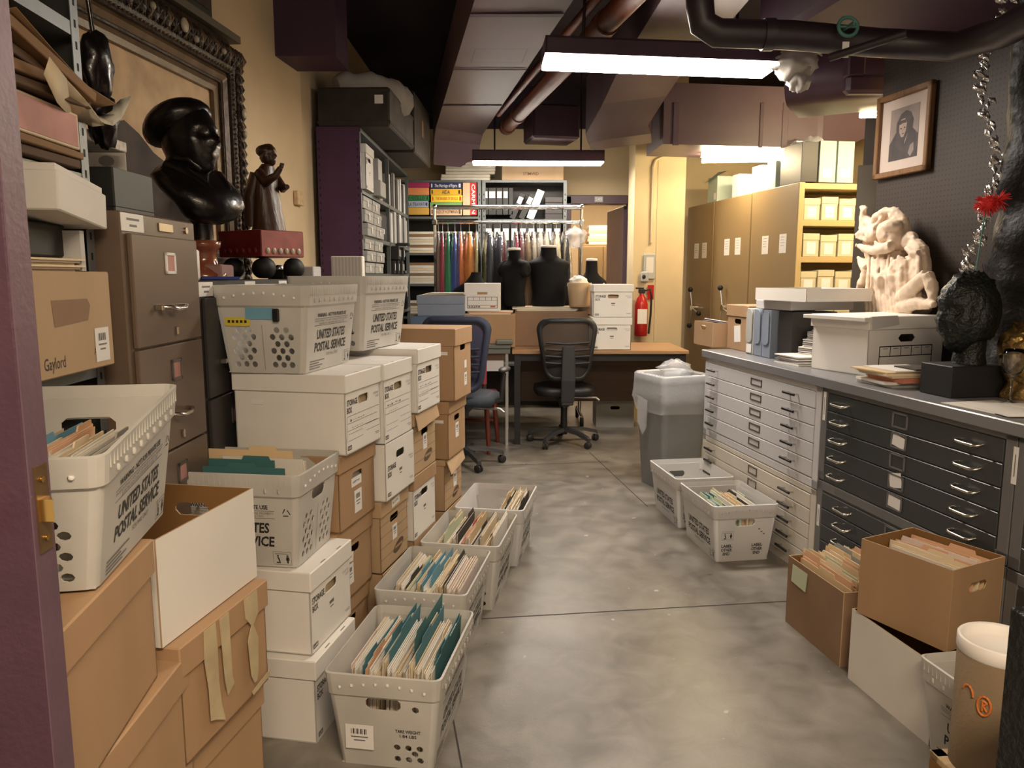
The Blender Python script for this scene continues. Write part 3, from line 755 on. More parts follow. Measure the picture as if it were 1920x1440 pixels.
for k, yy in ((0, 25), (1, 130), (2, 197)):
    s = MB(); l_ = atz(890 - 73 * yy / 240, yy, zt - .004); r_ = atz(1075 - 170 * yy / 252, yy, zt - .004); wv = dirl * (.05, .012, .03)[k]
    s.add([l_ - V(0, 0, .004), r_ - V(0, 0, .004), r_ + wv - V(0, 0, .004), l_ + wv - V(0, 0, .004), l_, r_, r_ + wv, l_ + wv], [(0, 1, 2, 3), (0, 4, 5, 1), (3, 2, 6, 7)], 'purple_paint'); s.build('seam_flange', t)
s = MB(); pp = [atz(x, y, zt - .003) for x, y in ((892, 92), (988, 92), (978, 117), (884, 117))]
for i in range(4):
    u, v = pp[i], pp[(i + 1) % 4]; n_ = (v - u).normalized().cross(V(0, 0, 1)) * .006; s.quad(u, v, v + n_, u + n_, 'duct_dark')
s.build('access_panel', t)
# dark gap beside it: thin lilac supply duct wall
# rust coloured pipes under the ceiling
def pipe(label, pts, r, skin, collars=()):
    t = thing('overhead_pipe', label, 'pipe', (0, 0, 0)); b = MB(); b.tube(pts, r, skin, 16); b.build('pipe_run', t)
    for (p, d, rr, ln) in collars:
        c = MB(); d = Vector(d).normalized(); c.tube([Vector(p) - d * ln, Vector(p) + d * ln], rr, skin, 16); c.build('collar', t)
    return t
zp = 2.78
pA, pB = atz(1168, 10, zp), atz(948, 240, zp + .02); dv = (pB - pA).normalized()
pipe('thick rust red pipe hanging beside the flat duct', [pA - dv * .5, pB], .062, 'rust_pipe', [(pB - dv * .1, dv, .074, .05), (pB - dv * .62, dv, .072, .03), (pA + dv * .3, dv, .072, .04)])
pA, pB = atz(1108, 10, zp + .06), atz(955, 190, zp + .06); dv = (pB - pA).normalized()
pipe('thin rust red pipe beside the thicker one', [pA - dv * .5, pB + dv * .5], .026, 'rust_pipe')
# second duct coming towards the camera, turning right above the desk light
t = thing('elbow_air_duct', 'wide lilac duct that bends towards the shelves', 'duct', (0, 0, 0)); b = MB()
zl = 2.60
L0 = [atz(1240, 0, 2.72), atz(1165, 120, 2.70), atz(1130, 195, 2.64), atz(1098, 252, 2.545)]
R0 = [atz(1370, 40, 2.72), atz(1290, 120, 2.70), atz(1250, 180, 2.64), atz(1215, 235, 2.545)]
L0 += [L0[-1] + V(.03, .14, -.035), L0[-1] + V(.10, .50, -.045)]; R0 += [R0[-1] + V(.05, .14, -.035), R0[-1] + V(.12, .50, -.045)]
L0.insert(0, L0[0] - V(0, 1.4, 0)); R0.insert(0, R0[0] - V(0, 1.9, 0))
n5 = len(L0)
vs_ = L0 + R0 + [p + V(0, 0, 2.98 - p.z) for p in L0] + [p + V(0, 0, 2.98 - p.z) for p in R0]
fs_ = []
for i in range(n5 - 1): fs_ += [(i, i + 1, n5 + i + 1, n5 + i), (i, 2 * n5 + i, 2 * n5 + i + 1, i + 1), (n5 + i, n5 + i + 1, 3 * n5 + i + 1, 3 * n5 + i)]
b.add(vs_, fs_, 'duct_lilac'); b.build('duct_run', t)
# crosswise part
y0 = 6.25
c0, c1, c2, c3 = at(1243, 190, y0), at(1243, 270, y0), at(1640, 270, y0 + .35), at(1640, 190, y0 + .35)
b = MB(); zlo, zhi = c1.z, 2.92
xs = [c1.x, at(1420, 270, y0 + .12).x, at(1540, 275, y0 + .2).x, at(1600, 262, y0 + .28).x, at(1665, 228, y0 + .36).x, at(1800, 200, y0 + .5).x]
zs = [zlo, zlo, zlo, zlo + .05, zlo + .19, zlo + .30]
ys = [y0, y0 + .12, y0 + .2, y0 + .28, y0 + .36, y0 + .5]
n7 = len(xs); vs_ = []
for i in range(n7): vs_ += [V(xs[i], ys[i], zs[i]), V(xs[i], ys[i], zhi), V(xs[i], ys[i] + .75, zs[i] + .02), V(xs[i], ys[i] + .75, zhi)]
fs_ = []
for i in range(n7 - 1):
    a = 4 * i; fs_ += [(a, a + 4, a + 5, a + 1), (a, a + 2, a + 6, a + 4), (a + 2, a + 3, a + 7, a + 6)]
fs_ += [(0, 1, 3, 2)]
b.add(vs_, fs_, 'duct_lilac', False); b.build('cross_duct', t)
for px, wd in ((1262, .05), (1424, .03), (1466, .05), (1532, .05)):
    yy = y0 + .22 * (px - 1243) / 300 - .014; p = at(px, 240, yy); s = MB(); s.box(p.x, p.x + wd, yy - .004, yy + .02, zlo - .01, at(px, 192, yy).z, 'duct_lilac', .003); s.build('flange', t)
# flat oval duct with the yellow-lit underside
t = thing('oval_air_duct', 'flat oval duct end hanging near the framed picture', 'duct', (0, 0, 0)); b = MB()
A = at(1490, 160, 5.3); Bq = A + V(.55, -.32, 0); ax = (Bq - A).normalized(); sd = ax.cross(V(0, 0, 1))
rings = []
for k in (0, 1):
    c = A if k == 0 else Bq
    rings.append([c + sd * (x) + V(0, 0, z) for x, z in [(p.x, p.y) for p in rrect(.34, .175, 0, .15, 5)]])
b.loft(rings, 'duct_dark', smooth=True); b.build('duct_body', t)
p = at(1585, 176, 4.6); q4 = at(1667, 140, 4.6); s = MB(); s.box(p.x, p.x + .10, 4.58, 4.66, q4.z - .01, q4.z + .17, 'duct_dark', .01); s.box(p.x, q4.x, 4.58, 4.66, p.z, q4.z, 'duct_dark', .02); s.build('duct_bracket', t)
# black insulated pipe with an elbow
P = [at(1312, -120, 3.0), at(1312, 10, 3.0), at(1318, 45, 3.0), at(1345, 62, 3.0), at(1480, 66, 3.02), at(1640, 80, 3.05), at(1790, 88, 3.0), at(1880, 60, 2.7), at(2050, -30, 2.3)]
pipe('fat black insulated pipe with an elbow above the aisle light', P, .052, 'pipe_black', [(at(1440, 65, 3.01), (1, 0, 0), .057, .02)])
p = at(1590, 50, 2.95)
t = thing('pipe_valve', 'dark green valve wheel on the black pipe', 'valve', p); b = MB(); b.M = Matrix.Rotation(R(80), 4, 'X')
b.loft([[V(.035 * math.cos(a) , .035 * math.sin(a), 0) + (V(math.cos(a), math.sin(a), 0) * math.cos(c) + V(0, 0, 1) * math.sin(c)) * .007 for c in [2 * math.pi * k / 6 for k in range(6)]] for a in [2 * math.pi * k / 18 for k in range(18)]], 'stem_green', closed=True)
b.build('wheel_rim', t); b = MB(); b.tube([(-.034, 0, 0), (.034, 0, 0)], .005, 'stem_green', 6); b.tube([(0, -.055, 0), (0, .034, 0)], .006, 'stem_green', 6); b.build('spoke', t)
b = MB(); b.box(-.012, .012, -.002, .002, -.085, -.03, 'sticker'); b.build('valve_tag', loc=at(1587, 62, 2.93), label='white paper tag hanging from the black pipe valve', cat='tag')
p, q = at(1555, 108, 2.9), at(1700, 62, 2.75)
pipe('thin dark bar slanting across the black pipe', [p, q], .014, 'pipe_black')
# dark purple soffit duct above the pegboard
b = MB(); b.box(-.1, .79, -2.6, .3, 2.55, 3.0, 'purple_paint', .03); b.build('soffit_duct', loc=BP, rz=BA, label='dark purple boxed duct along the top of the pegboard', cat='duct')
p, q = at(1612, 145, 5.0), at(1672, 85, 5.0); b = MB(); b.box(0, q.x - p.x, 0, .5, 0, q.z - p.z + .3, 'duct_lilac', .01); b.build('junction_duct', loc=p, label='pinkish duct box behind the oval duct', cat='duct')
b = MB(); b.box(-.22, .22, -.2, .2, 0, .3, 'duct_dark', .02); b.build('hanging_duct_box', loc=at(1010, 250, 7.2) + V(.12, .15, -.05), rz=R(12), label='dark square duct box behind the desk light', cat='duct')
# rag of plastic tied to the end of the aisle light
def crump(b, c, r, seed, m, k=18):
    rr = []
    for i in range(1, k):
        t_ = math.pi * i / k - math.pi / 2
        row = []
        for j in range(k + 6):
            a = 2 * math.pi * j / (k + 6); d = V(math.cos(t_) * math.cos(a), math.cos(t_) * math.sin(a), math.sin(t_))
            f = 1 + .38 * noise.noise(d * 2.2 + V(seed, 0, 0)) + .22 * abs(noise.noise(d * 5 + V(0, seed, 0)))
            row.append(Vector(c) + V(d.x * r[0], d.y * r[1], d.z * r[2]) * f)
        rr.append(row)
    b.loft(rr, m)
b = MB()
crump(b, (0, 0, 0), (.115, .08, .075), 3.1, 'rag_grey'); crump(b, (.03, 0, -.075), (.06, .05, .07), 5.3, 'rag_grey'); crump(b, (-.07, 0, .03), (.07, .05, .06), 8.3, 'rag_grey', 12)
b.tube([(.07, 0, .03), (.13, 0, .055), (.15, 0, .035)], [.02, .012, .004], 'rag_grey', 6); b.tube([(-.05, 0, .05), (-.09, 0, .10), (-.12, .02, .13)], [.015, .008, .004], 'rag_grey', 6)
b.build('knotted_rag', loc=at(1488, 118, 4.25), label='crumpled grey white rag knotted at the end of the aisle light', cat='rag')
# ------------------------------------------------------------------ postal tubs on the floor
SPEC = dict(
    n1=tub('dirty white postal tub of teal folders, nearest on the floor', (-.335, 2.264, 0), -R(9), ('tare', 'holes')),
    n2=tub('white postal tub of blue, black and pink folders, second in the aisle row', (-.295, 2.848, 0), -R(9.5), ('holes', 'holes')),
    n3=tub('white postal tub packed with cream papers, third in the aisle row', (-.184, 3.345, 0), -R(10), ('holes', 'holes')),
    n4=tub('half-empty clean white postal tub at the far end of the aisle row', (-.075, 3.845, 0), -R(10), ('plain', 'plain'), skin='tub_clean', rim='tub_clean'),
    r1=tub('clean white postal tub on the floor by the trash can', (1.055, 4.425, 0), R(8.5), ('label', 'plain'), False, 'tub_clean', 'tub_clean'),
    r2=tub('white postal tub reading LABEL OTHER END beside the plan files', (1.130, 3.905, 0), R(8.5), ('label', 'plain'), False, 'tub_clean', 'tub_clean'))
sticker(SPEC['n1'], -.2155, -.075, .095, .085, .075, True, 0, 'address_label', 'Y')
fill(SPEC['n1'], 'the nearest postal tub on the floor', [(-.125, 'pale_pink', 2, 14, .02, .0), (-.112, 'paper', 2, 14, .0, .01), (-.096, 'paper', 0, 15, 0, .0), (-.082, 'teal', 0, 16, 0, .035), (-.062, 'peach', 3, 13, -.01, .015), (-.046, 'paper', 1, 12, 0, .01),
     (-.032, 'paper', 2, 12, .0, .0), (-.016, 'teal', 3, 14, .06, .045), (-.002, 'teal', 1, 12, .07, .04), (.010, 'paper', 2, 10, .0, .0), (.022, 'paper', 2, 10, .0, .01), (.034, 'paper_warm', 2, 10, .0, -.005), (.046, 'grey_folder', 3, 10, .02, .0),
     (.058, 'teal_dark', 0, 12, .09, .085), (.072, 'teal', 3, 9, .06, .04), (.084, 'paper', 2, 8, .02, .0), (.096, 'paper', 1, 8, .01, .02), (.106, 'paper', 2, 8, .0, .0), (.116, 'teal', 0, 7, .07, .03), (.128, 'teal_dark', 3, 5, .06, .01)], seed=3, span=(-.134, .118), lean=1.5, scale=1.17, dense=('paper', 'manila_pale', 'paper_warm', 'paper'))
fill(SPEC['n2'], 'the second postal tub of the aisle row', [(-.130, 'dark_folder', 0, 12, .0, .0), (-.118, 'paper_warm', 2, 12, .0, .02), (-.106, 'paper', 2, 12, 0, .01), (-.094, 'dark_folder', 3, 11, .02, .01), (-.080, 'lime_paper', 2, 11, 0, .0), (-.066, 'manila_pale', 1, 11, 0, .0),
     (-.052, 'sky_blue', 3, 11, .03, .03), (-.040, 'manila', 2, 10, .02, .02), (-.026, 'lime_paper', 1, 10, 0, .0), (-.010, 'sky_blue', 3, 10, .02, .03), (.004, 'paper', 2, 9, 0, .01), (.022, 'sky_blue', 0, 9, .05, .05), (.038, 'paper', 3, 8, 0, .0),
     (.052, 'manila_pale', 2, 8, .03, .02), (.066, 'manila', 1, 7, .02, .02), (.080, 'dark_folder', 2, 7, .04, .02), (.098, 'pale_pink', 2, 6, .0, .01), (.108, 'pale_pink', 2, 6, .0, .012), (.118, 'pale_pink', 2, 6, .0, .014)], seed=5, span=(-.134, .120), lean=2, scale=1.17, dense=('paper', 'manila_pale', 'paper_warm', 'paper'))
fill(SPEC['n3'], 'the third postal tub of the aisle row', [(-.115 + .0128 * i, k, (2, 1, 2, 3, 2)[i % 5], 11 - .35 * i, .02 * ((i * 7) % 3), .018 * ((i * 5) % 4) - .01) for i, k in enumerate(
     ['manila_pale', 'paper', 'manila_pale', 'lime_paper', 'manila_pale', 'pale_pink', 'pale_pink', 'dark_folder', 'manila', 'salmon', 'peach', 'manila', 'dark_folder', 'paper', 'grey_folder', 'paper_warm', 'dark_folder', 'paper_warm', 'manila', 'paper'])], seed=8, span=(-.130, .122), lean=2, scale=1.17, dense=('paper', 'manila_pale', 'paper_warm', 'paper'))
fill(SPEC['n4'], 'the half-empty postal tub at the far end', [(.035 + .0118 * i, k, (2, 1, 3)[i % 3], 8 - .4 * i, .01 * (i % 3), .02 * ((i * 5) % 3) - .01) for i, k in enumerate(['paper', 'manila', 'dark_folder', 'paper_warm', 'manila_pale', 'paper_warm', 'paper', 'manila_pale', 'dark_folder'])], seed=9, span=(.025, .124), lean=2, scale=1.17, dense=('paper', 'manila_pale', 'paper_warm', 'paper'))
fill(SPEC['r1'], 'the postal tub by the trash can', [(-.118, 'sky_blue', 3, 4, .06, .0), (-.106, 'teal', 1, 5, .04, -.02), (-.095, 'lime_paper', 2, 6, .05, -.03)], seed=4)
fill(SPEC['r2'], 'the postal tub beside the plan files', [(-.128, 'lime_paper', 2, 12, 0, .0), (-.112, 'sky_blue', 1, 14, .0, -.01), (-.094, 'teal', 2, 16, .02, -.01), (-.074, 'lime_paper', 3, 14, .06, .0), (-.054, 'teal_dark', 2, 13, .0, -.01), (-.034, 'paper', 2, 12, .03, .01), (-.014, 'paper_warm', 1, 10, .06, .02),
     (.008, 'peach', 2, 12, .0, -.005), (.024, 'manila', 1, 11, .02, -.005), (.040, 'manila', 2, 10, .0, -.015), (.064, 'dark_folder', 2, 12, .03, .0), (.078, 'paper', 2, 12, .03, .005), (.094, 'grey_folder', 1, 12, .02, .0), (.120, 'lime_paper', 2, 8, .04, -.03)], seed=6, span=(-.128, .112), lean=5, scale=1.08, dense=('paper', 'manila_pale', 'lime_paper'))

# ------------------------------------------------------------------ records boxes in four columns, row turned 12 degrees
YA = 12.5
G = 'records boxes stacked along the aisle'
A, B_, C_, D_ = (-.555, 2.53), (-.478, 2.84), (-.390, 3.155), (-.275, 3.69)
sbox('storage_box', 'brown box on the floor in the column by the big postal tub', (-.615, 2.50), YA, .315, .40, .275, 0, 'kraft', 'kraft', None, group=G)
sbox('storage_box', 'brown box with one paper label low in the nearest column', (-.598, 2.51), YA, .315, .40, .268, .277, 'kraft', 'kraft', None, stick=[(-.05, .150, .075, .035, 'hand', -8), (-.045, .085, .062, .075)], group=G)
sbox('storage_box', 'brown box with two paper labels, second from top of its column', (-.582, 2.52), YA, .315, .40, .268, .547, 'kraft', 'kraft', None, holeskin='paper', stick=[(-.01, .150, .085, .032, 'hand', 0), (.0, .075, .062, .082)], group=G)
a1 = sbox('storage_box', 'white form-printed storage box directly under the handled postal tub', A, YA, .315, .425, .275, .817, holeskin='manila_pale', group=G)
sbox('storage_box', 'brown banded box on the floor with dark oval emblem', (-.500, 2.83), YA, .305, .40, .275, 0, 'kraft_light', None, 'bands', group=G)
sbox('storage_box', 'brown banded box with a lidded top and handwritten lid label', (-.500, 2.83), YA, .305, .40, .285, .277, 'kraft_light', 'kraft_light', 'bands', stick=[(.0, .252, .085, .032, 'hand', 4), (.0, .125, .05, .06)], group=G)
sbox('storage_box', 'white lidless storage box pressed under another white box', (-.480, 2.84), YA, .315, .40, .222, .564, 'white_box', None, 'plain', group=G)
sbox('storage_box', 'white form-printed storage box, middle one of three on top', B_, YA, .315, .39, .305, .788, holeskin='manila_pale', group=G)
sbox('storage_box', 'brown box hidden low behind the cream paper tub', (-.420, 3.16), YA, .30, .40, .29, 0, 'kraft', None, None, group=G)
sbox('storage_box', 'white storage box under a brown lid', (-.415, 3.155), YA, .305, .40, .285, .292, 'white_box', 'kraft', 'plain', group=G)
c2 = sbox('storage_box', 'brown banded box with folded front flap under the tall-form white box', (-.410, 3.155), YA, .305, .40, .268, .579, 'kraft_light', 'kraft_light', 'bands', lidh=.055, stick=[(.0, .125, .05, .07)], group=G)
sbox('storage_box', 'white form-printed storage box, farthest of three on top', C_, YA, .315, .39, .270, .850, holeskin='manila_pale', group=G)
sbox('storage_box', 'brown box on the floor in the farthest column', (-.330, 3.69), YA, .31, .40, .255, 0, 'kraft_light', None, None, group=G)
d3 = sbox('storage_box', 'brown banded box with open front flap in the farthest column', (-.330, 3.69), YA, .31, .40, .262, .257, 'kraft_light', 'kraft_light', 'bands', lidh=.03, stick=[(.03, .125, .055, .075)], group=G)
d2 = sbox('storage_box', 'brown lidded box under the tallest brown box', (-.308, 3.69), YA, .31, .40, .290, .521, 'kraft', 'kraft', None, stick=[(.0, .125, .055, .075)], group=G)
d1 = sbox('storage_box', 'tall brown box topping the farthest column', D_, YA, .31, .44, .355, .813, 'kraft', 'kraft', None, stick=[(.045, .165, .04, .04, False), (.045, .09, .045, .065)], group=G, lidh=.085)
sbox('storage_box', 'white storage box on the floor under another white box', (-.592, 2.166), 10.5, .315, .42, .270, 0, style='plain', group=G)
e1 = sbox('storage_box', 'white storage box under the sideways postal tub, open hand hole', (-.605, 2.195), 11, .315, .42, .265, .272, style='plain', holeskin='manila_pale', group=G)
for bx, x, u, v, wd, ht in ((a1, -.1515, -.120, .175, .045, .018), (e1, -.1515, .02, .030, .045, .014), (d1, -.1495, .15, .235, .06, .016), (d2, -.1495, .14, .19, .06, .016)):
    sticker(bx, x, u, v, wd, ht, bars=False, face='Y', name='side_label')
for bx, dx, h_, w_, lift in ((c2, .20, .268, .305, .01), (d3, .20, .262, .31, .045)):                    # front flaps hanging open
    m = MB(); e = .003
    q = [V(dx + .001, -w_ / 2 + .01, h_ - .004), V(dx + .001, w_ / 2 - .01, h_ - .004), V(dx + .014, w_ / 2 - .012, h_ - .058), V(dx + .010 + lift * .4, -w_ / 2 + .012, h_ - .075)]
    m.add(q + [p + V(e, 0, e) for p in q], [(0, 1, 2, 3), (7, 6, 5, 4), (0, 4, 5, 1), (1, 5, 6, 2), (2, 6, 7, 3), (3, 7, 4, 0)], 'kraft_light'); m.build('flap', bx)
# ------------------------------------------------------------------ tubs on top of the stacks
def tub_corner(label, corner, z, yaw, ends, **k):       # base corner at local +x, -y
    rot = Matrix.Rotation(-R(yaw), 3, 'Z'); c = Vector((corner[0], corner[1], z)) - rot @ V(.138, -.203, 0)
    return tub(label, c, -R(yaw), ends, **k)
L_ = tub_corner('scuffed white postal tub on the white boxes, yellow note on its end', (-.700, 2.560), 1.094, 10, ('holes', 'holes'))
s = MB(); s.box(-.045, .045, -.001, 0, -.014, .014, 'pale_yellow')
for i in range(5): s.bar(V(0, -.0015, 0), V(1, 0, 0), V(0, 0, 1), -.035 + i * .015, -.026 + i * .015, -.004, .005, 'ink')
s.build('yellow_note', L_, loc=(-.085, -.2215, .175)); 
s = MB(); s.box(-.05, .05, -.001, 0, -.016, .022, 'sky_blue'); s.build('blue_slip', L_, loc=(-.004, -.2235, .200))
s = MB(); s.box(-.012, .012, -.012, 0, -.022, .022, 'dark_metal', .004); s.build('latch_clip', L_, loc=(.058, -.2235, .198))
M_ = tub_corner('white postal tub farther back on the white boxes', (-.598, 3.05), 1.124, 14, ('holes', 'holes'))
F_ = tub('white postal tub of file folders turned sideways on a white box', (-.835, 2.400, .540), R(90 - 8), ('holes', 'holes'))
H_ = tub('tilted white postal tub on brown boxes beside the purple door', (-.826, 1.325, .932), R(10.3), ('holes', 'holes'), sag=(.74, .16))
s = MB(); s.box(-.05, .05, -.0009, 0, -.04, .04, 'film_clear'); s.build('label_pocket', H_, loc=(.03, -.2175, .165))
fill(H_, 'the tub beside the purple door', [(.02, 'paper_warm', 2, 6, .10, -.01), (.045, 'sky_blue', 0, 5, .14, .015), (.06, 'peach', 2, 4, .13, .0), (.085, 'manila_pale', 1, 3, .10, -.01), (.11, 'paper', 2, 2, .10, -.02), (.13, 'grey_folder', 2, 2, .12, -.03)], seed=2, span=(-.05, .075), lean=3, dense=('paper', 'paper_warm'), scale=.80, y0=-.15)
fill(F_, 'the sideways postal tub', [(-.085, 'paper', 2, -6, .0, .0), (-.060, 'teal_dark', 1, -5, .04, .055), (-.030, 'paper', 1, -4, .03, .03), (-.005, 'teal_dark', 0, -4, .10, .075), (.04, 'manila', 3, -3, .05, .088), (.07, 'paper', 2, -2, .05, .03), (.10, 'manila_pale', 1, -2, .05, .02)], seed=12, dense=('paper', 'paper_warm'))
# ------------------------------------------------------------------ near left cartons
G2 = 'brown cartons by the entrance'
def nearbox(label, corner, yaw, w, d, h, z0, **k): return sbox('storage_box', label, corner, yaw, w, d, h, z0, 'kraft', 'kraft', None, hole=False, slots=False, group=G2, lidh=.068, **k)
nearbox('big brown lidded box on the floor by the purple door', (-.650, 1.08), -4, .41, .38, .376, 0)
nearbox('big brown lidded box bulging in the middle of its stack by the door', (-.655, 1.105), -2, .40, .38, .272, .378)
nearbox('big brown lidded box topping the stack by the door, under a tub', (-.628, .995), -7.5, .41, .38, .275, .652)
K_ = nearbox('tall brown box standing under the taped box', (-.690, 1.46), 10, .36, .38, .415, 0)
J_ = nearbox('brown lidded box mended with four strips of masking tape', (-.668, 1.450), 10, .365, .36, .262, .417)
def tape_strip(p, pts, x):
    s = MB(); n = len(pts) // 2
    for i in range(n - 1): s.add([V(x + .0012, *pts[2 * i]), V(x + .0012, *pts[2 * i + 1]), V(x + .0012, *pts[2 * i + 3]), V(x + .0012, *pts[2 * i + 2]), V(x, *pts[2 * i]), V(x, *pts[2 * i + 1]), V(x, *pts[2 * i + 3]), V(x, *pts[2 * i + 2])], [(0, 1, 2, 3), (4, 5, 1, 0), (3, 2, 6, 7), (0, 3, 7, 4), (1, 5, 6, 2)], 'tape')
    s.build('masking_tape', p)
X = .180 + .0005
tape_strip(J_, [(-0.0984, 0.258), (-0.0536, 0.258), (-0.1012, 0.19), (-0.0508, 0.196), (-0.0916, 0.12), (-0.0524, 0.122), (-0.0904, 0.05), (-0.0456, 0.06), (-0.0712, 0.042), (-0.0348, 0.02)], X)
tape_strip(J_, [(-0.0374, 0.258), (0.0004, 0.258), (-0.0328, 0.18), (0.0008, 0.186), (-0.0284, 0.11), (0.0024, 0.104), (-0.02, 0.07), (0.008, 0.084)], X)
tape_strip(J_, [(0.0664, 0.258), (0.1266, 0.258), (0.0696, 0.21), (0.1284, 0.2), (0.0936, 0.182), (0.1034, 0.18), (0.0752, 0.15), (0.1228, 0.14), (0.0832, 0.06), (0.1168, 0.058), (0.0964, 0.035), (0.1076, 0.036)], X)
tape_strip(J_, [(0.082, 0.02), (0.173, 0.03), (0.0884, 0.008), (0.1696, 0.014)], X)
I_ = carton('open_carton', 'open box with a bright white front panel, brown inside', Vector((-.700, 1.447, .682)) - Matrix.Rotation(-R(10), 3, 'Z') @ V(.165, -.19, 0), -R(10), .33, .38, .225, 'white_board', 'kraft_in', 'n')
# ------------------------------------------------------------------ steel shelving by the entrance
t = thing('steel_shelving', 'galvanised steel shelving with a punched post by the entrance', 'shelf', (0, 0, 0))
pF, pN = V(-1.050, 1.955, 0), V(-1.0, 1.05, 0)
dd = (pF - pN).normalized(); back = V(-dd.y, dd.x, 0) * .42
for i, q in enumerate((pF, pN, pF + back, pN + back)):
    m = MB(); m.M = Matrix.LocRotScale(q, Matrix.Rotation(-R(-3), 3, 'Z').to_quaternion(), (1, 1, 1))
    m.box(0, .002, -.036, 0, 0, 2.6, 'galv'); m.box(-.036, 0, -.002, 0, 0, 2.6, 'galv')
    for k in range(50): m.box(.002, .0026, -.022, -.014, .06 + .05 * k, .078 + .05 * k, 'seam')
    m.build('post', t)
for z in (.75, 1.200, 1.668, 2.02, 2.42):
    m = MB(); q = [pN, pF, pF + back, pN + back]
    m.add([p + V(0, 0, z) for p in q] + [p + V(0, 0, z - .032) for p in q], [(0, 1, 2, 3), (7, 6, 5, 4), (0, 4, 5, 1), (1, 5, 6, 2), (2, 6, 7, 3), (3, 7, 4, 0)], 'galv'); m.build('shelf_board', t)
m = MB(); q = [pF, pF + back]; off = V(0, .004, 0); m.add([q[0] + off, q[1] + off, q[1] + off + V(0, 0, 2.6), q[0] + off + V(0, 0, 2.6), q[0] - off, q[1] - off, q[1] - off + V(0, 0, 2.6), q[0] - off + V(0, 0, 2.6)], [(0, 1, 2, 3), (7, 6, 5, 4), (0, 4, 5, 1), (2, 6, 7, 3), (0, 3, 7, 4)], 'black_box'); m.build('end_panel', t)  # black sheet added to stand in for the dark void behind the shelves
SR = math.atan2(dd.x, dd.y)   # shelf yaw
def onshelf(a, bk, z): return pN + dd * a + V(-dd.y, dd.x, 0) * bk + V(0, 0, z)
# the archive carton with its maker's name
gc = onshelf(.662, .145, 1.203)
t = thing('archive_carton', 'tan archive carton with a black name printed low on its front', 'box', gc, -SR)
m = MB(); m.box(-.20, .20, -.19, .19, 0, .228, 'kraft_light', .003)
o, ux, uy = V(.2008, 0, 0), V(0, 1, 0), V(0, 0, 1)
m.text('Gaylord', o + ux * -.128 + uy * .020, ux, uy, .026, 'ink', w=.085, bold=.0)
m.text('A', o + ux * .088 + uy * .034, ux, uy, .015, 'ink')
m.add([o + ux * p[0] + uy * p[1] for p in ((-.075, .108), (.070, .116), (.085, .150), (.072, .166), (-.082, .166))], [(0, 1, 2, 3, 4)], 'kraft_dark'); m.build('carton_body', t)
sticker(t, .2010, .130, .055, .068, .080, True, 0)
m = MB()
for i in range(6): m.box(-.18 + .01 * i, .150 + .008 * (i % 3), -.20 + .006 * (i % 4), .13 + .01 * (i % 3), .228 + .005 * i, .2325 + .005 * i, ('paper_warm', 'paper', 'manila_pale')[i % 3])
m.build('paper_pile', loc=gc, rz=-SR, label='loose cream papers lying on top of the tan archive carton', cat='paper')
m = MB(); m.box(.05, .16, .145, .165, .230, .325, 'grey_white'); m.box(.05, .15, .168, .185, .230, .275, 'paper_warm'); m.build('document_sleeve', loc=gc, rz=-SR, label='grey cardboard sleeve upright behind the papers on the archive carton', cat='folder')
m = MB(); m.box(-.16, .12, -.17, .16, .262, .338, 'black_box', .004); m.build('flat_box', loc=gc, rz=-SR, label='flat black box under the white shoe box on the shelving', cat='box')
t = thing('shoe_box', 'white cardboard box jutting out over the tan archive carton', 'box', gc + dd * .06 + V(.02, .00, .345), -SR + R(8))
m = MB(); m.box(-.17, .185, -.135, .150, 0, .085, 'white_board', .003); m.box(-.168, .178, -.128, .143, .085, .10, 'white_board'); m.build('box_body', t); t.rotation_euler = (R(-5), 0, -SR + R(6))
m = MB(); crump(m, (0, 0, 0), (.15, .10, .045), 4.4, 'film_thick'); m.build('plastic_bag', loc=gc + V(-.03, -.10, .385), rz=-SR, label='crumpled clear plastic bag squeezed under the shelf board', cat='bag')
# drawings and folders on the shelf above
zs = 1.671
def slab(name, label, a, bk, la, lb, z0, z1, skin, cat, rz=0.0, tilt=0.0, edge=None):
    m = MB(); m.box(-lb, 0, -la / 2, la / 2, 0, z1 - z0, skin, .002)
    if edge: m.box(.0, .0012, -la / 2 + .01, la / 2 - .01, .006, z1 - z0 - .006, edge)
    q = onshelf(a, 0, z0); return m.build(name, loc=q + V(bk, 0, 0), rot=(R(tilt), 0, -SR + R(rz)), label=label, cat=cat, group='old portfolios on the shelving')
slab('portfolio', 'thin dark red portfolio lowest on the upper shelf', .52, .02, .62, .36, zs + .002, zs + .022, 'old_paper_dark', 'portfolio')
slab('portfolio', 'brown paper portfolio with a ragged edge on the upper shelf', .53, .035, .62, .36, zs + .024, zs + .040, 'old_paper', 'portfolio', 2)
slab('clamshell_box', 'faded pink box with cream edges on the upper shelf', .60, .03, .44, .34, zs + .043, zs + .125, 'paper_warm', 'box', 1, edge='pink_slab')
slab('portfolio', 'dark maroon board resting on the faded pink box', .53, .05, .60, .36, zs + .128, zs + .146, 'old_paper_dark', 'portfolio', -1, 2)
slab('portfolio', 'long tan portfolio slanting across the upper shelf', .52, .06, .64, .36, zs + .150, zs + .172, 'old_paper', 'portfolio', 3, 3)
slab('portfolio', 'dark brown portfolio near the top of the pile of portfolios', .52, .05, .64, .36, zs + .185, zs + .205, 'old_paper_dark', 'portfolio', 0, -6)
slab('portfolio', 'orange brown portfolio leaning on top of the pile', .50, .07, .62, .36, zs + .222, zs + .246, 'old_paper', 'portfolio', -2, -14)
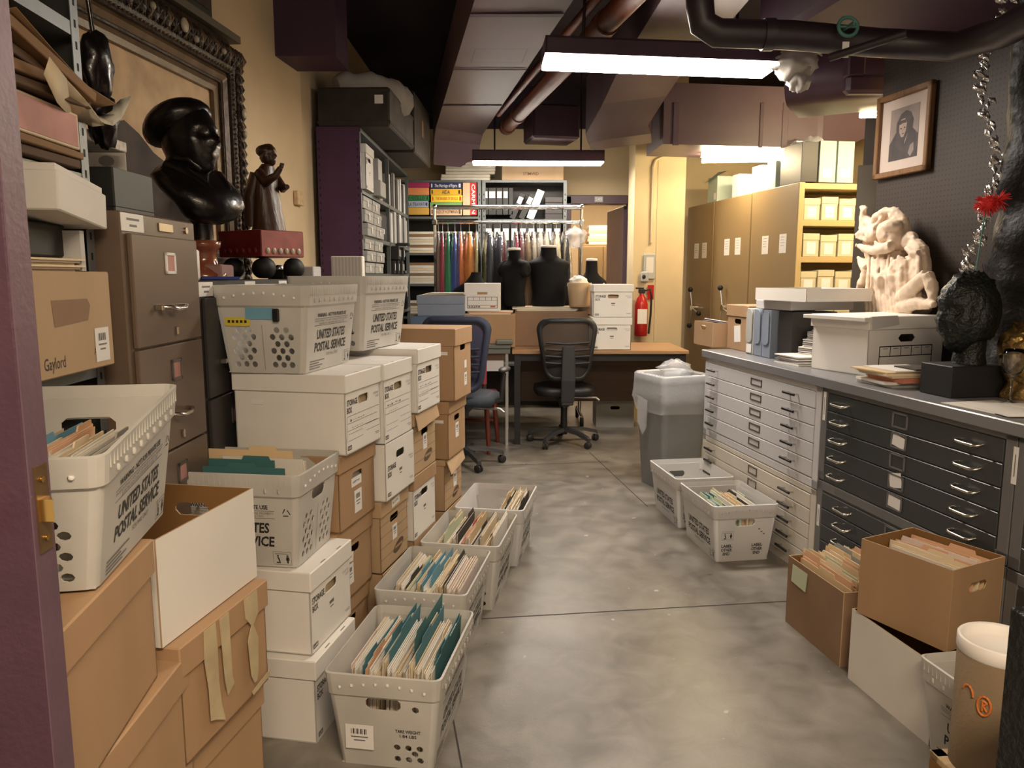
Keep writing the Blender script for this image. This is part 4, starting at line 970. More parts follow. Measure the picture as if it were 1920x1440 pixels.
# curled sheets hanging out past the post
def sheet(name, label, path, width, skin, cat='paper'):
    m = MB(); n = len(path); vs = []
    for p, (wx, wy, wz) in zip(path, width): vs += [Vector(p), Vector(p) + V(wx, wy, wz)]
    up = [v + V(.0015, -.001, .0015) for v in vs]; k = len(vs); fs = []
    for i in range(n - 1): a = 2 * i; fs += [(a, a + 1, a + 3, a + 2), (k + a, k + a + 2, k + a + 3, k + a + 1), (a, a + 2, k + a + 2, k + a), (a + 1, k + a + 1, k + a + 3, a + 3)]
    fs += [(0, k, k + 1, 1), (k - 2, k - 1, 2 * k - 1, 2 * k - 2)]
    m.add(vs + up, fs, skin, True); return m.build(name, label=label, cat=cat)
sheet('curled_sheet', 'stiff brown drawing sheet sticking out past the shelving post', [at(30, 15, 1.55), at(100, 95, 1.7), at(160, 160, 1.85), at(218, 196, 2.02)], [(-.25, .02, -.03), (-.25, .02, -.04), (-.22, .03, -.05), (-.10, .02, -.01)], 'old_paper')
sheet('curled_sheet', 'pale torn sheet curling beneath the stiff brown one', [at(92, 108, 1.62), at(125, 150, 1.72), at(165, 195, 1.85), at(195, 235, 2.0)], [(-.02, .01, -.03), (-.03, .01, -.045), (-.05, .02, -.03), (-.04, .02, .0)], 'paper_warm')
sheet('rolled_paper', 'yellowed roll of paper curling upward beyond the post', [at(196, 232, 1.98), at(212, 236, 2.02), at(228, 222, 2.05), at(240, 198, 2.07), at(246, 180, 2.08)], [(-.05, .04, .03), (-.05, .04, .03), (-.05, .04, .03), (-.035, .03, .02), (-.01, .01, 0)], 'linen')
# plank end
t_ = at(215, 262, 2.16); m = MB(); m.box(-.22, 0, 0, .25, -.016, .012, 'wood_pale', .002); m.build('plank', loc=V(-1.105, 2.03, t_.z + .0), rz=R(1), label='pale wood plank end jutting out behind the shelving post', cat='plank')
m = MB(); m.box(-.045, .045, 0, .004, -.05, .045, 'white_board'); m.add([V(-.008 + .022 * math.cos(a), -.0006, .0 + .016 * math.sin(a)) for a in [R(30 * i) for i in range(12)]], [tuple(range(12))], 'grey_box'); m.build('photo_card', loc=at(205, 302, 2.35), rz=R(12), label='bright white card with a grey smudge below the plank end', cat='card')
m = MB(); m.box(-.30, .02, -.35, .30, 0, .10, 'old_paper_dark', .003); m.build('flat_carton', loc=onshelf(.5, .05, 2.024), rz=-SR, label='brown flat carton on the highest visible shelf', cat='box')
m = MB(); m.box(-.38, -.02, -.40, .40, 0, .30, 'black_box', .003); m.build('dark_recess_fill', loc=onshelf(.5, 0, .752), rz=-SR, label='black block added for the dark recess under the archive carton', cat='crate')  # solid black block put in to darken the recess below the shelf
m = MB(); crump(m, (0, 0, 0), (.035, .05, .085), 2.7, 'bronze_black', 16); crump(m, (.01, 0, -.13), (.03, .04, .07), 6.7, 'bronze_black', 14); m.tube([(0, 0, .07), (-.01, -.02, .30)], .006, 'bronze_black', 6); m.build('black_bag', loc=at(180, 128, 2.10), label='crumpled glossy black bag hanging just behind the shelving post', cat='bag')
# ------------------------------------------------------------------ filing cabinets along the left wall
def filing(name, label, x, y0, y1, depth, h, n, skin, rz, drawers_vis=True):
    t = thing(name, label, 'filing cabinet', (x, y0, 0), rz, 'filing cabinets along the left wall'); w_ = y1 - y0
    m = MB(); m.box(-depth, 0, 0, w_, .0, h, skin, .004); m.build('cabinet_body', t)
    dh = (h - .06) / n
    for i in range(n):
        z1 = h - .055 - dh * i; z0 = z1 - dh + .006
        d = MB(); d.box(0, .014, .022, w_ - .022, z0, z1, skin, .003); dr = d.build('drawer', t)
        q = MB(); zc = z1 - dh * .24
        for (a, c) in (((-.032, -.024), (-.030, .030)), ((.024, .032), (-.030, .030)), ((-.032, .032), (-.030, -.022)), ((-.032, .032), (.022, .030))): q.box(.0145, .019, w_ / 2 + .01 + a[0], w_ / 2 + .01 + a[1], zc + c[0], zc + c[1], 'sticker' if i == 0 else 'bronze_label')
        q.build('card_frame', dr); q = MB(); q.box(.0146, .0165, w_ / 2 - .014, w_ / 2 + .034, zc - .022, zc + .022, 'pink_slab'); q.build('pink_card', dr)
        q = MB(); zc = z0 + dh * .34; q.tube([(.014, w_ / 2 - .055, zc), (.036, w_ / 2 - .05, zc), (.042, w_ / 2 - .02, zc - .006), (.042, w_ / 2 + .03, zc - .006), (.036, w_ / 2 + .058, zc), (.014, w_ / 2 + .062, zc)], .0065, 'nickel', 8); q.box(.014, .036, w_ / 2 - .105, w_ / 2 - .09, zc - .008, zc + .008, 'nickel', .002); q.build('handle', dr)
        q = MB(); q.box(.014, .022, w_ / 2 + .018, w_ / 2 + .030, z0 + .02, z0 + .045, 'nickel', .002); q.build('drawer_catch', dr)
    q = MB(); q.box(.0005, .003, .0, .12, h - .05, h - .004, 'sticker'); q.bar(V(.0035, 0, 0), V(0, 1, 0), V(0, 0, 1), .025, .095, h - .022, h - .016, 'ink_grey'); q.bar(V(.0035, 0, 0), V(0, 1, 0), V(0, 0, 1), .04, .08, h - .038, h - .032, 'ink_grey'); q.build('paper_label', t)
    q = MB(); q.box(.0005, .004, w_ / 2 - .02, w_ / 2 + .07, h - .040, h - .016, 'nickel', .001); q.build('maker_plate', t)
    q = MB(); q.tube([(.0, w_ - .07, h - .028), (.006, w_ - .07, h - .028)], .010, 'nickel', 12); q.build('lock', t)
    return t
filing('filing_cabinet', 'tall brown five-drawer filing cabinet with pink cards', -.990, 1.975, 2.440, .50, 1.585, 5, 'file_brown', R(.5))
for i, (y0, y1) in enumerate(((2.47, 2.92), (2.93, 3.38), (3.39, 3.90))):
    t = filing('filing_cabinet', ('dark filing cabinet next to the tall brown one', 'dark filing cabinet carrying the bust, behind the postal tub', 'dark filing cabinet carrying the red cart')[i], -1.005 - .01 * i, y0, y1, .44, 1.405, 4, 'file_dark', R(.5))
# boxes and small things on the cabinets
t = thing('archive_box', 'dark archive box with a grey end on the tall brown cabinet', 'box', (-1.085, 2.34, 1.587), R(0)); m = MB()
m.box(-.20, .0, -.20, .03, 0, .128, 'black_box', .003); m.box(.0, .002, -.198, .028, .002, .126, 'dim_grey'); m.build('box_body', t); m = MB(); m.box(-.20, .003, -.202, .032, .022, .024, 'seam'); m.build('lid_seam', t)
m = MB(); m.box(-.20, -.01, -.12, .12, 0, .02, 'paper_warm'); 
m = MB(); m.lathe([(.0, 0), (.042, .0), (.046, .01), (.046, .095), (.042, .10), (.0, .10)], 'cap_white', 20); m.build('white_jar', loc=(-1.08, 2.56, 1.407), label='squat white jar beside the tall brown cabinet', cat='jar')
m = MB(); m.box(-.06, .06, -.10, .10, 0, .055, 'mauve', .006); m.build('cardboard_case', loc=(-1.10, 2.83, 1.407), rz=R(8), label='dusty pink case at the foot of the marble pedestal', cat='case')
m = MB(); m.tube([(0, -.06, .006), (0, .07, .006)], .006, 'blue_pen', 8); m.build('pen', loc=(-1.022, 2.70, 1.407), rz=R(-50), label='blue pen lying on the dark cabinet', cat='pen')
# head builder: face looks along +X
def head(m, c, s, skin, yaw=0, rough=0.0, beard=0.0, seed=0, hair=0.0):
    rings = []; K, N = 26, 34
    for i in range(K + 1):
        ph = -math.pi / 2 + math.pi * (i + .02) / (K + .04); row = []
        for j in range(N):
            th = 2 * math.pi * j / N
            x, y, z = math.cos(ph) * math.cos(th), math.cos(ph) * math.sin(th), math.sin(ph)
            f = V(x * .098, y * .078, z * .125)
            if z < 0: f.y *= 1 - .28 * z * z; f.x += .012 * (-z)
            g = lambda a, b_, sa, sb: math.exp(-((th if th < math.pi else th - 2 * math.pi) - a) ** 2 / sa ** 2 - (z - b_) ** 2 / sb ** 2)
            k = .030 * g(0, -.10, .16, .16) + .014 * g(0, .08, .10, .16) + .010 * (g(.38, .26, .3, .09) + g(-.38, .26, .3, .09)) - .016 * (g(.36, .10, .2, .10) + g(-.36, .10, .2, .10))
            k += .008 * g(0, -.44, .26, .06) - .006 * g(0, -.36, .3, .04) + .016 * g(0, -.74, .3, .14) + .010 * (g(.75, -.10, .3, .2) + g(-.75, -.10, .3, .2))
            k += .012 * (g(1.55, .0, .12, .16) + g(-1.55, .0, .12, .16))
            f += V(math.cos(th) , math.sin(th), 0) * k
            if beard and z < -.25 and abs(th if th < math.pi else th - 2 * math.pi) < 1.3: f += V(.018, 0, -.02) * beard
            if rough: f *= 1 + rough * noise.noise(V(x, y, z) * 7 + V(seed, 0, 0)) + rough * .6 * noise.noise(V(x, y, z) * 16 + V(0, seed, 0))
            if hair and (z > .35 or abs(th if th < math.pi else th - 2 * math.pi) > 1.15) and z > -.6: f *= 1 + hair * (.5 + abs(noise.noise(V(x, y, z) * 6 + V(seed, 3, 0))))
            f *= s; row.append(Vector(c) + V(f.x * math.cos(yaw) - f.y * math.sin(yaw), f.x * math.sin(yaw) + f.y * math.cos(yaw), f.z))
        rings.append(row)
    m.loft(rings, skin)
# bronze bust wearing a beret, on a marble pedestal
bl = (-1.105, 2.78, 1.408)
t = thing('portrait_bust', 'glossy black bust of a man in a soft beret', 'sculpture', bl, R(-22))
m = MB(); m.lathe([(.075, 0), (.078, .018), (.068, .03), (.050, .052), (.044, .085), (.050, .105), (.060, .115), (.062, .135), (.040, .14)], 'red_marble', 28); m.build('marble_pedestal', t)
m = MB(); m.lathe([(.038, .14), (.036, .20), (.05, .22)], 'bronze_black', 16)
m.loft([ring(.045, -.01, .195, .035, .05, 24), ring(.055, -.01, .215, .075, .10, 24), ring(.045, 0, .26, .095, .14, 24), ring(.0, .01, .31, .100, .165, 24), ring(-.05, .02, .355, .090, .17, 24), ring(-.075, .02, .385, .075, .12, 24), ring(-.08, .02, .41, .06, .075, 24), ring(-.075, .02, .45, .055, .058, 24), ring(-.06, .02, .49, .058, .06, 24)], 'bronze_black')
for y_ in (-1, 1):                                                   # jacket lapels and folds
    m.tube([(-.07, .02 + .10 * y_, .395), (-.005, .02 + .085 * y_, .37), (.065, .01 + .05 * y_, .315), (.115, -.005 + .02 * y_, .25)], [.016, .022, .022, .012], 'bronze_black', 8)
    m.tube([(-.04, .02 + .15 * y_, .365), (.03, .01 + .125 * y_, .31), (.09, .0 + .085 * y_, .255)], [.010, .014, .010], 'bronze_black', 7)
    m.tube([(-.06, .02 + .06 * y_, .42), (-.01, .02 + .05 * y_, .415), (.012, .02 + .02 * y_, .385)], [.016, .018, .014], 'bronze_black', 8)
m.ball((.012, .015, .395), .022, .026, .02, 'bronze_black', 10, 6)
head(m, (-.055, .02, .492), 1.08, 'bronze_black', 0, .03, .25, 2)
m.build('bust_figure', t)
m = MB()
def bend(p): return V(p.x, p.y, p.z + .10 * p.x + .05 * p.y - .9 * p.x * p.x)
m.ball((-.02, 0, 0), .128, .118, .066, 'bronze_black', 24, 12, bend); m.lathe([(.090, -.045), (.096, -.02), (.092, .01)], 'bronze_black', 22); m.build('beret', t, loc=(-.088, .02, .568), rot=(R(4), R(-16), 0))
# red lacquer cart on black ball wheels with a carved figure
cl_ = (-1.190, 3.70, 1.408)
t = thing('toy_cart', 'red lacquer cart with studded sides on black ball wheels', 'cart', cl_, R(-33))
m = MB(); m.box(-.15, .15, -.125, .125, .100, .222, 'red_lacquer', .004); m.box(-.149, .149, -.1265, -.1245, .102, .220, 'red_lacquer'); m.box(.1495, .1512, -.122, .122, .103, .219, 'red_lacquer_lit'); m.build('cart_body', t)
for i in range(6):
    for (a, c, r) in ((.152, -.09 + .036 * i, 0),): q = MB(); q.ball((a, c, .128), .006, .013, .015, 'gilt_dot', 10, 6); q.build('stud', t)
    q = MB(); q.ball((-.11 + .044 * i, -.128, .128), .013, .006, .015, 'red_lacquer', 10, 6); q.build('stud', t)
for x, y in ((-.11, -.08), (.12, -.085), (.12, .085), (-.11, .085)): q = MB(); q.ball((x, y, .050), .050, .050, .050, 'black', 18, 10); q.build('ball_wheel', t)
t = thing('carved_figurine', 'dark carved wood figurine in a robe raising one hand', 'sculpture', (cl_[0] + .045, cl_[1] - .02, cl_[2] + .2225), R(-20))
m = MB(); m.loft([ring(0, 0, 0, .075, .085, 18), ring(0, 0, .02, .072, .080, 18), ring(-.005, 0, .10, .062, .074, 18), ring(-.008, 0, .20, .050, .070, 18), ring(-.005, 0, .255, .045, .072, 18), ring(.0, 0, .285, .032, .045, 18), ring(.006, 0, .305, .026, .030, 18)], 'dark_wood')
m.tube([(-.03, .05, .30), (-.06, .04, .18), (-.075, .03, .02)], [.03, .035, .03], 'dark_wood', 8); m.tube([(-.02, -.05, .26), (-.05, -.06, .15), (-.06, -.05, .02)], [.028, .032, .03], 'dark_wood', 8)
m.tube([(.0, -.055, .26), (.05, -.075, .215), (.095, -.06, .245), (.118, -.055, .278)], [.026, .024, .016, .012], 'dark_wood', 8)
for k in range(3): m.tube([(.118, -.06 + .008 * k, .278), (.128, -.062 + .009 * k, .298)], [.006, .004], 'dark_wood', 6)
m.tube([(.0, .055, .26), (.045, .06, .20), (.085, .035, .205)], [.026, .022, .012], 'dark_wood', 8)
head(m, (.012, 0, .345), .38, 'dark_wood', 0, .02, .5, 5, .18); m.ball((-.004, 0, .365), .044, .042, .030, 'dark_wood', 16, 8); m.build('robed_figure', t)
m = MB(); m.box(-.05, .05, -.07, .07, 0, .045, 'black', .006); 
for y in (-.035, .035): m.ball((0, y, .05), .024, .022, .02, 'steel', 12, 6)
m.build('hole_punch', loc=(-1.12, 3.80, 1.407), rz=R(-20), label='black desktop hole punch with two steel caps', cat='hole punch'); MBx = None
m = MB(); m.box(-.055, .055, -.05, .05, 0, .06, 'grey_white', .004); m.build('card_box', loc=(-1.015, 3.83, 1.407), rz=R(-8), label='small pale grey box beside the hole punch', cat='box')
m = MB(); m.box(-.08, .08, -.004, .06, 0, .115, 'white_board', .004)
for i in range(9): m.box(-.075 + .017 * i, -.068 + .017 * i, -.0048, -.004, .004, .111, 'grey_white')
p = at(651, 517, 3.95); m.build('ribbed_box', loc=(p.x, 3.95, 1.407), label='ribbed white plastic box before the purple shelf end', cat='box')
m = MB(); m.box(-.6, 0, 0, .6, 0, 1.405, 'file_dark', .004); m.build('filing_cabinet', loc=(-.76, 3.92, 0), rz=R(1), label='dark cabinet under the ribbed white plastic box', cat='filing cabinet', group='filing cabinets along the left wall')
# ------------------------------------------------------------------ ornate picture frame against the wall
FY0, FY1, FZ0, FZ1 = 2.55, 4.17, 1.30, 2.60
fa = math.atan2(LW(4) - LW(3), 1.0)
t = thing('ornate_frame', 'huge ornate dark picture frame holding a torn tan canvas', 'picture frame', (LW(FY0) + .045, FY0, FZ0), -fa)
FW, FH = (FY1 - FY0) / math.cos(fa), FZ1 - FZ0
def band(m, inset, x0, x1, wd, skin, rr):
    def rp(i): return [V(0, FW / 2 + p.x, FH / 2 + p.y) for p in rrect(FW / 2 - i, FH / 2 - i, 0, max(.01, rr - i), 6)]
    a, c, d = rp(inset), rp(inset + wd * .5), rp(inset + wd)
    X_ = lambda pts, x: [p + V(x, 0, 0) for p in pts]
    m.loft([X_(a, 0), X_(a, x0), X_(c, x1), X_(d, x0), X_(d, 0)], skin, closed=True, smooth=False)
m = MB(); band(m, .0, .02, .03, .03, 'frame_back', .18); band(m, .02, .055, .075, .15, 'frame_dark', .20); m.build('carved_moulding', t)
m = MB(); band(m, .165, .075, .085, .022, 'frame_dark', .12); band(m, .185, .055, .068, .045, 'frame_gilt', .1); band(m, .228, .05, .05, .012, 'frame_dark', .06); band(m, .238, .036, .040, .05, 'frame_gilt', .05); m.build('inner_moulding', t)
m = MB(); rnd = random.Random(4); per = []
for i in range(34): per.append((.06 + (FW - .12) * i / 33, FH - .095))
for i in range(24): per.append((FW - .095, .1 + (FH - .25) * i / 23))
for i in range(24): per.append((.095, .1 + (FH - .25) * i / 23))
for i, (y, z) in enumerate(per):
    a = .026 + .010 * (i % 2); m.ball((.072, y, z), .020, a * (.7 if i % 2 else 1), .030 if i % 2 else .046, 'frame_dark', 9, 6)
    for k in (-1, 1): m.tube([(.070, y, z - .045 * k), (.094, y + .012 * k, z), (.070, y + .020, z + .045 * k)], [.005, .008, .004], 'frame_gilt' if i % 3 == 0 else 'frame_dark', 5)
for i in range(46):
    q = m; q.ball((.050, .14 + (FW - .28) * i / 45, FH - .026), .007, .007, .007, 'frame_gilt', 7, 5); q.ball((.088, .19 + (FW - .38) * i / 45, FH - .176), .006, .006, .006, 'frame_gilt', 7, 5)
    if i < 40: q.ball((.050, FW - .026, .03 + (FH - .22) * i / 39), .007, .007, .007, 'frame_gilt', 7, 5); q.ball((.088, FW - .176, .19 + (FH - .38) * i / 39), .006, .006, .006, 'frame_gilt', 7, 5)
m.build('leaf_carving', t)
for (y, z, r) in ((FW * .60, FH - .10, .028), (FW * .28, FH - .10, .016), (FW * .66, FH - .13, .014), (FW - .10, FH - .36, .022), (FW - .10, FH - .46, .016), (FW * .45, FH - .10, .014), (FW * .82, FH - .11, .013)): q = MB(); q.ball((.10, y, z), .012, r, r * 1.1, 'gilt_dot', 14, 8); q.build('boss', t)
m = MB(); i0 = .29; m.box(.010, .014, i0 - .01, FW - i0 + .01, i0 - .01, FH - i0 + .01, 'canvas_tan')
m.build('tan_canvas', t)
m = MB(); 
tear = [(FW * .20, .30), (FW * .20, .62), (FW * .30, .70), (FW * .38, .735), (FW * .44, .70), (FW * .50, .64), (FW * .58, .60), (FW * .80, .58), (FW * .80, .30)]
m.add([V(.016, y, z) for y, z in tear] + [V(.0145, y, z) for y, z in tear], [tuple(range(len(tear)))] + [(i, (i + 1) % len(tear), len(tear) + (i + 1) % len(tear), len(tear) + i) for i in range(len(tear))], 'canvas_dark')
m.add([V(.018, y, z) for y, z in ((FW * .26, .46), (FW * .34, .44), (FW * .35, .58), (FW * .27, .60))], [(0, 1, 2, 3)], 'salmon')
m.build('torn_painting', t)
m = MB(); m.box(0, .05, 0, .96, 0, .60, 'black_box', .004); m.box(.05, .056, .03, .93, .03, .57, 'canvas_dark'); m.build('dark_picture', loc=(LW(2.98) + .02, 2.98, 2.655), rz=-fa, label='dark panel hanging high above the ornate frame', cat='picture')
m = MB(); m.box(0, .08, 0, 1.70, 0, .035, 'frame_back'); m.build('wall_ledge', loc=(LW(2.5) + .01, 2.5, 2.612), rz=-fa, label='grey board edge along the top of the ornate frame', cat='board')
# ------------------------------------------------------------------ tall purple-ended shelving along the left wall
SX = -1.056; SY0, SY1 = 5.5, 8.0; SD = .30; SZ = 2.445
t = thing('tall_shelving', 'tall grey shelving with a purple end panel along the left wall', 'shelf', (SX, SY0, 0), 0)
m = MB(); m.box(-SD, 0, -.004, 0, 0, SZ, 'shelf_purple'); 
for x in (-SD + .016, -.018):
    for k in range(44): m.box(x - .004, x + .004, -.0052, -.004, .1 + .052 * k, .118 + .052 * k, 'seam')
m.build('end_panel', t)
SLV = (.55, 1.0, at(689, 442, 5.5).z, at(689, 357, 5.5).z, SZ)
SLV = (.35, .72, 1.10, 1.44 + .0, 1.71, 2.03, SZ)
for z in SLV: m = MB(); m.box(-SD, 0, 0, SY1 - SY0, z - .03, z, 'shelf_grey'); m.build('shelf_board', t)
for y in (0, 1.235, SY1 - SY0 - .03):
    for x in (-SD, -.03): m = MB(); m.box(x, x + .03, y, y + .03, 0, SZ, 'shelf_grey'); m.build('post', t)
m = MB(); m.box(-SD, -SD + .003, .03, SY1 - SY0, 0, SZ, 'file_dark'); m.build('back_panel', t)
GB = 'boxes and binders on the tall grey shelving'
rs = random.Random(3)
def sb(name, label, x0, x1, y0, y1, z0, z1, skin, cat, group=GB, lab=None, ledge=None, rz=0.0):
    """box on a shelf; the face towards the aisle is at x1"""
    c = V(x1, (y0 + y1) / 2, z0); hy = (y1 - y0) / 2
    if lab is None and ledge is None:
        m = MB(); m.box(x0 - x1, 0, -hy, hy, .001, z1 - z0, skin, .003); return m.build(name, loc=c, rz=rz, label=label, cat=cat, group=group)
    t = thing(name, label, cat, c, rz, group)
    m = MB(); m.box(x0 - x1, 0, -hy, hy, .001, z1 - z0, skin, .003)
    if ledge: m.box(x0 - x1 - .002, .003, -hy - .002, hy + .002, (z1 - z0) * .62, z1 - z0, skin, .002)
    m.build('box_body', t)
    if lab: m = MB(); a, bq, c_, d_ = lab; m.box(.0034, .0046, a, bq, c_, d_, 'sticker'); m.build('label_sticker', t)
    return t
Y = lambda k: SY0 + .05 + k
sbox('storage_box', 'white storage box on the top shelf of the purple-ended shelving', (SX + .03, Y(.02)), 0, .31, .30, .315, 2.031, style='plain', group=GB)
sb('flat_box', 'white upright box beside the white storage box on the top shelf', SX - .26, SX - .02, Y(.36), Y(.44), 2.031, 2.34, 'grey_white', 'box')
sb('flat_box', 'pale grey shoe box low at the front of the top shelf', SX - .22, SX + .05, Y(.47), Y(.72), 2.031, 2.15, 'archive_grey', 'box')
sb('flat_box', 'tall white board box at the middle of the top shelf', SX - .26, SX - .02, Y(.80), Y(.98), 2.031, 2.36, 'grey_white', 'box')
cols = ['grey_white', 'black_box', 'grey_box', 'black_box', 'archive_grey', 'grey_white', 'black_box', 'grey_white']
for i, c in enumerate(cols):
    y = Y(1.26 + .135 * i); sb('binder', ('pale upright binder', 'black upright binder')[c == 'black_box'] + ' on the far half of the top shelf', SX - .26, SX - .01, y, y + .075, 2.031, 2.30 + .02 * (i % 3), c, 'binder')
for r in range(3):
    for c in range(2):
        y = Y(.02 + .36 * c + .04 * (r == 0)); z = 1.711 + .095 * r
        sb('lidded_box', '%s pale grey lidded box on the second shelf, %s' % (('lowest', 'middle', 'topmost')[r], ('by the purple end', 'away from the purple end')[c]), SX - .26, SX + .01 * (2 - r), y, y + .33, z, z + .088, 'archive_grey', 'box', lab=(-.03, .02, .02, .07), ledge=True)
sb('flat_box', 'black box with a white card between grey boxes and box files on the second shelf', SX - .26, SX - .02, Y(.80), Y(1.16), 1.711, 1.93, 'black_box', 'box', lab=(-.06, .04, .06, .10))
for i, c in enumerate(['grey_white', 'archive_grey', 'black_box', 'grey_white', 'grey_box', 'grey_box', 'archive_grey']):
    y = Y(1.26 + .155 * i); sb('binder', ('pale upright box file', 'black upright box file')[c == 'black_box'] + ' on the far half of the second shelf', SX - .26, SX + .01 * (i % 2), y, y + .11, 1.711, 1.97 + .02 * (i % 2), c, 'box file')
for r in range(3):
    for c in range(2):
        y = Y(.05 + .40 * c); z = 1.441 + .085 * r
        sb('lidded_box', '%s pale grey lidded box on the third shelf, %s' % (('lowest', 'middle', 'topmost')[r], ('by the purple end', 'away from the purple end')[c]), SX - .26, SX + .012 * (r % 2), y, y + .36, z, z + .078, 'archive_grey', 'box', lab=(-.03, .02, .015, .06), ledge=True)
for i in range(10):
    y = Y(1.28 + .105 * (i % 5)); z = 1.441 + .125 * (i // 5)
    sb('tape_case', 'black tape case with a white label on the far half of the third shelf', SX - .2, SX + .02 + .02 * (i % 3), y, y + .07, z, z + .118, 'black_box', 'tape case', lab=(-.012, .012, .03, .09))
sb('tape_case', 'black tape case sliding off the stack on the third shelf', SX - .1, SX + .12, Y(1.5), Y(1.60), 1.695, 1.72, 'black_box', 'tape case')
for r in range(3):
    for c in range(3):
        y = Y(.06 + .39 * c); z = 1.101 + .1 * r
        sb('lidded_box', '%s grey lidded box on the fourth shelf, row place %d from the purple end' % (('lowest', 'middle', 'topmost')[r], c + 1), SX - .26, SX, y, y + .36, z, z + .09, 'archive_grey', 'box', ledge=True)
for i in range(7):
    y = Y(1.28 + .15 * i); sb('binder', 'black binder on the far half of the fourth shelf', SX - .26, SX + .01 * (i % 3), y, y + .09, 1.101, 1.36, 'black_box', 'binder', lab=(-.02, .02, .12, .2))
# trunks and cloth on top
p = at(687, 245, 5.5)
t = thing('trunk', 'big dark trunk with a white label on the tall shelving', 'trunk', (SX + .01, 5.5, SZ + .001), R(-2)); m = MB(); zt_ = at(687, 160, 5.45).z - SZ
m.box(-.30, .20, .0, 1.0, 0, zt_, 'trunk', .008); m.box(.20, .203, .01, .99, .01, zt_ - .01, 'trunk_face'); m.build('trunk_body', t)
m = MB(); m.box(.10, .16, -.003, 0, zt_ * .58, zt_ * .80, 'sticker'); m.build('label_sticker', t)
m = MB()
for z in (.02, zt_ - .03): m.box(-.305, .208, -.004, 1.004, z, z + .02, 'trunk', .002)
m.build('batten', t)
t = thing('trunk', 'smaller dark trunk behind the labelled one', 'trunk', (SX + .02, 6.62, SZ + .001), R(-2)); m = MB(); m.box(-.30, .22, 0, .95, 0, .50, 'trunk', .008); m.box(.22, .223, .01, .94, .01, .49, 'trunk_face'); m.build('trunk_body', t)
m = MB(); m.box(.2235, .2245, .42, .52, .2, .34, 'kraft'); m.build('label_sticker', t)
m = MB(); pp = [at(630, 158, 5.6), at(690, 158, 5.75), at(730, 172, 5.9), at(750, 190, 6.05)]
pts = []; 
for i in range(13): a = i / 12 * 3; k = min(2, int(a)); pts.append(pp[k].lerp(pp[k + 1], a - k) + V(0, 0, .02 * math.sin(i * 2.1) + .0))
m.tube(pts, [.05 + .035 * abs(math.sin(i * .9)) + .003 * i for i in range(13)], 'rag_grey', 10); m.build('rolled_cloth', label='rolled grey cloth lying on the big dark trunk', cat='cloth')
# ------------------------------------------------------------------ grey shelving against the back wall
BX0, BXM, BX1 = at(745, 345, 8.1).x, at(903, 345, 8.1).x, at(1063, 345, 8.1).x; BT = at(903, 338, 8.1).z
BYF = 8.1
zs1, zs2 = at(903, 406, 8.1).z, at(903, 470, 8.1).z
GL = [(BX0, BXM - .005, (BT, zs1, 1.66, 1.34, 1.0, .5)), (BXM + .005, BX1, (BT, at(903, 411, 8.1).z, 1.66, 1.34, 1.0, .5))]
for k, (x0, x1, zz) in enumerate(GL):
    t = thing('steel_shelving', ('grey steel shelving of bright opera boxes on the back wall', 'grey steel shelving of black binders on the back wall')[k], 'shelf', (x0, BYF, 0), 0)
    for z in zz: m = MB(); m.box(0, x1 - x0, 0, .33, z - .022, z, 'shelf_grey'); m.build('shelf_board', t)
    for x in (0, x1 - x0 - .035):
        m = MB(); m.box(x, x + .035, -.003, .0, 0, BT, 'shelf_grey'); m.box(x + (0 if x == 0 else .032), x + (.003 if x == 0 else .035), 0, .33, 0, BT, 'shelf_grey')
        for i in range(40): m.box(x + .013, x + .022, -.0038, -.003, .1 + .055 * i, .118 + .055 * i, 'seam')
        m.build('post', t)
    m = MB(); m.box(0, x1 - x0, .325, .33, 0, BT, 'file_dark'); m.build('back_panel', t)
GO = 'opera boxes on the back shelving'
def opera(label, px0, px1, py0, py1, skin, text='', tcol='ink', font=.6, wfrac=.6, Yp=BYF + .01, vert=False):
    p, q = at(px0, py1, Yp), at(px1, py0, Yp); wd, ht = q.x - p.x, q.z - p.z - .002
    t_ = thing('opera_box', label, 'box', (p.x, Yp, p.z + .0015), 0, GO); m = MB(); m.box(0, wd, 0, .25, 0, ht, skin, .003)
    if text: 
        if vert: m.text(text, V(wd * .26, -.0008, ht * .95), V(0, 0, -1), V(1, 0, 0), wd * .5, tcol, w=ht * .9, bold=.02)
        else: m.text(text, V(wd / 2, -.0008, ht * (.5 - font / 2)), V(1, 0, 0), V(0, 0, 1), ht * font, tcol, w=wd * wfrac, align='C', bold=.015)
        if not vert: m.bar(V(0, -.0007, 0), V(1, 0, 0), V(0, 0, 1), wd * .04, wd * .08, ht * .2, ht * .8, tcol); m.bar(V(0, -.0007, 0), V(1, 0, 0), V(0, 0, 1), wd * .9, wd * .96, ht * .2, ht * .8, tcol)
    m.build('box_body', t_); return t_
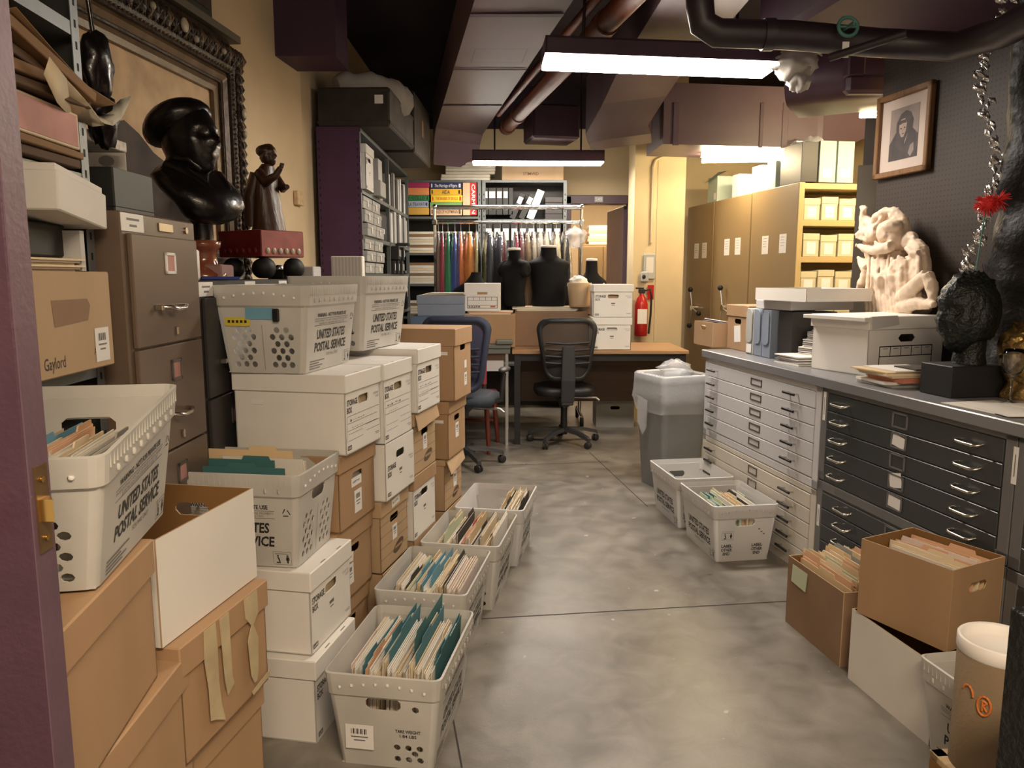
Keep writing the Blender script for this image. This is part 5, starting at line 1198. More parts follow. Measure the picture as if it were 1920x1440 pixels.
for a in (('magenta opera box at the top of the end pile', 764, 805, 340, 352, 'magenta'), ('orange opera box under the magenta one', 764, 804, 352, 366, 'orange'), ('green opera box in the end pile', 764, 804, 366, 377, 'green', 'OTELLO', 'ink', .6, .6),
          ('icy blue opera box in the end pile', 763, 803, 377, 389, 'ice', 'LA TRAVIATA', 'ink_blue', .55, .85), ('gold opera box at the bottom of the end pile', 763, 804, 389, 403, 'gold_card'),
          ('navy opera box lettered The Marriage of Figaro', 806, 866, 342, 354, 'navy', 'The Marriage of Figaro', 'sticker', .5, .7), ('amber opera box lettered AIDA', 807, 865, 354, 366, 'amber', 'AIDA', 'ink', .6, .26), ('yellow opera box lettered The Barber of Seville', 808, 867, 366, 379, 'yellow', 'THE BARBER OF SEVILLE', 'scarlet', .4, .7),
          ('leaf green opera box under the yellow one', 806, 866, 379, 390, 'leaf'), ('pale orange opera box lettered Tales of Hoffmann', 807, 866, 390, 404, 'shell', 'TALES OF HOFFMANN', 'ink_brown', .45, .75)):
    opera(*a)
opera('upright pale orange opera box beside the red one', 868, 881, 342, 404, 'shell'); opera('upright red opera box lettered CARMEN', 881.5, 893.5, 342, 404, 'scarlet', 'CARMEN', 'sticker', vert=True)
GP = 'papers piled on the back shelving'
for r, (z0, n) in enumerate(((1.662, 8), (1.342, 8), (1.002, 6))):
    for i in range(n):
        m = MB(); m.box(0, .74 - .05 * rs.random(), 0, .24, 0, .026, ('paper_warm', 'linen', 'old_paper', 'linen')[(i * 3 + r) % 4], .002)
        m.build('score_pile', loc=(BX0 + .06 + .03 * rs.random(), BYF + .02, z0 + .0275 * i), label='bundle of aged sheet music piled on the %s shelf under the opera boxes' % ('first', 'second', 'third')[r], cat='paper', group=GP)
def bbind(label, px0, px1, py0, py1, skin, lab=None, lean=0.0, Yp=BYF + .012, name='binder'):
    p, q = at(px0, py1, Yp), at(px1, py0, Yp); wd, ht = q.x - p.x, q.z - p.z
    t_ = thing(name, label, 'binder', (p.x, Yp, p.z + .0015), 0, 'black binders on the back shelving'); m = MB(); m.box(0, wd, 0, .26, 0, ht, skin, .003); m.build('cover', t_)
    if lab: m = MB(); m.box(wd * .12, wd * .88, -.0014, -.0002, ht * lab[0], ht * lab[1], 'sticker' if skin != 'grey_white' else 'grey_white'); m.build('label_sticker', t_)
    if lean: t_.rotation_euler = (0, R(lean), 0)
    return t_
for i, (a, b_) in enumerate(((908, 915), (916, 930), (931, 942), (943, 953), (954, 962))): bbind('upright black binder, number %d in the row from the opera boxes' % (i + 1), a, b_, 352, 403, 'black_box', (.62, .86) if i != 4 else None)
p_ = bbind('black binder leaning over, lower end by the upright ones', 955, 966, 356, 408, 'black_box', (.6, .85), 24)
p_ = bbind('black binder leaning over, next to the pale leaning one', 972, 983, 356, 408, 'black_box', (.6, .85), 26); p_ = bbind('pale cardboard binder leaning against the flat grey boxes', 987, 1001, 350, 408, 'white_board', None, 22)
for i in range(4):
    p, q = at(1022, 404 - 11 * i, BYF + .015), at(1055, 394 - 11 * i, BYF + .015); m = MB(); m.box(0, q.x - p.x, 0, .27, 0, .055, 'file_dark', .003); m.build('flat_case', loc=(p.x, BYF + .015, zs1 - .028 + .0575 * i), label='flat dark case in the pile at the end of the binder shelf', cat='case', group='flat dark cases on the binder shelf')
for i in range(9):
    p = at(909 + 16 * i, 470, BYF + .012); t_ = thing('binder', 'black binder with a cream label on the shelf behind the hanging clothes', 'binder', (p.x, BYF + .012, 1.662), 0, 'black binders behind the hanging clothes'); m = MB(); m.box(0, .082, 0, .26, 0, .30, 'black_box', .003); m.build('cover', t_)
    m = MB(); m.box(.012, .070, -.0014, -.0002, .13, .25, 'sticker'); m.build('label_sticker', t_)
for i in range(6):
    m = MB(); rr = .02 * rs.random(); m.box(0, .50 + rr, 0, .3, 0, .030, 'linen', .008); p = at(828 + 4 * rs.random() + (3 if i > 1 else -4), 340, BYF); m.build('linen_stack', loc=(p.x, BYF + .01, BT + .001 + .0315 * i), label='white folded cloth in the pile above the opera boxes', cat='cloth', group='folded cloths above the opera boxes')
p, q = at(941, 343, BYF), at(1057, 312, BYF)
t = thing('wide_carton', 'wide tan carton with an inked word above the binder shelf', 'box', (p.x, BYF, BT + .001)); m = MB(); m.box(0, q.x - p.x, 0, .30, 0, .21, 'kraft_light', .003); m.text('STIMVRD', V((q.x - p.x) * .47, -.001, .05), V(1, 0, 0), V(0, 0, 1), .028, 'ink_brown', w=.16, align='C', bold=.01); m.build('carton_body', t)
# ------------------------------------------------------------------ chrome clothes rail with bagged costumes
RY = 7.42
rl, rr_ = at(815, 390, RY).x, at(1091, 390, RY).x; rz1, rz2 = at(950, 388, RY).z, at(950, 417, RY).z
t = thing('clothes_rail', 'chrome double clothes rail carrying costumes in plastic', 'clothes rail', ((rl + rr_) / 2, RY, 0)); hw = (rr_ - rl) / 2
for nm, pts, r in (('top_rail', [(-hw, 0, rz1), (hw, 0, rz1)], .017), ('hanging_rail', [(-hw, 0, rz2), (hw, 0, rz2)], .015), ('upright', [(-hw, 0, .1), (-hw, 0, rz1)], .016), ('upright', [(hw, 0, .1), (hw, 0, rz1)], .016), ('foot_bar', [(-hw, -.28, .1), (-hw, .28, .1)], .016), ('foot_bar', [(hw, -.28, .1), (hw, .28, .1)], .016)):
    m = MB(); m.tube(pts, r, 'chrome', 12); m.build(nm, t)
m = MB(); m.tube([(-hw, .10, rz1), (hw, .10, rz1)], .017, 'chrome', 12); m.build('top_rail', t)
for x in (-hw, hw):
    m = MB(); m.box(x - .024, x + .024, -.024, .024, rz2 - .024, rz2 + .024, 'chrome', .008); m.ball((x, 0, rz1), .026, .026, .026, 'chrome', 12, 8); m.build('clamp', t)
    for y in (-.26, .26): m = MB(); m.M = Matrix.Translation((x, y, .05)) @ Matrix.Rotation(R(90), 4, 'Y'); m.lathe([(.0, -.015), (.05, -.015), (.05, .015), (.0, .015)], 'black', 14); m.build('caster', t)
GAR = [(822, .055, 'brown_cloth', 'brown', 8, .95), (830, .06, 'crimson', 'crimson', 8, .95), (840, .075, 'emerald', 'emerald green', 14, .90), (853, .075, 'royal', 'royal blue', 10, 1.0), (864, .065, 'rust', 'rust orange', 8, 1.0), (880, .095, 'orange_cloth', 'orange', 16, .98),
       (893, .05, 'patterned', 'gold patterned', 8, .95), (918, .10, 'midnight', 'midnight blue', 6, .98), (938, .10, 'midnight', 'dark navy', -8, .98), (968, .06, 'crimson', 'dark red', 8, .95), (978, .055, 'mauve', 'mauve', 10, .95), (988, .065, 'bronze_cloth', 'bronze', 12, .95), (1000, .06, 'silver_cloth', 'silver', 10, .95),
       (1012, .07, 'silver_cloth', 'crumpled clear-bagged silver', 12, .95), (1024, .06, 'ivory', 'ivory', 8, .95), (1043, .08, 'ivory', 'cream', 16, .95), (1060, .07, 'ink_cloth', 'black', 20, .98)]
for i, (px, hw_, skin, word, yaw, zb) in enumerate(GAR):
    p = at(px, 430, RY); deep = .20 if hw_ < .14 else .06; top = rz2 - .10
    t = thing('hanging_costume', '%s costume in a clear plastic cover on the rail' % word, 'clothes', (p.x, RY, 0), R(yaw * .3), 'costumes hanging on the clothes rail')
    m = MB(); rg = []
    for k in range(9):
        f = k / 8; z = top - (top - zb) * f; wv = 1 + .07 * math.sin(3 * f * 3 + i)
        sx = hw_ * (.40, .70, .86, .92, .94, .97, 1.0, 1.03, 1.06)[k] * wv * .74 if hw_ < .14 else hw_ * (.25, .72, .84, .86, .88, .9, .93, .97, 1.0)[k]; sy = deep * (.30, .70, .95, 1, 1, 1, 1.02, 1.05, 1.08)[k]
        row = []
        for j, q in enumerate(ring(0, 0, z, sx, sy, 28)):
            g = 1 + (.10 * math.sin(j * 2.3 + i) * f); row.append(V(q.x * g, q.y * g, q.z))
        rg.append(row)
    m.loft(rg, skin); m.build('garment', t)
    m = MB(); m.loft([[V(q.x * 1.12 + .006 * noise.noise(q * 20 + V(i, 0, 0)) + (.004 if q.x > 0 else -.004), q.y * 1.06, q.z + (.012 if k == 0 else 0)) for q in r_] for k, r_ in enumerate(rg)], 'film_clear', caps=False); m.build('plastic_cover', t)
    m = MB(); m.tube([(0, 0, top - .01), (0, 0, rz2 - .035)] + [(0, .018 * math.sin(a) , rz2 + .0 - .0 + .018 * -math.cos(a) + .0) for a in [R(10 + 25 * j) for j in range(9)]], .0022, 'steel', 5); m.build('hook', t)
p = at(1078, 445, RY - .02)
m = MB(); crump(m, (0, 0, 0), (.10, .10, .085), 9.7, 'film', 16); m.tube([(0, 0, .07), (-.02, 0, rz2 - p.z + .012)], .003, 'steel', 5); m.build('hanging_bag', loc=p, label='bunched clear plastic bags at the end of the clothes rail', cat='bag')
# ------------------------------------------------------------------ desk, side table and what stands on them
TZ = .805
t = thing('desk', 'wood-topped desk with a black frame and dark modesty panel', 'desk', (.0, 6.38, 0)); TW = at(1292, 655, 6.38).x
m = MB(); m.box(.0, TW, 0, .80, TZ - .03, TZ, 'table_wood', .003); m.build('desk_top', t)
m = MB(); m.box(.03, TW - .03, .03, .06, TZ - .09, TZ - .031, 'chair_black'); m.box(.03, TW - .03, .74, .77, TZ - .09, TZ - .031, 'chair_black'); m.build('apron_frame', t)
for x, y in ((.02, .02), (TW - .07, .02), (.02, .73), (TW - .07, .73)): m = MB(); m.box(x, x + .05, y, y + .05, 0, TZ - .031, 'chair_black'); m.build('leg', t)
m = MB(); m.box(.08, TW - .08, .60, .62, .28, TZ - .10, 'table_dark'); m.build('modesty_panel', t)
t = thing('side_table', 'grey-topped side table with a shiny metal leg', 'table', (-1.0, 6.36, 0)); m = MB(); m.box(0, .985, 0, .76, TZ - .025, TZ + .01, 'table_grey', .003); m.build('table_top', t)
m = MB(); m.box(.02, .96, .02, .74, TZ - .08, TZ - .026, 'table_dark'); m.build('apron', t); m = MB(); m.box(.70, .93, -.001, .015, TZ - .17, TZ - .082, 'grey_white'); m.build('drawer_front', t)
for x in (.02, .945): 
    for y in (.01, .72): m = MB(); m.box(x, x + .022, y, y + .022, 0, TZ - .027, 'steel'); m.build('leg', t)
def flatbox(name, label, px0, px1, py0, py1, Yp, dp, skin, z0, cat='box', rz=0, h=None, group=None, extra=None):
    p, q = at(px0, py1, Yp), at(px1, py0, Yp); m = MB(); hh = h if h else q.z - z0
    m.box(0, q.x - p.x, 0, dp, 0, hh, skin, .003)
    if extra: extra(m, q.x - p.x, hh)
    return m.build(name, loc=(p.x, Yp, z0), rz=R(rz), label=label, cat=cat, group=group)
flatbox('long_carton', 'long brown carton lying at the back of the desk', 965, 1103, 584, 645, 6.78, .37, 'kraft_dark', TZ + .001)
CT = at(1000, 584, 6.78).z
flatbox('carton', 'brown carton at the end of the side table', 846, 966, 590, 650, 6.55, .40, 'kraft', TZ + .012)
CT2 = at(900, 590, 6.55).z
for i in range(7): flatbox('paper_pile', 'loose cream papers spread along the top of the long brown carton', 960 + 11 * rs.random(), 1096 - 9 * rs.random(), 0, 645, 6.80 + .01 * i, .36, ('paper_warm', 'paper', 'linen')[i % 3], CT + .001 + .0052 * i, 'paper', rs.uniform(-1, 1), .005, 'papers on the cartons')
for i in range(4): flatbox('paper_pile', 'loose papers on the brown carton of the side table', 872 + 8 * rs.random(), 962 - 6 * rs.random(), 0, 650, 6.555 + .008 * i, .34, ('paper', 'manila_pale', 'salmon', 'paper_warm')[i % 4], CT2 + .001 + .0055 * i, 'paper', rs.uniform(-1.5, 1.5), .005, 'papers on the cartons')
flatbox('flat_box', 'dull blue flat box lowest in the pile on the side table', 771, 846, 593, 655, 6.50, .36, 'slate_blue', TZ + .012)
z_ = at(800, 593, 6.5).z + .001
flatbox('flat_box', 'pale blue-grey box in the middle of the pile on the side table', 783, 871, 571, 593, 6.54, .36, 'blue_grey', z_); z_2 = at(800, 571, 6.54).z + .001
flatbox('flat_box', 'blue-grey box topping the pile on the side table', 781, 871, 554, 571, 6.54, .36, 'blue_grey', z_2); z_3 = at(800, 554, 6.54).z + .001
for i in range(3): flatbox('paper_pile', 'papers on the blue-grey box pile', 790 + 6 * i, 869 - 2 * i, 0, 580, 6.56, .3, ('paper_warm', 'paper', 'linen')[i], z_3 + .007 * i, 'paper', 2 - 2 * i, .006, 'papers on the cartons')
def num_box(m, w_, h_):
    o, ux, uy = V(0, -.0008, 0), V(1, 0, 0), V(0, 0, 1)
    for q in ((.08, .92, .50, .515), (.08, .92, .10, .115), (.08, .095, .10, .515), (.905, .92, .10, .515), (.08, .92, .385, .395), (.08, .92, .21, .22)): m.bar(o, ux, uy, w_ * q[0], w_ * q[1], h_ * q[2], h_ * q[3], 'ink')
    for k in range(1, 5): m.bar(o, ux, uy, w_ * (.08 + .168 * k), w_ * (.09 + .168 * k), h_ * .39, h_ * .505, 'ink')
    m.text('33250', V(w_ * .11, -.0008, h_ * .13), ux, uy, h_ * .065, 'ink', w=w_ * .33, bold=.03); m.bar(o, ux, uy, w_ * .72, w_ * .86, h_ * .14, h_ * .19, 'ink_red')
    m.bar(V(0, -.0009, 0), ux, uy, w_ * .36, w_ * .64, h_ * .60, h_ * .685, 'kraft')
flatbox('numbered_box', 'white file box printed 33250 on the side table carton', 871, 938, 531, 587, 6.62, .36, 'white_box', CT2 + .026, extra=num_box)
sbox('storage_box', 'white storage box standing on the desk, lower of two', None, 0, .335, .36, .272, TZ + .001, style='plain', holeskin='paper', centre=(at(1147, 650, 6.42).x, 6.42 + .18, 0), rz=R(-90), group='white storage boxes on the desk')
sbox('storage_box', 'white storage box on top of another on the desk', None, 0, .335, .36, .272, TZ + .276, style='plain', holeskin='kraft', centre=(at(1149, 650, 6.42).x, 6.42 + .18, 0), rz=R(-91), group='white storage boxes on the desk')
# dress-form torsos
def torso(label, px, py_top, py_bot, Yp, hw_, yaw, z0, female=False):
    p = at(px, py_bot, Yp); h_ = at(px, py_top, Yp).z - z0
    t_ = thing('dress_form', label, 'mannequin', (p.x, Yp, z0), R(yaw), 'black dress forms behind the desk'); m = MB()
    prof = [(0, .80, .80), (.06, .84, .84), (.22, .80, .84), (.36, .72 if female else .84, .84), (.50, .84, .98), (.62, .98, 1.12 if female else 1.0), (.70, 1.06, .98), (.745, 1.0, .86), (.78, .80, .70), (.815, .54, .60), (.85, .42, .56), (.985, .38, .52)]
    m.loft([ring(0, -.010 * math.sin(f * 6), f * h_, hw_ * a, hw_ * .55 * b2, 26, .9) for f, a, b2 in prof], 'torso_black')
    for sx in ((1, -1) if yaw < -20 else ()): m.loft([[V(sx * (hw_ * x_) , q.y, h_ * z_ + q.z) for q in [V(0, r_ * math.cos(a), r_ * 1.3 * math.sin(a)) for a in [2 * math.pi * k / 12 for k in range(12)]]] for x_, r_, z_ in ((.72, .06, .66), (.95, .058, .655), (1.10, .05, .64), (1.15, .03, .63))], 'torso_black')
    if female:
        for sx in (1, -1): m.ball((sx * hw_ * .40, -hw_ * .32, h_ * .58), hw_ * .42, hw_ * .30, h_ * .12, 'torso_black', 14, 8)
    m.build('torso', t_)
    m = MB(); m.M = Matrix.Translation((0, 0, h_ * .985)); m.lathe([(.0, 0), (hw_ * .38, 0), (hw_ * .40, .008), (hw_ * .36, .022), (.0, .026)], 'cap_white', 22); m.build('neck_cap', t_); return t_  # cap painted white to stand in for silver reflecting the lamp
torso('big black dress form with a silver neck cap, facing away', 1028, 463, 580, 7.02, .185, 4, CT + .040)
torso('black dress form turned sideways with a silver neck cap', 964, 468, 580, 6.98, .155, -48, CT + .040)
t = torso('black dress form in pale straps beside the tan bucket', 1108, 487, 600, 7.05, .135, 0, TZ + .002, True)
m = MB()
for sx in (1, -1): m.tube([(sx * .08, -.09, .46), (sx * .105, -.07, .53), (sx * .112, .0, .56), (sx * .10, .06, .53)], .010, 'linen', 8)
crump(m, (0, -.08, .38), (.13, .06, .10), 2.2, 'linen', 14); m.build('pale_garment', t)
m = MB(); m.loft([ring(.0, 0, 0, .21, .11, 22), ring(0, 0, .10, .205, .115, 22), ring(.01, 0, .18, .17, .10, 22), ring(.03, 0, .24, .09, .08, 22), ring(.04, 0, .30, .05, .055, 22), ring(.045, 0, .33, .045, .05, 22)], 'torso_black'); p = at(884, 545, 7.0); m.build('dress_form', loc=(p.x, 7.0, CT2 + .03), label='headless dark dress form low behind the numbered box', cat='mannequin', group='black dress forms behind the desk')
t = thing('bucket', 'tan plastic bucket with white stuffing beside the white boxes', 'bucket', (at(1086, 578, 6.86).x, 6.86, CT + .040)); m = MB(); m.loft([ring(0, 0, 0, .088, .088, 22), ring(0, 0, .21, .11, .11, 22), ring(0, 0, .21, .104, .104, 22), ring(0, 0, .01, .082, .082, 22)], 'kraft_light'); m.build('bucket_body', t)
m = MB(); crump(m, (0, 0, 0), (.085, .085, .06), 6.2, 'cotton', 16); m.build('cotton_wad', loc=(at(1084, 560, 6.86).x, 6.86, CT + .245), label='wad of white cotton heaped in the tan bucket', cat='stuffing')
m = MB(); m.box(-.14, .10, 0, .18, 0, .035, 'table_grey', .006); m.box(-.02, .12, -.01, .16, .036, .07, 'table_grey', .006); m.build('cloth_bundle', loc=(at(935, 648, 6.44).x, 6.40, TZ + .012), label='folded olive cloth on the corner of the side table', cat='cloth')
# ------------------------------------------------------------------ chairs
def office_chair(label, x, y, yaw, zb, zt_, wb, skin, mesh, zs_=.47, arm=False):
    """swivel chair, back towards -Y local"""
    t_ = thing('office_chair', label, 'chair', (x, y, 0), R(yaw), 'mesh-backed office chairs')
    m = MB(); m.loft([rrect(.235, .22, zs_ - .035, .12, 5, 0, .06), rrect(.255, .245, zs_ - .01, .14, 5, 0, .06), rrect(.25, .24, zs_ + .03, .13, 5, 0, .06), rrect(.20, .19, zs_ + .045, .11, 5, 0, .06)], 'chair_black' if skin != 'chair_blue' else 'chair_seat'); m.build('seat', t_)
    hb, cz = (zt_ - zb) / 2, (zt_ + zb) / 2
    def loop(i):
        out = []
        for p in rrect(wb / 2 - i, hb - i, 0, .10 - i * .6, 6): 
            f = (p.y + hb) / (2 * hb); k = .70 + .30 * min(1, f * 1.6); out.append(V(p.x * k, -.235 - .05 * (1 - (2 * f - 1) ** 2) + .09 * (p.x / wb * 2) ** 2, cz + p.y))
        return out
    sh = lambda pts, d: [p + V(0, d, 0) for p in pts]
    m = MB(); m.loft([sh(loop(0), -.012), sh(loop(0), .012), sh(loop(.042), .012), sh(loop(.042), -.012)], skin, closed=True); m.build('back_frame', t_)
    m = MB(); a = loop(.03); c_ = sum(a, V(0, 0, 0)) / len(a); m.add(a + [V(0, -.285, cz)], [(i, (i + 1) % len(a), len(a)) for i in range(len(a))], mesh, True); m.build('mesh_panel', t_)
    m = MB(); lo = [V(q.x, q.y + .008, q.z) for q in loop(.036) if q.z < cz + .05]; lo.sort(key=lambda q: math.atan2(q.z - cz, q.x)); c2 = V(0, -.262, cz - .04)
    m.add(lo + [c2], [(i, i + 1, len(lo)) for i in range(len(lo) - 1)] + [(len(lo) - 1, 0, len(lo))], skin, True); m.build('lower_panel', t_)
    m = MB()
    for i in range(4): m.tube([(-wb * .36, -.24, zb + .16 + .055 * i), (0, -.268, zb + .15 + .055 * i), (wb * .36, -.24, zb + .16 + .055 * i)], .009, skin, 6)
    m.build('lumbar_rib', t_)
    m = MB(); m.loft([rrect(.055, .016, zs_ - .06, .01, 2, 0, -.26), rrect(.058, .020, zb + .02, .01, 2, 0, -.30), rrect(.050, .016, zb + .30, .01, 2, 0, -.31)], 'chair_grey', smooth=False); m.box(-.05, .05, -.27, .0, zs_ - .09, zs_ - .045, 'chair_grey', .008); m.build('back_spine', t_)
    m = MB(); m.lathe([(.045, zs_ - .14), (.05, zs_ - .10), (.10, zs_ - .05), (.10, zs_ - .036)], 'chair_grey', 16); m.lathe([(.014, .30), (.014, zs_ - .13)], 'steel', 12); m.lathe([(.030, .08), (.028, .31)], 'chair_black', 14); m.build('gas_column', t_)
    for k in range(5):
        a = R(72 * k + 18); d = V(math.cos(a), math.sin(a), 0); s_ = V(-d.y, d.x, 0)
        m = MB(); m.loft([[d * r_ + s_ * (w2 * sx) + V(0, 0, z_ + dz) for sx, dz in ((-1, -.014), (1, -.014), (.7, .014), (-.7, .014))] for r_, w2, z_ in ((.03, .032, .125), (.18, .026, .115), (.30, .020, .085), (.315, .016, .075))], 'chair_grey', smooth=False); m.build('base_spoke', t_)
        m = MB(); m.M = Matrix.Translation(d * .30 + V(0, 0, .030)) @ Matrix.Rotation(a + .5, 4, 'Z') @ Matrix.Rotation(R(90), 4, 'X')
        for z_ in (-.021, .006): m.lathe([(.0, z_), (.026, z_), (.0295, z_ + .004), (.0295, z_ + .012), (.026, z_ + .015), (.0, z_ + .015)], 'chair_black', 14)
        m.build('caster', t_)
    if arm:
        for sx in (1, -1): m = MB(); m.tube([(sx * .20, .02, zs_ - .02), (sx * .30, .02, zs_ - .0), (sx * .31, .04, zs_ + .20)], .020, 'chair_black', 8); m.ball((sx * .31, .08, zs_ + .225), .042, .13, .020, 'chair_grey', 14, 8); m.build('armrest', t_)
    for sx in (1,): m = MB(); m.tube([(sx * .08, .05, zs_ - .07), (sx * .28, .05, zs_ - .075), (sx * .31, .05, zs_ - .10)], .010, 'steel', 6); m.build('tilt_lever', t_)
    return t_
office_chair('black mesh-backed office chair tucked at the desk', .445, 6.46, 2, .56, 1.085, .50, 'chair_black', 'chair_mesh', .46)
office_chair('blue-backed office chair beyond the brown boxes', -.375, 5.72, -10, .58, 1.135, .52, 'chair_blue', 'blue_mesh', .50, True)
t = thing('wooden_chair', 'red wooden chair with a red cushioned back behind the blue office chair', 'chair', (-.36, 6.29, 0), R(172))
for x in (-.18, .18):
    for y, lean in ((-.18, -.03), (.18, .03)): m = MB(); m.tube([(x, y, .43), (x * 1.15, y * 1.1 + lean, 0)], [.022, .016], 'red_wood', 8); m.build('leg', t)
m = MB(); m.box(-.21, .21, -.21, .21, .43, .47, 'red_fabric', .015); m.build('seat', t)
m = MB(); m.box(-.19, .22, .19, .235, .55, 1.02, 'red_fabric', .02); m.build('backrest', t); m = MB(); m.tube([(-.18, -.18, .2), (.18, -.18, .2)], .012, 'red_wood', 6); m.build('stretcher', t); m = MB(); m.tube([(.18, -.18, .14), (.18, .18, .14)], .012, 'red_wood', 6); m.build('stretcher', t)
m = MB(); p, q = at(1222, 455, 7.48), at(1228, 300, 7.48); m.tube([(p.x, 7.48, p.z), (p.x, 7.48, q.z - .06), (p.x + .02, 7.48, q.z), (p.x + .12, 7.48, q.z + .05), (p.x + .12, 7.48, 3.4)], .012, 'ochre_wall', 8); m.build('conduit', label='thin painted conduit climbing the wall beside the column', cat='conduit')
# carton under the desk, extinguisher, wall boxes
t = carton('floor_carton', 'grey printed carton on the floor under the desk', (at(1150, 797, 7.25).x, 7.30, 0), 0, .36, .30, .26, 'grey_folder', 'kraft_in', 's', closed=True)
t = thing('fire_extinguisher', 'red fire extinguisher on the wall by the column', 'fire extinguisher', (at(1203, 590, 7.40).x, 7.42, at(1203, 630, 7.40).z)); m = MB(); m.lathe([(.0, 0), (.055, 0), (.062, .01), (.062, .30), (.045, .36), (.022, .39), (.02, .41)], 'red_gloss', 20); m.build('cylinder', t)
m = MB(); m.box(-.03, .03, -.02, .02, .41, .45, 'black', .004); m.box(-.06, .02, -.012, .012, .45, .465, 'black', .003); m.build('valve_head', t); m = MB(); m.tube([(.02, 0, .43), (.08, 0, .45), (.095, 0, .38), (.09, 0, .20), (.075, 0, .02)], .010, 'black', 8); m.build('hose', t)
m = MB(); m.box(-.045, .045, -.0635, -.060, .12, .26, 'sticker'); m.build('instruction_label', t)
q = at(1216, 492, 7.52); m = MB(); m.box(-.05, .06, -.03, 0, -.11, .13, 'panel_grey', .006); m.box(-.03, .04, -.032, -.03, -.05, .10, 'white_board'); m.build('notice_holder', loc=(q.x, 7.50, q.z - .05), label='pale grey notice holder on the wall by the column', cat='notice holder')
q = at(1208, 515, 7.5); m = MB(); m.box(-.035, .035, -.04, 0, -.05, .05, 'panel_grey', .01); m.ball((-.01, -.045, .0), .018, .012, .022, 'black', 10, 6); m.build('wall_switch', loc=(q.x, 7.5, q.z - .02), label='small grey switch box with a black knob by the column', cat='switch')
q = at(1216, 548, 7.49); m = MB(); m.box(-.03, .03, -.004, 0, -.07, .07, 'red_gloss', .001); m.build('safety_sign', loc=(q.x + .02, 7.49, q.z), label='small red sign above the fire extinguisher', cat='sign')
m = MB(); m.box(at(1187, 500, 7.5).x, cl.x - .002, 7.505, 7.9, 0, 3.41, 'ochre_wall'); struct(m, 'wall_pilaster')
# room beyond the door: brown cabinets and a pile of papers
m = MB(); m.box(0, .9, 0, .5, 0, 1.85, 'mobile_tan', .005); 
for k in range(3): m.box(.30 * k + .005, .30 * k + .295, -.012, 0, .1, 1.82, 'mobile_tan', .003)
m.build('cupboard', loc=(at(1090, 450, 10.6).x, 10.6, 0), label='brown cupboard in the room beyond the door', cat='cupboard')
for i in range(7): m = MB(); m.box(0, .30 + .04 * rs.random(), 0, .35, 0, .035, ('pale_pink', 'peach', 'paper_warm')[i % 3], .004); m.build('paper_stack', loc=(at(1102, 450, 10.6).x + .03 * rs.random(), 10.64, 1.852 + .0362 * i), label='pinkish paper bundle in the pile on the cupboard beyond the door', cat='paper', group='paper bundles beyond the door')
# ------------------------------------------------------------------ plan files (flat drawer cabinets) in the frame of the bank
def planfile(label, u0, u1, z0, z1, ztop, skin, rim, hstyle, hu, lab, ndr, pitch, ztd):
    t_ = thing('plan_file_cabinet', label, 'drawer cabinet', bank(0, 0, z0), BA, 'plan file cabinets'); m = MB()
    m.box(.004, .76, u0, u1, 0, z1 - z0, rim, .003)
    m.box(-.004, .004, u0, u0 + .045, 0, z1 - z0, rim, .002); m.box(-.004, .004, u1 - .045, u1, 0, z1 - z0, rim, .002); m.box(-.004, .004, u0, u1, 0, .04, rim, .002); m.box(-.004, .004, u0, u1, ztop - z0, z1 - z0, rim, .002)
    m.box(.0041, .0046, u0 + .045, u1 - .045, .04, ztop - z0, 'seam'); m.build('cabinet_body', t_)
    for i in range(ndr):
        a1 = ztd - z0 - pitch * i; a0 = a1 - pitch + .004
        d = MB(); d.box(-.006, .004, u0 + .049, u1 - .049, a0, a1, skin, .002); dr = d.build('drawer', t_)
        zc = (a0 + a1) / 2 + .004
        for uc in hu:
            q = MB()
            if hstyle == 'bow': q.tube([(-.006, uc - .05, zc), (-.030, uc - .05, zc - .004), (-.034, uc - .035, zc - .006), (-.034, uc + .035, zc - .006), (-.030, uc + .05, zc - .004), (-.006, uc + .05, zc)], .0055, 'nickel', 8)
            else:
                for s_ in (-.04, .04): q.box(-.032, -.006, uc + s_ - .004, uc + s_ + .004, zc - .003, zc + .003, 'nickel')
                q.box(-.040, -.030, uc - .055, uc + .055, zc - .006, zc + .006, 'dark_metal', .002)
            q.build('handle', dr)
        if lab is not None:
            q = MB(); w2, h2 = lab[1], lab[2]
            for (a, b2, c_, d_) in ((-w2, w2, -h2, -h2 + .006), (-w2, w2, h2 - .006, h2), (-w2, -w2 + .007, -h2, h2), (w2 - .007, w2, -h2, h2)): q.box(-.0095, -.006, lab[0] + a, lab[0] + b2, zc + c_, zc + d_, 'bronze_label' if skin != 'plan_dark' else 'plan_rim')
            q.build('label_holder', dr)
            if skin == 'plan_dark' and i in (1, 3, 4) and lab[1] > .03: q = MB(); q.M = Matrix.Translation((-.0082, lab[0], zc)) @ Matrix.Rotation(R((0, 8, 0, -14, 3)[i]), 4, 'X'); q.box(0, .001, -w2 + .009, w2 - .009, -h2 + .008, h2 - .008 + (.014 if i == 3 else 0), 'sticker'); q.build('paper_card', dr)
    return t_
planfile('white five-drawer plan file under the grey counter', -.30, 1.005, .442, .923, .895, 'plan_white', 'plan_white', 'bar', (.855, -.06), (.325, .062, .019), 5, .0818, .893)
planfile('cream white plan file on the floor under the white one', -.30, 1.005, 0, .438, .410, 'plan_cream', 'plan_cream', 'bar', (.855, -.06), (.325, .05, .022), 5, .0735, .405)
planfile('charcoal plan file with shiny bow handles under the counter', -1.405, -.305, .500, .923, .905, 'plan_dark', 'plan_rim', 'bow', (-.465, -1.22), (-.85, .045, .030), 5, .0808, .903)
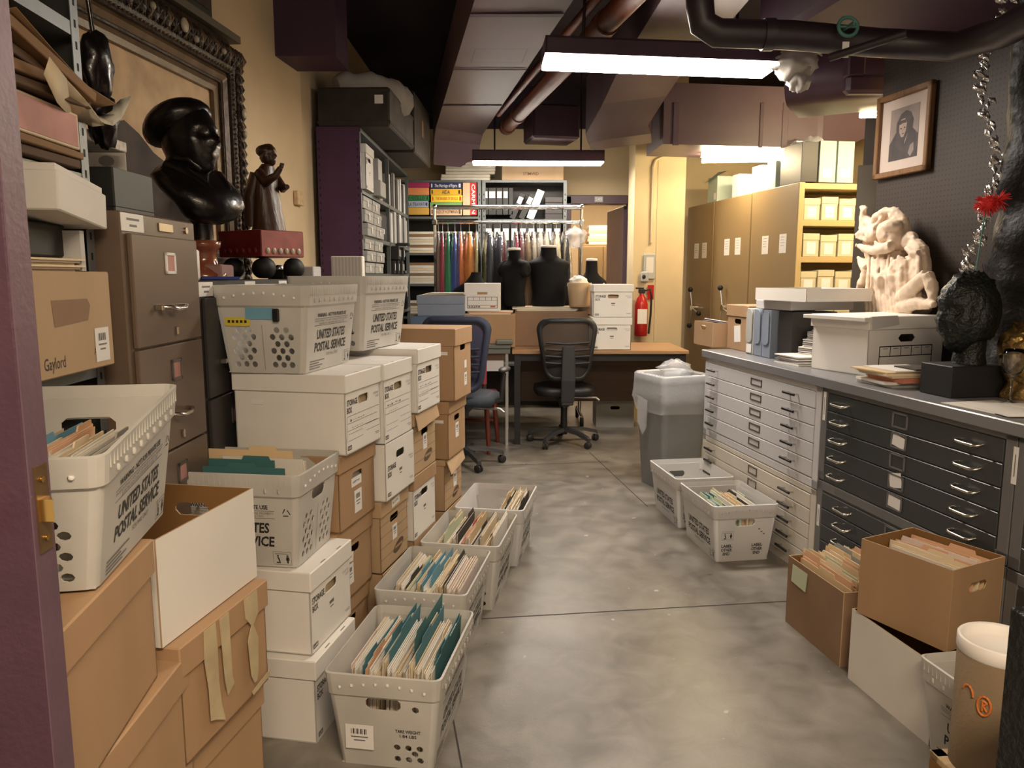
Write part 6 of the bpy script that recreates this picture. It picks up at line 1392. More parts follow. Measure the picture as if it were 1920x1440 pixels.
planfile('charcoal plan file on the floor under the bow-handled one', -1.405, -.305, 0, .496, .455, 'plan_dark', 'plan_rim', 'bow', (-.53, -1.2), (-.85, .045, .028), 5, .074, .445)
planfile('charcoal plan file at the near end of the counter', -2.55, -1.41, .500, .923, .905, 'plan_dark', 'plan_rim', 'bow', (-1.6, -2.3), None, 5, .0808, .903)
planfile('charcoal plan file on the floor at the near end of the counter', -2.55, -1.41, 0, .496, .455, 'plan_dark', 'plan_rim', 'bow', (-1.6, -2.3), None, 5, .074, .445)
for (u, z, l, w2, lb) in ((-.328, .84, .13, .020, 'white paper strip on the post between white and charcoal plan files'), (-.328, .33, .10, .020, 'white paper strip low on the post between the plan files'), (-1.405, .83, .12, .020, 'long white paper strip on the near post of the charcoal plan file')):
    m = MB(); m.box(-.0055, -.0045, u - w2 / 2, u + w2 / 2, z - l / 2, z + l / 2, 'sticker'); m.bar(V(-.0058, u, z), V(0, 0, 1), V(0, -1, 0), -l * .3, l * .3, -.002, .002, 'ink_grey'); m.build('paper_strip', loc=BP, rz=BA, label=lb, cat='label', group='paper strips on the plan files')
m = MB(); m.box(-.022, .80, -2.55, 1.03, .925, .970, 'counter', .004); m.build('counter_top', loc=BP, rz=BA, label='long grey counter top over the plan files', cat='counter top')
CZ = .971
def cb(name, label, n0, n1, u0, u1, z0, z1, skin, cat, rz=0.0, group=None, extra=None, b=.003):
    m = MB(); hn, hu_ = (n1 - n0) / 2, (u1 - u0) / 2; m.box(-hn, hn, -hu_, hu_, 0, z1 - z0, skin, b)
    if extra: extra(m, hn, hu_, z1 - z0)
    return m.build(name, loc=bank((n0 + n1) / 2, (u0 + u1) / 2, z0), rz=BA + R(rz), label=label, cat=cat, group=group)
# boxes at the far end of the counter
t = sbox('storage_box', 'brown lidded box with a pale note at the far end of the counter', None, 0, .30, .24, .275, CZ, 'kraft', 'kraft', None, centre=bank(.28, .94), rz=BA + R(180), lidh=.07, group='boxes on the counter', stick=[(.0, .10, .085, .10, False, 6)])
t = carton('open_carton', 'small open brown carton with torn papers behind the lidded one', bank(.20, 1.28, CZ), BA, .22, .30, .155, 'kraft', 'kraft_in', 'w', group='boxes on the counter')
m = MB()
for i in range(5): m.M = Matrix.Rotation(R(-6 + 5 * i), 4, 'Y') @ Matrix.Rotation(R(4 * i - 8), 4, 'Z'); m.box(-.09 + .01 * i, .09, -.13, .12, .006 * i, .0062 * i + .004, ('paper', 'paper_warm', 'kraft_light', 'blue_grey', 'paper')[i])
m.build('paper_pile', loc=bank(.20, 1.27, CZ + .13), rz=BA, label='torn papers poking out of the small brown carton', cat='paper')
# upright document boxes
for i, (sk, lb) in enumerate((('archive_grey', 'pale grey upright document box with a paper label'), ('blue_grey', 'blue-grey upright document box, middle one of three'), ('blue_grey', 'blue-grey upright document box beside the magazines'))):
    c = bank(.26, .70 - .098 * i, CZ); t = thing('document_box', lb + ' on the counter', 'document box', c, BA, 'upright document boxes on the counter'); m = MB()
    if i == 1: c.x += .01
    m.box(-.13, .13, -.045, .045, 0, .265, sk, .003); m.build('box_body', t)
    m = MB(); m.loft([[V(-.133, q.x, .165 + q.y) for q in rrect(.036, .095, 0, .028, 4)], [V(-.138, q.x, .165 + q.y) for q in rrect(.036, .095, 0, .028, 4)]], sk, smooth=False); m.build('flap', t)
    if i == 0: m = MB(); m.box(-.1345, -.1335, -.03, .03, .01, .06, 'sticker'); m.build('label_sticker', t)
m = MB(); m.box(-.13, .13, -.07, .07, 0, .262, 'file_dark', .003); m.build('document_box', loc=bank(.30, .375, CZ), rz=BA, label='dark document box in shadow under the white trays', cat='document box', group='upright document boxes on the counter')
# white trays / lids lying on them
t = thing('shallow_lid', 'white shallow box lid lying flat on the document boxes', 'lid', bank(.345, .505, CZ + .268), BA + R(6)); m = MB(); m.box(-.195, .195, -.165, .165, 0, .050, 'grey_white', .003); m.build('lid_body', t)
t = carton('white_tray', 'white open tray topping the stack on the document boxes', bank(.335, .385, CZ + .320), BA + R(8), .44, .43, .066, 'white_board', 'white_board', cat='tray')
m = MB(); m.box(-.20, .20, -.19, .19, 0, .050, 'grey_white'); m.box(.0, .19, -.17, .18, .051, .053, 'paper'); m.box(-.1, .1, -.1, .05, .0515, .0535, 'paper_warm'); m.build('mount_board', loc=bank(.335, .385, CZ + .325), rz=BA + R(8), label='grey mount boards with loose sheets in the white tray', cat='board')
# magazines
for i in range(7):
    cb('magazine', 'magazine in the flat pile beside the big white box', .075 + .006 * (i % 3), .24, .07 + .012 * (i % 2), .29 - .01 * (i % 3), CZ + .0068 * i, CZ + .0066 * (i + 1), ('paper', 'grey_white', 'paper', 'ink_grey', 'paper', 'grey_white', 'paper')[i], 'magazine', 4 - 3 * (i % 3), 'magazines beside the big white box', b=0)
for i in range(13):
    m = MB(); 
    pts = [(-.10, 0), (-.04, .004), (.03, .012), (.085, .030)]
    for (a, c_), (a2, c2) in zip(pts[:-1], pts[1:]): m.add([V(a, -.09, c_), V(a2, -.09, c2), V(a2, .08, c2), V(a, .08, c_), V(a, -.09, c_ + .006), V(a2, -.09, c2 + .006), V(a2, .08, c2 + .006), V(a, .08, c_ + .006)], [(0, 3, 2, 1), (4, 5, 6, 7), (0, 1, 5, 4), (1, 2, 6, 5), (2, 3, 7, 6), (3, 0, 4, 7)], ('paper', 'grey_white', 'grey_folder')[i % 3])
    m.build('magazine', loc=bank(.30 - .006 * (i % 4) + .006 * i, .20 + .004 * (i % 3), CZ + .048 + .0098 * i), rz=BA + R(15 + 3 * (i % 3)), label='curled magazine in the slumping pile behind the flat one', cat='magazine', group='slumping magazine pile')
# big white file box with a printed grid
wb = thing('file_box', 'big white file box with a battered lid and printed grid', 'box', bank(.385, -.105, CZ), BA + R(13)); W2, D2, HH = .235, .170, .260
m = MB()
for sy in (-1, 1): m.plate(rect(-W2, W2, 0, HH), [slot(-.052, .052, .150, .185, .015)] if sy < 0 else [], lambda u, v, k, sy=sy: V(u, sy * (D2 - k * .004), v), 'white_box')
for sx in (-1, 1): m.plate(rect(-D2, D2, 0, HH), [], lambda u, v, k, sx=sx: V(sx * (W2 - k * .004), u, v), 'white_box')
m.box(-W2, W2, -D2, D2, 0, .004, 'white_box'); o, ux, uy = V(0, -D2 - .0008, 0), V(1, 0, 0), V(0, 0, 1)
for q in ((-.165, .165, .128, 0.1330), (-.165, .165, .083, 0.0875), (-.167, -.162, .01, .131), (.162, .167, .01, .131), (-.101, -.097, .083, .131), (-.035, -.031, .083, .131), (.031, .035, .083, .131), (.097, .101, .083, .131)): m.bar(o, ux, uy, *q, 'ink')
for k in range(5): m.bar(o, ux, uy, -.145 + .066 * k, -.115 + .066 * k, .119, .122, 'ink_grey')
m.build('box_body', wb)
m = MB(); m.box(-W2 - .008, W2 + .008, -D2 - .008, D2 + .012, HH - .052, HH + .008, 'white_box', .003); m.box(-W2 - .05, -W2 - .006, -D2 - .02, D2 + .02, HH - .012, HH + .006, 'white_board', .002)
m.add([V(-W2 + .01, -D2 - .0085, HH - .05), V(-.06, -D2 - .0085, HH - .03), V(-.08, -D2 - .014, HH + .012), V(-W2 + .0, -D2 - .012, HH + .010)], [(0, 1, 2, 3)], 'grey_white'); m.build('lid', wb)
# papers
for i, (sk, n0, n1, u0, u1, th, rz) in enumerate((('grey_folder', .055, .27, -.69, -.47, .010, 3), ('paper', .050, .26, -.68, -.46, .010, -4), ('salmon', .085, .28, -.705, -.50, .018, 6), ('paper_warm', .06, .27, -.69, -.47, .008, 1), ('manila_pale', .045, .26, -.69, -.455, .010, -3), ('manila', .03, .25, -.68, -.455, .005, 5), ('paper', .07, .28, -.69, -.48, .006, 2), ('dark_folder', .16, .30, -.70, -.56, .006, 0))):
    z = CZ + sum((.010, .010, .018, .008, .010, .005, .006, .006)[:i]) + .0005 * i
    cb('file_folder' if sk in ('manila', 'manila_pale', 'salmon', 'dark_folder', 'grey_folder') else 'paper_bundle', '%s in the heap before the big white file box' % {'salmon': 'salmon pink folder', 'paper': 'white papers', 'paper_warm': 'cream papers', 'manila': 'orange manila folder', 'manila_pale': 'pale manila folder', 'dark_folder': 'black notebook', 'grey_folder': 'grey folder'}[sk], n0, n1, u0, u1, z, z + th, sk, 'paper', rz, 'papers before the big white file box', b=0)
for i, (n0, n1, u0, u1, rz) in enumerate(((.01, .24, -1.27, -1.04, 4), (.03, .27, -1.36, -1.10, -8), (.20, .42, -1.38, -1.12, 12))): cb('paper_sheet', 'white sheet of paper lying at the counter edge below the goblet', n0, n1, u0, u1, CZ + .0025 * i, CZ + .0022 + .0025 * i, 'paper', 'paper', rz, 'loose sheets at the counter edge', b=0)
# bronze head on a black block
bk = thing('bronze_head', 'rough dark bronze portrait head on a black block', 'sculpture', bank(.225, -.875, CZ), BA); m = MB(); m.box(-.115, .115, -.085, .085, 0, .118, 'black', .003); m.build('block', bk)
m = MB(); m.loft([ring(.02, 0, .119, .058, .062, 24), ring(.02, 0, .16, .052, .056, 24), ring(.015, 0, .21, .060, .06, 24)], 'bronze_green'); head(m, (.0, 0, .305), 1.12, 'bronze_green', R(180 + 12), .075, .2, 3.3, .20); m.build('cast_head', bk)
# gilt figure, goblet, tinsel column, feather
gb = thing('gilt_sculpture', 'gilded lumpy sculpture at the end of the counter', 'sculpture', bank(.385, -.985, CZ), BA); m = MB()
m.loft([[V(q.x * (1 + .6 * noise.noise(q * 26)), q.y * (1 + .6 * noise.noise(q * 26 + V(3, 0, 0))), q.z) for q in ring(0, 0, z, r, r, 22)] for z, r in ((0, .075), (.02, .08), (.06, .06), (.10, .066), (.15, .082), (.20, .085), (.24, .074), (.265, .04))], 'gold'); head(m, (-.01, 0, .17), .72, 'gold', R(200), .22, 0, 1.2, .3); m.build('gilt_body', gb)
gt = thing('wine_glass', 'empty stemmed wine glass standing before the gilded sculpture', 'glass', bank(.235, -1.10, CZ), BA); m = MB(); m.lathe([(.030, 0), (.031, .002), (.006, .008), (.004, .02), (.004, .085), (.010, .095), (.028, .115), (.036, .14), (.034, .175), (.030, .195), (.0285, .195), (.0325, .175), (.0345, .14), (.026, .117), (.004, .10)], 'glass', 28, caps=True); m.build('goblet_body', gt)
m = MB(); rnd = random.Random(5)
m.loft([[V(q.x * (1 + .35 * noise.noise(q * 9)), q.y * (1 + .35 * noise.noise(q * 9 + V(5, 0, 0))), q.z) for q in ring(.0, 0, .05 * i, .135 - .0012 * i + .015 * math.sin(i * .8), .16 - .0015 * i, 20)] for i in range(33)], 'tinsel_black')
m.build('draped_form', loc=bank(.64, -.68, CZ), rz=BA, label='tall form draped in black glossy foil at the right end of the counter', cat='drape')
m = MB(); 
for i in range(150):
    z = 1.62 * i / 149 + rnd.uniform(-.02, .02); a, c_ = rnd.uniform(0, 6.28), rnd.uniform(-.4, .4); x = -.125 + .03 * math.sin(z * 9) + rnd.uniform(-.03, .02); y = .115 + .03 * math.sin(z * 6) + rnd.uniform(-.025, .025)
    m.tube([(x - .010 * math.cos(a), y - .012, z), (x, y, z + .016), (x + .012 * math.cos(a), y + .012, z + .034 + .016 * c_)], [.002, .009 + .007 * rnd.random(), .002], 'tinsel', 5)
m.build('tinsel_garland', loc=bank(.64, -.68, CZ), rz=BA, label='silver tinsel garland running up the black foil drape', cat='garland')
def plane_n(px, py, nn):
    o = Vector((0, 0, CAM_H)); d = (at(px, py, 1.0) - o); q = bank(nn, 0); return o + d * ((q - o).dot(BN) / d.dot(BN))
BAinv = Matrix.Rotation(-BA, 3, 'Z')
f0, f1 = plane_n(1822, 560, .36), plane_n(1850, 382, .40); fb = bank(.36, -.70, CZ)
ft = thing('feather_pick', 'red fluffy feather pick on a thin green stem', 'ornament', fb, 0.0)
m = MB(); m.tube([(0, 0, 0), f0 - fb, f1 - fb], .0032, 'stem_green', 6); m.build('stem', ft); fc = f1 - fb
m = MB()
for k in range(150):
    d = V(rnd.gauss(0, 1), rnd.gauss(0, 1), rnd.gauss(0, 1)).normalized(); c_ = fc + (V(.035, -.015, .012) if k % 3 == 0 else V(0, 0, 0)); m.tube([c_, c_ + d * .03, c_ + d * .048 + V(0, 0, -.004)], [.003, .0025, .0008], 'feather_red', 4)
m.ball(fc, .03, .03, .03, 'feather_red', 10, 6); m.build('feather_tuft', ft)
# cream plaster group
pl = thing('plaster_sculpture', 'cream plaster figure group with a raised arm', 'sculpture', bank(.66, .16, CZ), BA)
P = lambda px, py, dn=0.0: BAinv @ (plane_n(px, py, .66 + .75 * dn) - bank(.66, .16, CZ))
m = MB()
KS = 1.10
def T(pts, r, n=10): m.tube([P(*p) for p in pts], [q * KS for q in r], 'plaster', n)
def Bl(px, py, dn, rx, ry, rz_): c_ = P(px, py, dn); m.ball(c_, rx * KS, ry * KS, rz_ * KS, 'plaster', 16, 10)
for (py, pl_, pr_, dx) in ((570, 1632, 1735, .085), (545, 1634, 1725, .085), (510, 1632, 1712, .08), (470, 1630, 1700, .08), (435, 1634, 1690, .07)):
    a_, c_ = P(pl_, py), P(pr_, py); Bl((pl_ + pr_) / 2, py, .03, dx, (a_ - c_).length * .50, .085)
m.loft([ring(0, 0, 0, .085, .27, 24), ring(0, 0, .10, .085, .27, 24), ring(0, 0, .22, .08, .24, 24), ring(0, 0, .28, .05, .18, 24)], 'plaster')
# raised arm and hand, with the hanging sleeve
T([(1634, 452, -.02), (1620, 425, -.04), (1618, 408, -.05), (1619, 394, -.05)], [.040, .026, .018, .015])
for k, (a, b2) in enumerate(((1613, 387), (1617, 384), (1622, 385), (1626, 388))): T([(1619, 396, -.05), (a, b2, -.055)], [.010, .006], 7)
T([(1622, 410, -.03), (1640, 425, -.02), (1652, 440, -.03)], [.020, .030, .03])
# shell-shaped cloak over the head
T([(1632, 425, -.07), (1642, 406, -.07), (1660, 396, -.05), (1680, 397, -.02), (1693, 412, .0), (1697, 440, .01), (1703, 470, .01)], [.014, .018, .020, .022, .026, .03, .03])
T([(1655, 412, -.0), (1672, 405, .02), (1686, 420, .03)], [.03, .045, .045])
T([(1668, 402, -.05), (1678, 420, -.05), (1688, 450, -.05)], [.010, .012, .010], 7); T([(1655, 404, -.06), (1650, 415, -.07), (1640, 425, -.07)], [.010, .012, .010], 7)
# two faces with hair
Bl(1662, 436, -.095, .046, .045, .056); Bl(1659, 441, -.130, .016, .018, .012); Bl(1656, 446, -.128, .022, .022, .012); Bl(1672, 425, -.085, .05, .05, .035); Bl(1680, 445, -.06, .045, .035, .06)
Bl(1637, 440, -.085, .035, .04, .035); T([(1604, 441, -.09), (1615, 436, -.095), (1630, 433, -.09), (1645, 430, -.08)], [.007, .018, .026, .026]); T([(1604, 445, -.09), (1618, 447, -.10), (1632, 450, -.09)], [.006, .012, .02], 7)
for k in range(8): T([(1640 + 4 * k, 452 + (k % 3) * 3, -.11), (1644 + 4 * k, 460 + (k % 2) * 4, -.125), (1641 + 4 * k, 468, -.115)], [.008, .010, .007], 6)
# arm laid across
T([(1610, 460, -.09), (1620, 466, -.115), (1637, 470, -.13), (1655, 467, -.135), (1672, 461, -.12)], [.011, .017, .021, .024, .026]); T([(1607, 457, -.09), (1604, 463, -.09)], [.008, .005], 6)
# lower left drapery
T([(1608, 482, -.06), (1616, 492, -.07), (1626, 505, -.08)], [.006, .020, .03]); T([(1626, 505, -.08), (1616, 530, -.08), (1606, 548, -.09)], [.022, .022, .010])
for k in range(12):
    x_ = 1630 + 6.2 * k; T([(x_, 478 + 4 * (k % 3), -.105 - .012 * math.sin(k)), (x_ - 1 + 3 * math.sin(k * 1.7), 520, -.125 - .018 * math.sin(k * 2.1)), (x_ - 3 + 1.2 * k * .4, 560, -.125), (x_ - 4 + k, 592, -.12)], [.009, .013 + .004 * (k % 2), .014, .012], 7)
T([(1642, 515, -.13), (1650, 523, -.155), (1650, 540, -.15)], [.016, .022, .012]); T([(1665, 505, -.13), (1672, 520, -.15), (1676, 545, -.14)], [.014, .018, .012])
# second figure on the right
Bl(1706, 452, -.01, .038, .04, .045); T([(1697, 450, -.03), (1704, 443, -.035), (1714, 447, -.03)], [.010, .012, .010], 7); T([(1714, 455, -.01), (1724, 470, -.01), (1727, 500, -.02), (1724, 535, -.04)], [.03, .040, .045, .045]); T([(1700, 465, -.06), (1712, 476, -.07), (1722, 474, -.06)], [.014, .018, .014], 8)
for k in range(4): T([(1702 + 7 * k, 480, -.06), (1704 + 6 * k, 520, -.08), (1700 + 8 * k, 560, -.09)], [.010, .014, .012], 7)
# bent knee
T([(1690, 560, -.12), (1712, 540, -.13), (1738, 514, -.12)], [.034, .034, .026]); T([(1738, 514, -.12), (1747, 535, -.11), (1750, 562, -.11)], [.026, .028, .018]); T([(1742, 565, -.11), (1752, 572, -.13)], [.02, .014])
T([(1690, 575, -.12), (1720, 568, -.12), (1745, 572, -.11)], [.035, .03, .02])
o = m.build('plaster_figures', pl)
rm = o.modifiers.new('fuse', 'REMESH'); rm.mode = 'VOXEL'; rm.voxel_size = .0058; rm.use_smooth_shade = True
tx = bpy.data.textures.new('lumps', 'CLOUDS'); tx.noise_scale = .025
dm = o.modifiers.new('lumps', 'DISPLACE'); dm.texture = tx; dm.strength = .010; dm.mid_level = .5
sm_ = o.modifiers.new('soften', 'SMOOTH'); sm_.factor = .5; sm_.iterations = 1
# framed print on the pegboard
fr = thing('framed_print', 'framed print of a hooded figure on the pegboard wall', 'picture frame', bank(.797, .16, 1.955), BA)
fw, fh = .43, .43
def frm(m, u0, u1, z0, z1, wd, x0, x1, skin):
    for (a, b2, c_, d_) in ((u0, u1, z1 - wd, z1), (u0, u1, z0, z0 + wd), (u0, u0 + wd, z0, z1), (u1 - wd, u1, z0, z1)): m.box(x0, x1, a, b2, c_, d_, skin, .004)
fu0, fu1 = -.02, .42; fz = .44
m = MB(); frm(m, fu0, fu1, 0, fz, .030, -.035, -.004, 'oak'); m.build('oak_frame', fr)
m = MB(); m.box(-.012, -.010, fu0 + .025, fu1 - .025, .025, fz - .025, 'mount'); m.build('mount_card', fr)
m = MB(); uc, zc = (fu0 + fu1) / 2, fz / 2; m.box(-.0135, -.0125, uc - .115, uc + .115, zc - .135, zc + .135, 'print_mid')
Q = lambda pts, sk, x: m.add([V(x, uc - p[0], zc + p[1]) for p in pts], [tuple(range(len(pts)))], sk)
Q([(-.115, -.135), (.115, -.135), (.115, -.02), (.09, .0), (.065, .02), (.03, .05), (-.04, .04), (-.08, -.01), (-.115, -.05)], 'print_dark', -.0139)
Q([(.07, .0), (.075, .06), (.05, .10), (.01, .115), (-.03, .10), (-.06, .06), (-.062, .02), (-.04, .0), (0, -.02)], 'print_dark', -.0141)
Q([(-.035, .005), (-.038, .045), (-.025, .072), (.005, .075), (.022, .05), (.018, .01), (.0, -.02), (-.018, -.02)], 'print_skin', -.0144)
Q([(-.038, .045), (-.03, .066), (.01, .068), (.02, .05), (-.01, .052)], 'print_dark', -.0146)
Q([(.015, -.04), (.035, -.005), (.02, -.03), (.012, -.06)], 'mount', -.0146); Q([(.045, -.11), (.06, -.07), (.085, -.06), (.09, -.10), (.065, -.13)], 'print_mid', -.0144)
Q([(-.028, .022), (-.016, .020), (-.016, .029), (-.029, .030)], 'print_dark', -.0148); Q([(.002, .022), (.013, .025), (.012, .032), (.0, .030)], 'print_dark', -.0148); Q([(-.012, -.006), (.004, -.005), (.003, .0), (-.012, -.001)], 'print_dark', -.0148); Q([(-.010, .006), (-.004, .006), (-.005, .024), (-.009, .024)], 'print_mid', -.0147)
m.build('portrait_print', fr)
# gloss hook on pegboard
m = MB(); m.tube([(-.0, 0, .02), (-.02, 0, .02), (-.022, 0, -.012)], .003, 'nickel', 6); m.build('peg_hook', loc=bank(.799, -.30, 1.86), rz=BA, label='small metal peg hook stuck in the pegboard', cat='hook')
# ------------------------------------------------------------------ rolling shelves beyond the pegboard
MN = 1.17; mp = lambda px, py: BAinv @ (plane_n(px, py, MN) - BP)
u_r, u_l = mp(1496, 400).y, mp(1285, 450).y; ztop = mp(1496, 342).z
us = [u_r, mp(1408, 400).y, mp(1339, 400).y, mp(1289, 400).y, u_l + .35]
for i, lb in enumerate(('tan rolling shelf end panel next to the open cream-box shelves', 'tan rolling shelf end panel, middle one of three', 'tan rolling shelf end panel nearest the beige column')):
    a, c_ = us[i] + (.004 if i else 0), us[i + 1] - .012
    t = thing('rolling_shelf', lb, 'rolling shelf', bank(MN, a, 0), BA, 'tan rolling shelves'); m = MB(); wd = c_ - a
    if i: m.box(0, 1.2, 0, wd, .02, ztop, 'mobile_tan', .006)
    else: m.box(0, .02, 0, wd, .02, ztop, 'mobile_tan', .004)
    m.build('end_panel', t)
    if i == 0:
        for z in [ztop - .005 - .278 * k for k in range(7)] + [.06]: m = MB(); m.box(.021, 1.2, .0, wd, z - .045, z, 'mobile_edge', .003); m.build('shelf_board', t)
        m = MB(); m.box(.021, 1.2, wd * .5, wd * .5 + .01, .02, ztop, 'mobile_edge'); m.build('divider_panel', t); m = MB(); m.box(.0, .045, -.006, .0, .02, ztop, 'mobile_edge', .002); m.build('edge_strip', t)
    for k in (0, 1):
        yc = wd * (.30 + .30 * k) if i else wd * (.27 + .38 * k); zc = mp((1476, 1380, 1315)[i], (456, 462, 470)[i]).z; m = MB(); m.box(-.0015, -.0005, yc - .055, yc + .055, zc - .075, zc + .075, 'sticker')
        for q in range(4): m.bar(V(-.002, yc, zc), V(0, -1, 0), V(0, 0, 1), -.035, .03 - .01 * (q % 2), .05 - .022 * q, .053 - .022 * q, 'ink_grey')
        m.build('notice_sheet', t)
    if i:
        hz = mp((0, 1362, 1306)[i], (0, 577, 577)[i]).z; yc = wd * .52; h_ = MB()
        h_.tube([(0, yc, hz), (-.06, yc, hz)], .03, 'chrome', 14); h_.build('wheel_hub', t)
        for k in range(3):
            an = R((75, 195, 285)[k]); d = V(0, math.cos(an), math.sin(an)); m = MB(); m.tube([V(-.05, yc, hz), V(-.055, yc, hz) + d * .17], .007, 'steel', 8); m.ball(V(-.055, yc, hz) + d * .19, .026, .026, .026, 'black', 12, 8); m.build('wheel_spoke', t)
GC = 'cream lidded boxes on the open rolling shelf'
for r in range(5):
    for c_ in range(7):
        zb = ztop - .005 - .278 * (r + 1); bx = .055 + .148 * c_ + (.008 if r % 2 else 0)
        if c_ == 6 and r % 2: continue
        t = thing('lidded_box', 'cream lidded box, %s in from the end panel on the %s shelf down' % (('first', 'second', 'third', 'fourth', 'fifth', 'sixth', 'seventh')[c_], ('first', 'second', 'third', 'fourth', 'fifth')[r]), 'box', bank(MN + bx, us[0] + .012, zb + .001), BA, GC)
        hh = .165 + .012 * ((r + c_) % 2); m = MB(); m.box(0, .132, 0, .25, 0, hh - .05, 'cream_box', .003); m.build('box_body', t); m = MB(); m.box(-.003, .135, -.003, .253, hh - .052, hh, 'cream_box', .003); m.build('lid', t)
        m = MB(); m.box(.03, .105, -.0012, -.0002, .02, hh - .065, 'mount' if False else 'sticker'); m.build('label_sticker', t)
# boxes on top of the rolling shelves
zz = ztop + .004
GT = 'document boxes on top of the rolling shelves'
for k, (nn, uu, hh, lb) in enumerate(((.62, .02, .31, 'mint document box on the open shelf, first from the pegboard'), (.47, .02, .31, 'mint document box on the open shelf, second from the pegboard'), (.32, .02, .30, 'dark document box on the open shelf beside the mint ones'))):
    t = thing('document_box', lb, 'document box', bank(MN + nn - .30, us[0] + uu, zz), BA, GT); m = MB(); m.box(0, .135, 0, .28, 0, hh, 'mint_box' if k < 2 else 'file_dark', .003); m.build('box_body', t)
    if k < 2: m = MB(); m.box(.03, .105, -.0012, -.0002, .04, .10, 'sticker'); m.build('label_sticker', t)
for k, (px, wd, hh, sk, lb) in enumerate(((1330, .22, .24, 'mint_box', 'pale green box with a loose flap nearest the column'), (1372, .13, .20, 'grey_white', 'white document box on the rolling shelves'), (1410, .16, .22, 'mint_box', 'pale green document box on the rolling shelves'), (1438, .15, .22, 'mint_box', 'pale green document box beside the dark curved one'), (1460, .10, .20, 'file_dark', 'dark curved-top document box under the strip light'))):
    uu = mp(px, 370).y; t = thing('document_box', lb, 'document box', bank(MN + .03, uu - wd / 2, zz), BA, GT); m = MB(); m.box(0, .28, 0, wd, 0, hh, sk, .004); m.build('box_body', t)
    if k == 0: m = MB(); m.add([V(-.04, 0, hh - .02), V(-.04, wd, hh - .05), V(.10, wd, hh + .06), V(.10, 0, hh + .05)], [(0, 1, 2, 3)], sk); m.add([V(-.002, .02, 0.02), V(-.002, .07, .02), V(-.002, .07, .08), V(-.002, .02, .08)], [(0, 1, 2, 3)], 'sticker'); m.build('flap', t)
m = MB(); crump(m, (0, 0, 0), (.16, .20, .17), 7.1, 'film', 18); m.build('plastic_bundle', loc=bank(MN + .22, us[0] + .30, zz + .20), rz=BA, label='bundle wrapped in crumpled clear plastic on the rolling shelves', cat='bundle')
# grey cabinet seen past the edge of the pegboard
p, q = at(1609, 310, 4.75), at(1655, 310, 4.75)
m = MB(); m.box(0, .19, 0, .5, 0, p.z, 'cabinet_taupe', .004); m.build('grey_cabinet', loc=(p.x, 4.75, 0), rz=R(-25), label='plain grey cabinet end between pegboard and cream boxes', cat='cabinet')
m = MB(); m.box(0, .15, 0, .4, 0, .28, 'file_dark', .004); m.build('dark_case', loc=(p.x + .05, 4.80, p.z + .002), rz=R(-25), label='dark blue-grey case on top of the plain grey cabinet', cat='case')
# ------------------------------------------------------------------ trash can with its liner
tc = thing('trash_can', 'square grey trash can with a clear liner', 'trash can', (1.085, 5.14, 0), R(22)); m = MB(); m.loft([rrect(.145, .145, 0, .03), rrect(.182, .182, .72, .035), rrect(.190, .190, .735, .035), rrect(.190, .190, .765, .035), rrect(.176, .176, .765, .03), rrect(.14, .14, .02, .03)], 'bin_grey', smooth=False); m.build('can_body', tc)
m = MB()
def wav(rg, a, s_): return [p + V(a * noise.noise(p * 14 + V(s_, 0, 0)), a * noise.noise(p * 14 + V(0, s_, 0)), a * .8 * noise.noise(p * 9 + V(0, 0, s_))) for p in rg]
rr6 = lambda h_, z: rrect(h_, h_, z, .04, 6)
m.loft([wav(rr6(.188, .52), .02, 1), wav(rr6(.196, .58), .014, 2), wav(rr6(.206, .61), .012, 3), wav(rr6(.199, .66), .012, 4), wav(rr6(.200, .72), .008, 5), wav(rr6(.197, .765), .004, 6), wav(rr6(.186, .778), .004, 7), wav(rr6(.172, .755), .004, 8), wav(rr6(.165, .60), .01, 9)], 'film', caps=False); m.build('bin_liner', tc)
m = MB(); m.add([V(-.200, .10, .62), V(-.203, -.02, .60), V(-.205, -.02, .42), V(-.202, .03, .36), V(-.204, .09, .44), V(-.207, .10, .62), V(-.210, -.02, .60), V(-.212, -.02, .42), V(-.209, .03, .36), V(-.211, .09, .44)], [(0, 1, 2, 3, 4), (9, 8, 7, 6, 5)], 'film'); crump(m, (.06, .06, .78), (.11, .10, .07), 3.7, 'film', 14); m.build('liner_tail', tc)
# ------------------------------------------------------------------ open boxes on the floor at the right
GR = 'open boxes on the floor by the plan files'
def near_left(corner, yaw, wx, wy): return Vector((corner[0], corner[1], 0)) + Matrix.Rotation(R(yaw), 3, 'Z') @ V(wx / 2, wy / 2, 0)
c = near_left((1.200, 2.640), 9.5, .31, .385); b1 = carton('open_carton', 'brown open box of folders with a pasted note, on the floor', c, R(9.5), .31, .385, .285, 'kraft_dark', 'kraft_in', group=GR)
b1.children[0].data.materials[0] = MATS['kraft_dark']
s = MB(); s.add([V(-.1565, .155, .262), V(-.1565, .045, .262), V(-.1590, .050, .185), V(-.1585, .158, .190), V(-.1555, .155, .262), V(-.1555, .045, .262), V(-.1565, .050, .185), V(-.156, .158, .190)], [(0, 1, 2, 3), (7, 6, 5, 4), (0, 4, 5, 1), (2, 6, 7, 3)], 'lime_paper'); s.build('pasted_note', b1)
fill(b1, 'the brown box with the pasted note', [(-.145 + .0142 * i, ('manila', 'peach', 'manila_pale', 'salmon', 'manila', 'lime_paper', 'manila_pale', 'manila', 'peach', 'manila_pale', 'peach', 'manila', 'manila_pale', 'manila', 'grey_folder', 'peach', 'manila', 'manila_pale', 'manila', 'peach')[i], (1, 2, 3, 0, 2)[i % 5], 16 - i * .3, .02 * (i % 3), .02 + .012 * (i % 3)) for i in range(20)], seed=21, scale=1.15, span=(-.140, .100), lean=5, dense=('peach', 'manila_pale', 'manila'))
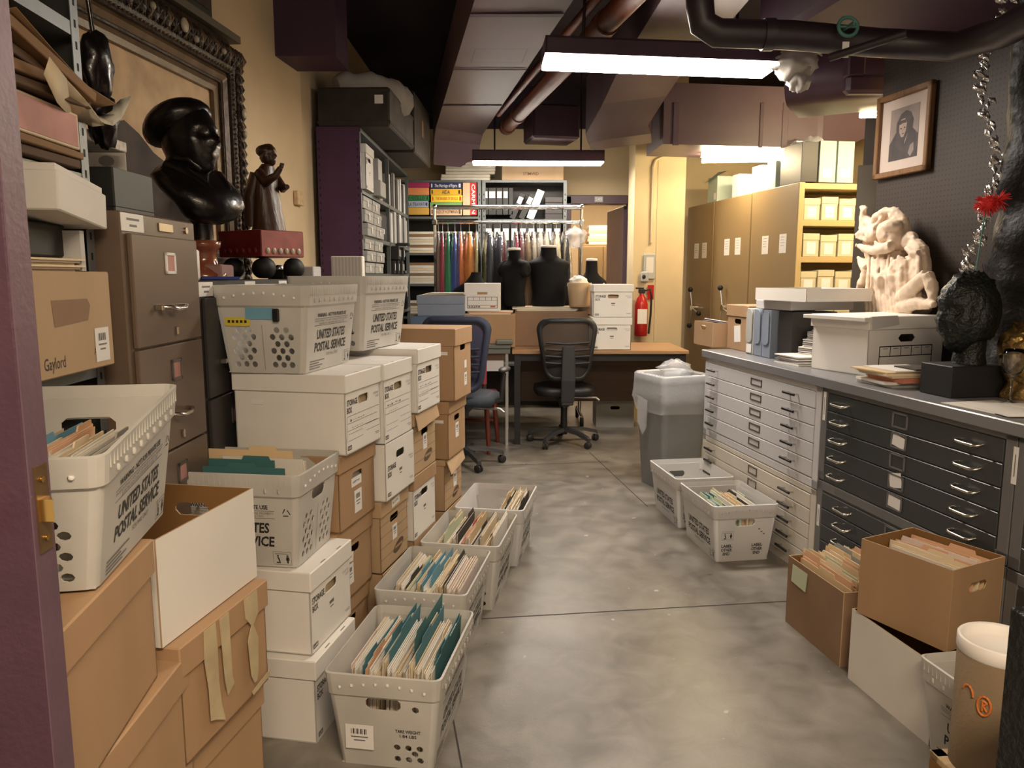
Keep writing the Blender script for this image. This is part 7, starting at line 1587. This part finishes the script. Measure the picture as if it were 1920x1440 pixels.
c = near_left((1.272, 2.165), 10.5, .285, .405); w1 = carton('open_carton', 'long white-sided open box under the big brown one', c, R(10.5), .285, .405, .262, 'white_board', 'kraft_in', group=GR)
c = near_left((1.345, 2.235), 27, .265, .325); c.z = .266; b2 = carton('open_carton', 'big brown open box with an oval hand hole, stacked on the white-sided one', c, R(27), .265, .325, .265, 'kraft', 'kraft_in', 'sn', group=GR)
items = [(-.10 + .013 * i, ('paper', 'manila_pale', 'manila_pale', 'peach', 'pale_pink', 'peach', 'manila_pale', 'peach', 'pale_pink', 'manila', 'peach', 'manila_pale', 'peach', 'pale_pink', 'peach', 'manila')[i], (2, 1, 3, 0)[i % 4], 12 - .4 * i, .006 * (i % 3), .010 * (i % 3)) for i in range(16)]
fill(b2, 'the big brown open box', items, y0=-.150, seed=22, scale=.98, span=(-.06, .085), lean=6)
c = near_left((1.47, 1.78), 10, .36, .40); tb = tub('white postal tub partly hidden behind the cardboard tube', near_left((1.300, 1.73), 10, .34, .42), R(10), ('plain', 'plain'))
fill(tb, 'the tub behind the cardboard tube', [(-.09 + .016 * i, ('peach', 'manila', 'paper', 'manila_pale', 'paper_warm', 'peach')[i % 6], (1, 2, 3)[i % 3], 6, .02, .05) for i in range(12)], seed=23, span=(-.12, .10), lean=4)
# cardboard tube
tp = atz(1852, 1200, .62)
ct = thing('cardboard_tube', 'thick cardboard tube with a white plastic cap', 'tube', (tp.x + .03, tp.y, 0), 0); m = MB(); m.lathe([(.0, 0), (.083, .0), (.083, .598), (.0, .598)], 'burlap', 36); m.build('tube_wall', ct)
m = MB(); m.lathe([(.083, .59), (.0855, .595), (.0855, .622), (.082, .625), (.074, .622), (.070, .604), (.0, .602)], 'cap_white', 36, caps=False); m.build('end_cap', ct)
m = MB()
for (a0, z) in ((197, .505), (222, .495)):
    for k in range(14 if a0 > 210 else 6):
        a = R(a0 + 9 * math.cos(k * 2 * math.pi / 14)); a2 = R(a0 + 9 * math.cos((k + 1) * 2 * math.pi / 14)); za, zb = z + .022 * math.sin(k * 2 * math.pi / 14), z + .022 * math.sin((k + 1) * 2 * math.pi / 14)
        p, q = V(.0838 * math.cos(a), .0838 * math.sin(a), za), V(.0838 * math.cos(a2), .0838 * math.sin(a2), zb); m.tube([p, q], .0028, 'ink_orange', 5)
def arc(a, z): return V(.0838 * math.cos(R(a)), .0838 * math.sin(R(a)), z)
for (a, z, a2, z2) in ((220, .483, 220, .507), (220, .507, 226, .503), (226, .503, 221, .495), (221, .495, 226, .484)): m.tube([arc(a, z), arc(a2, z2)], .0025, 'ink_orange', 5)
m.build('orange_stamp', ct)
p = atz(1742, 1418, .30); m = MB(); m.box(0, .30, -.20, 0, 0, .30, 'kraft_in', .002)
for (a, b2, c_, d_) in ((0, .30, -.03, 0), (0, .03, -.2, 0)): m.box(a, b2, c_, d_, .300, .318, 'wood_raw', .002)
m.build('wood_crate', loc=(p.x, p.y, 0), rz=R(6), label='pale wooden crate corner at the foot of the cardboard tube', cat='crate')
p = at(1893, 1135, 1.18); m = MB(); m.box(0, .30, -.35, 0, 0, p.z, 'bronze_green', .004); m.build('dark_case', loc=(p.x, 1.18, 0), rz=R(3), label='dark green-grey metal case standing closest to the camera', cat='case')
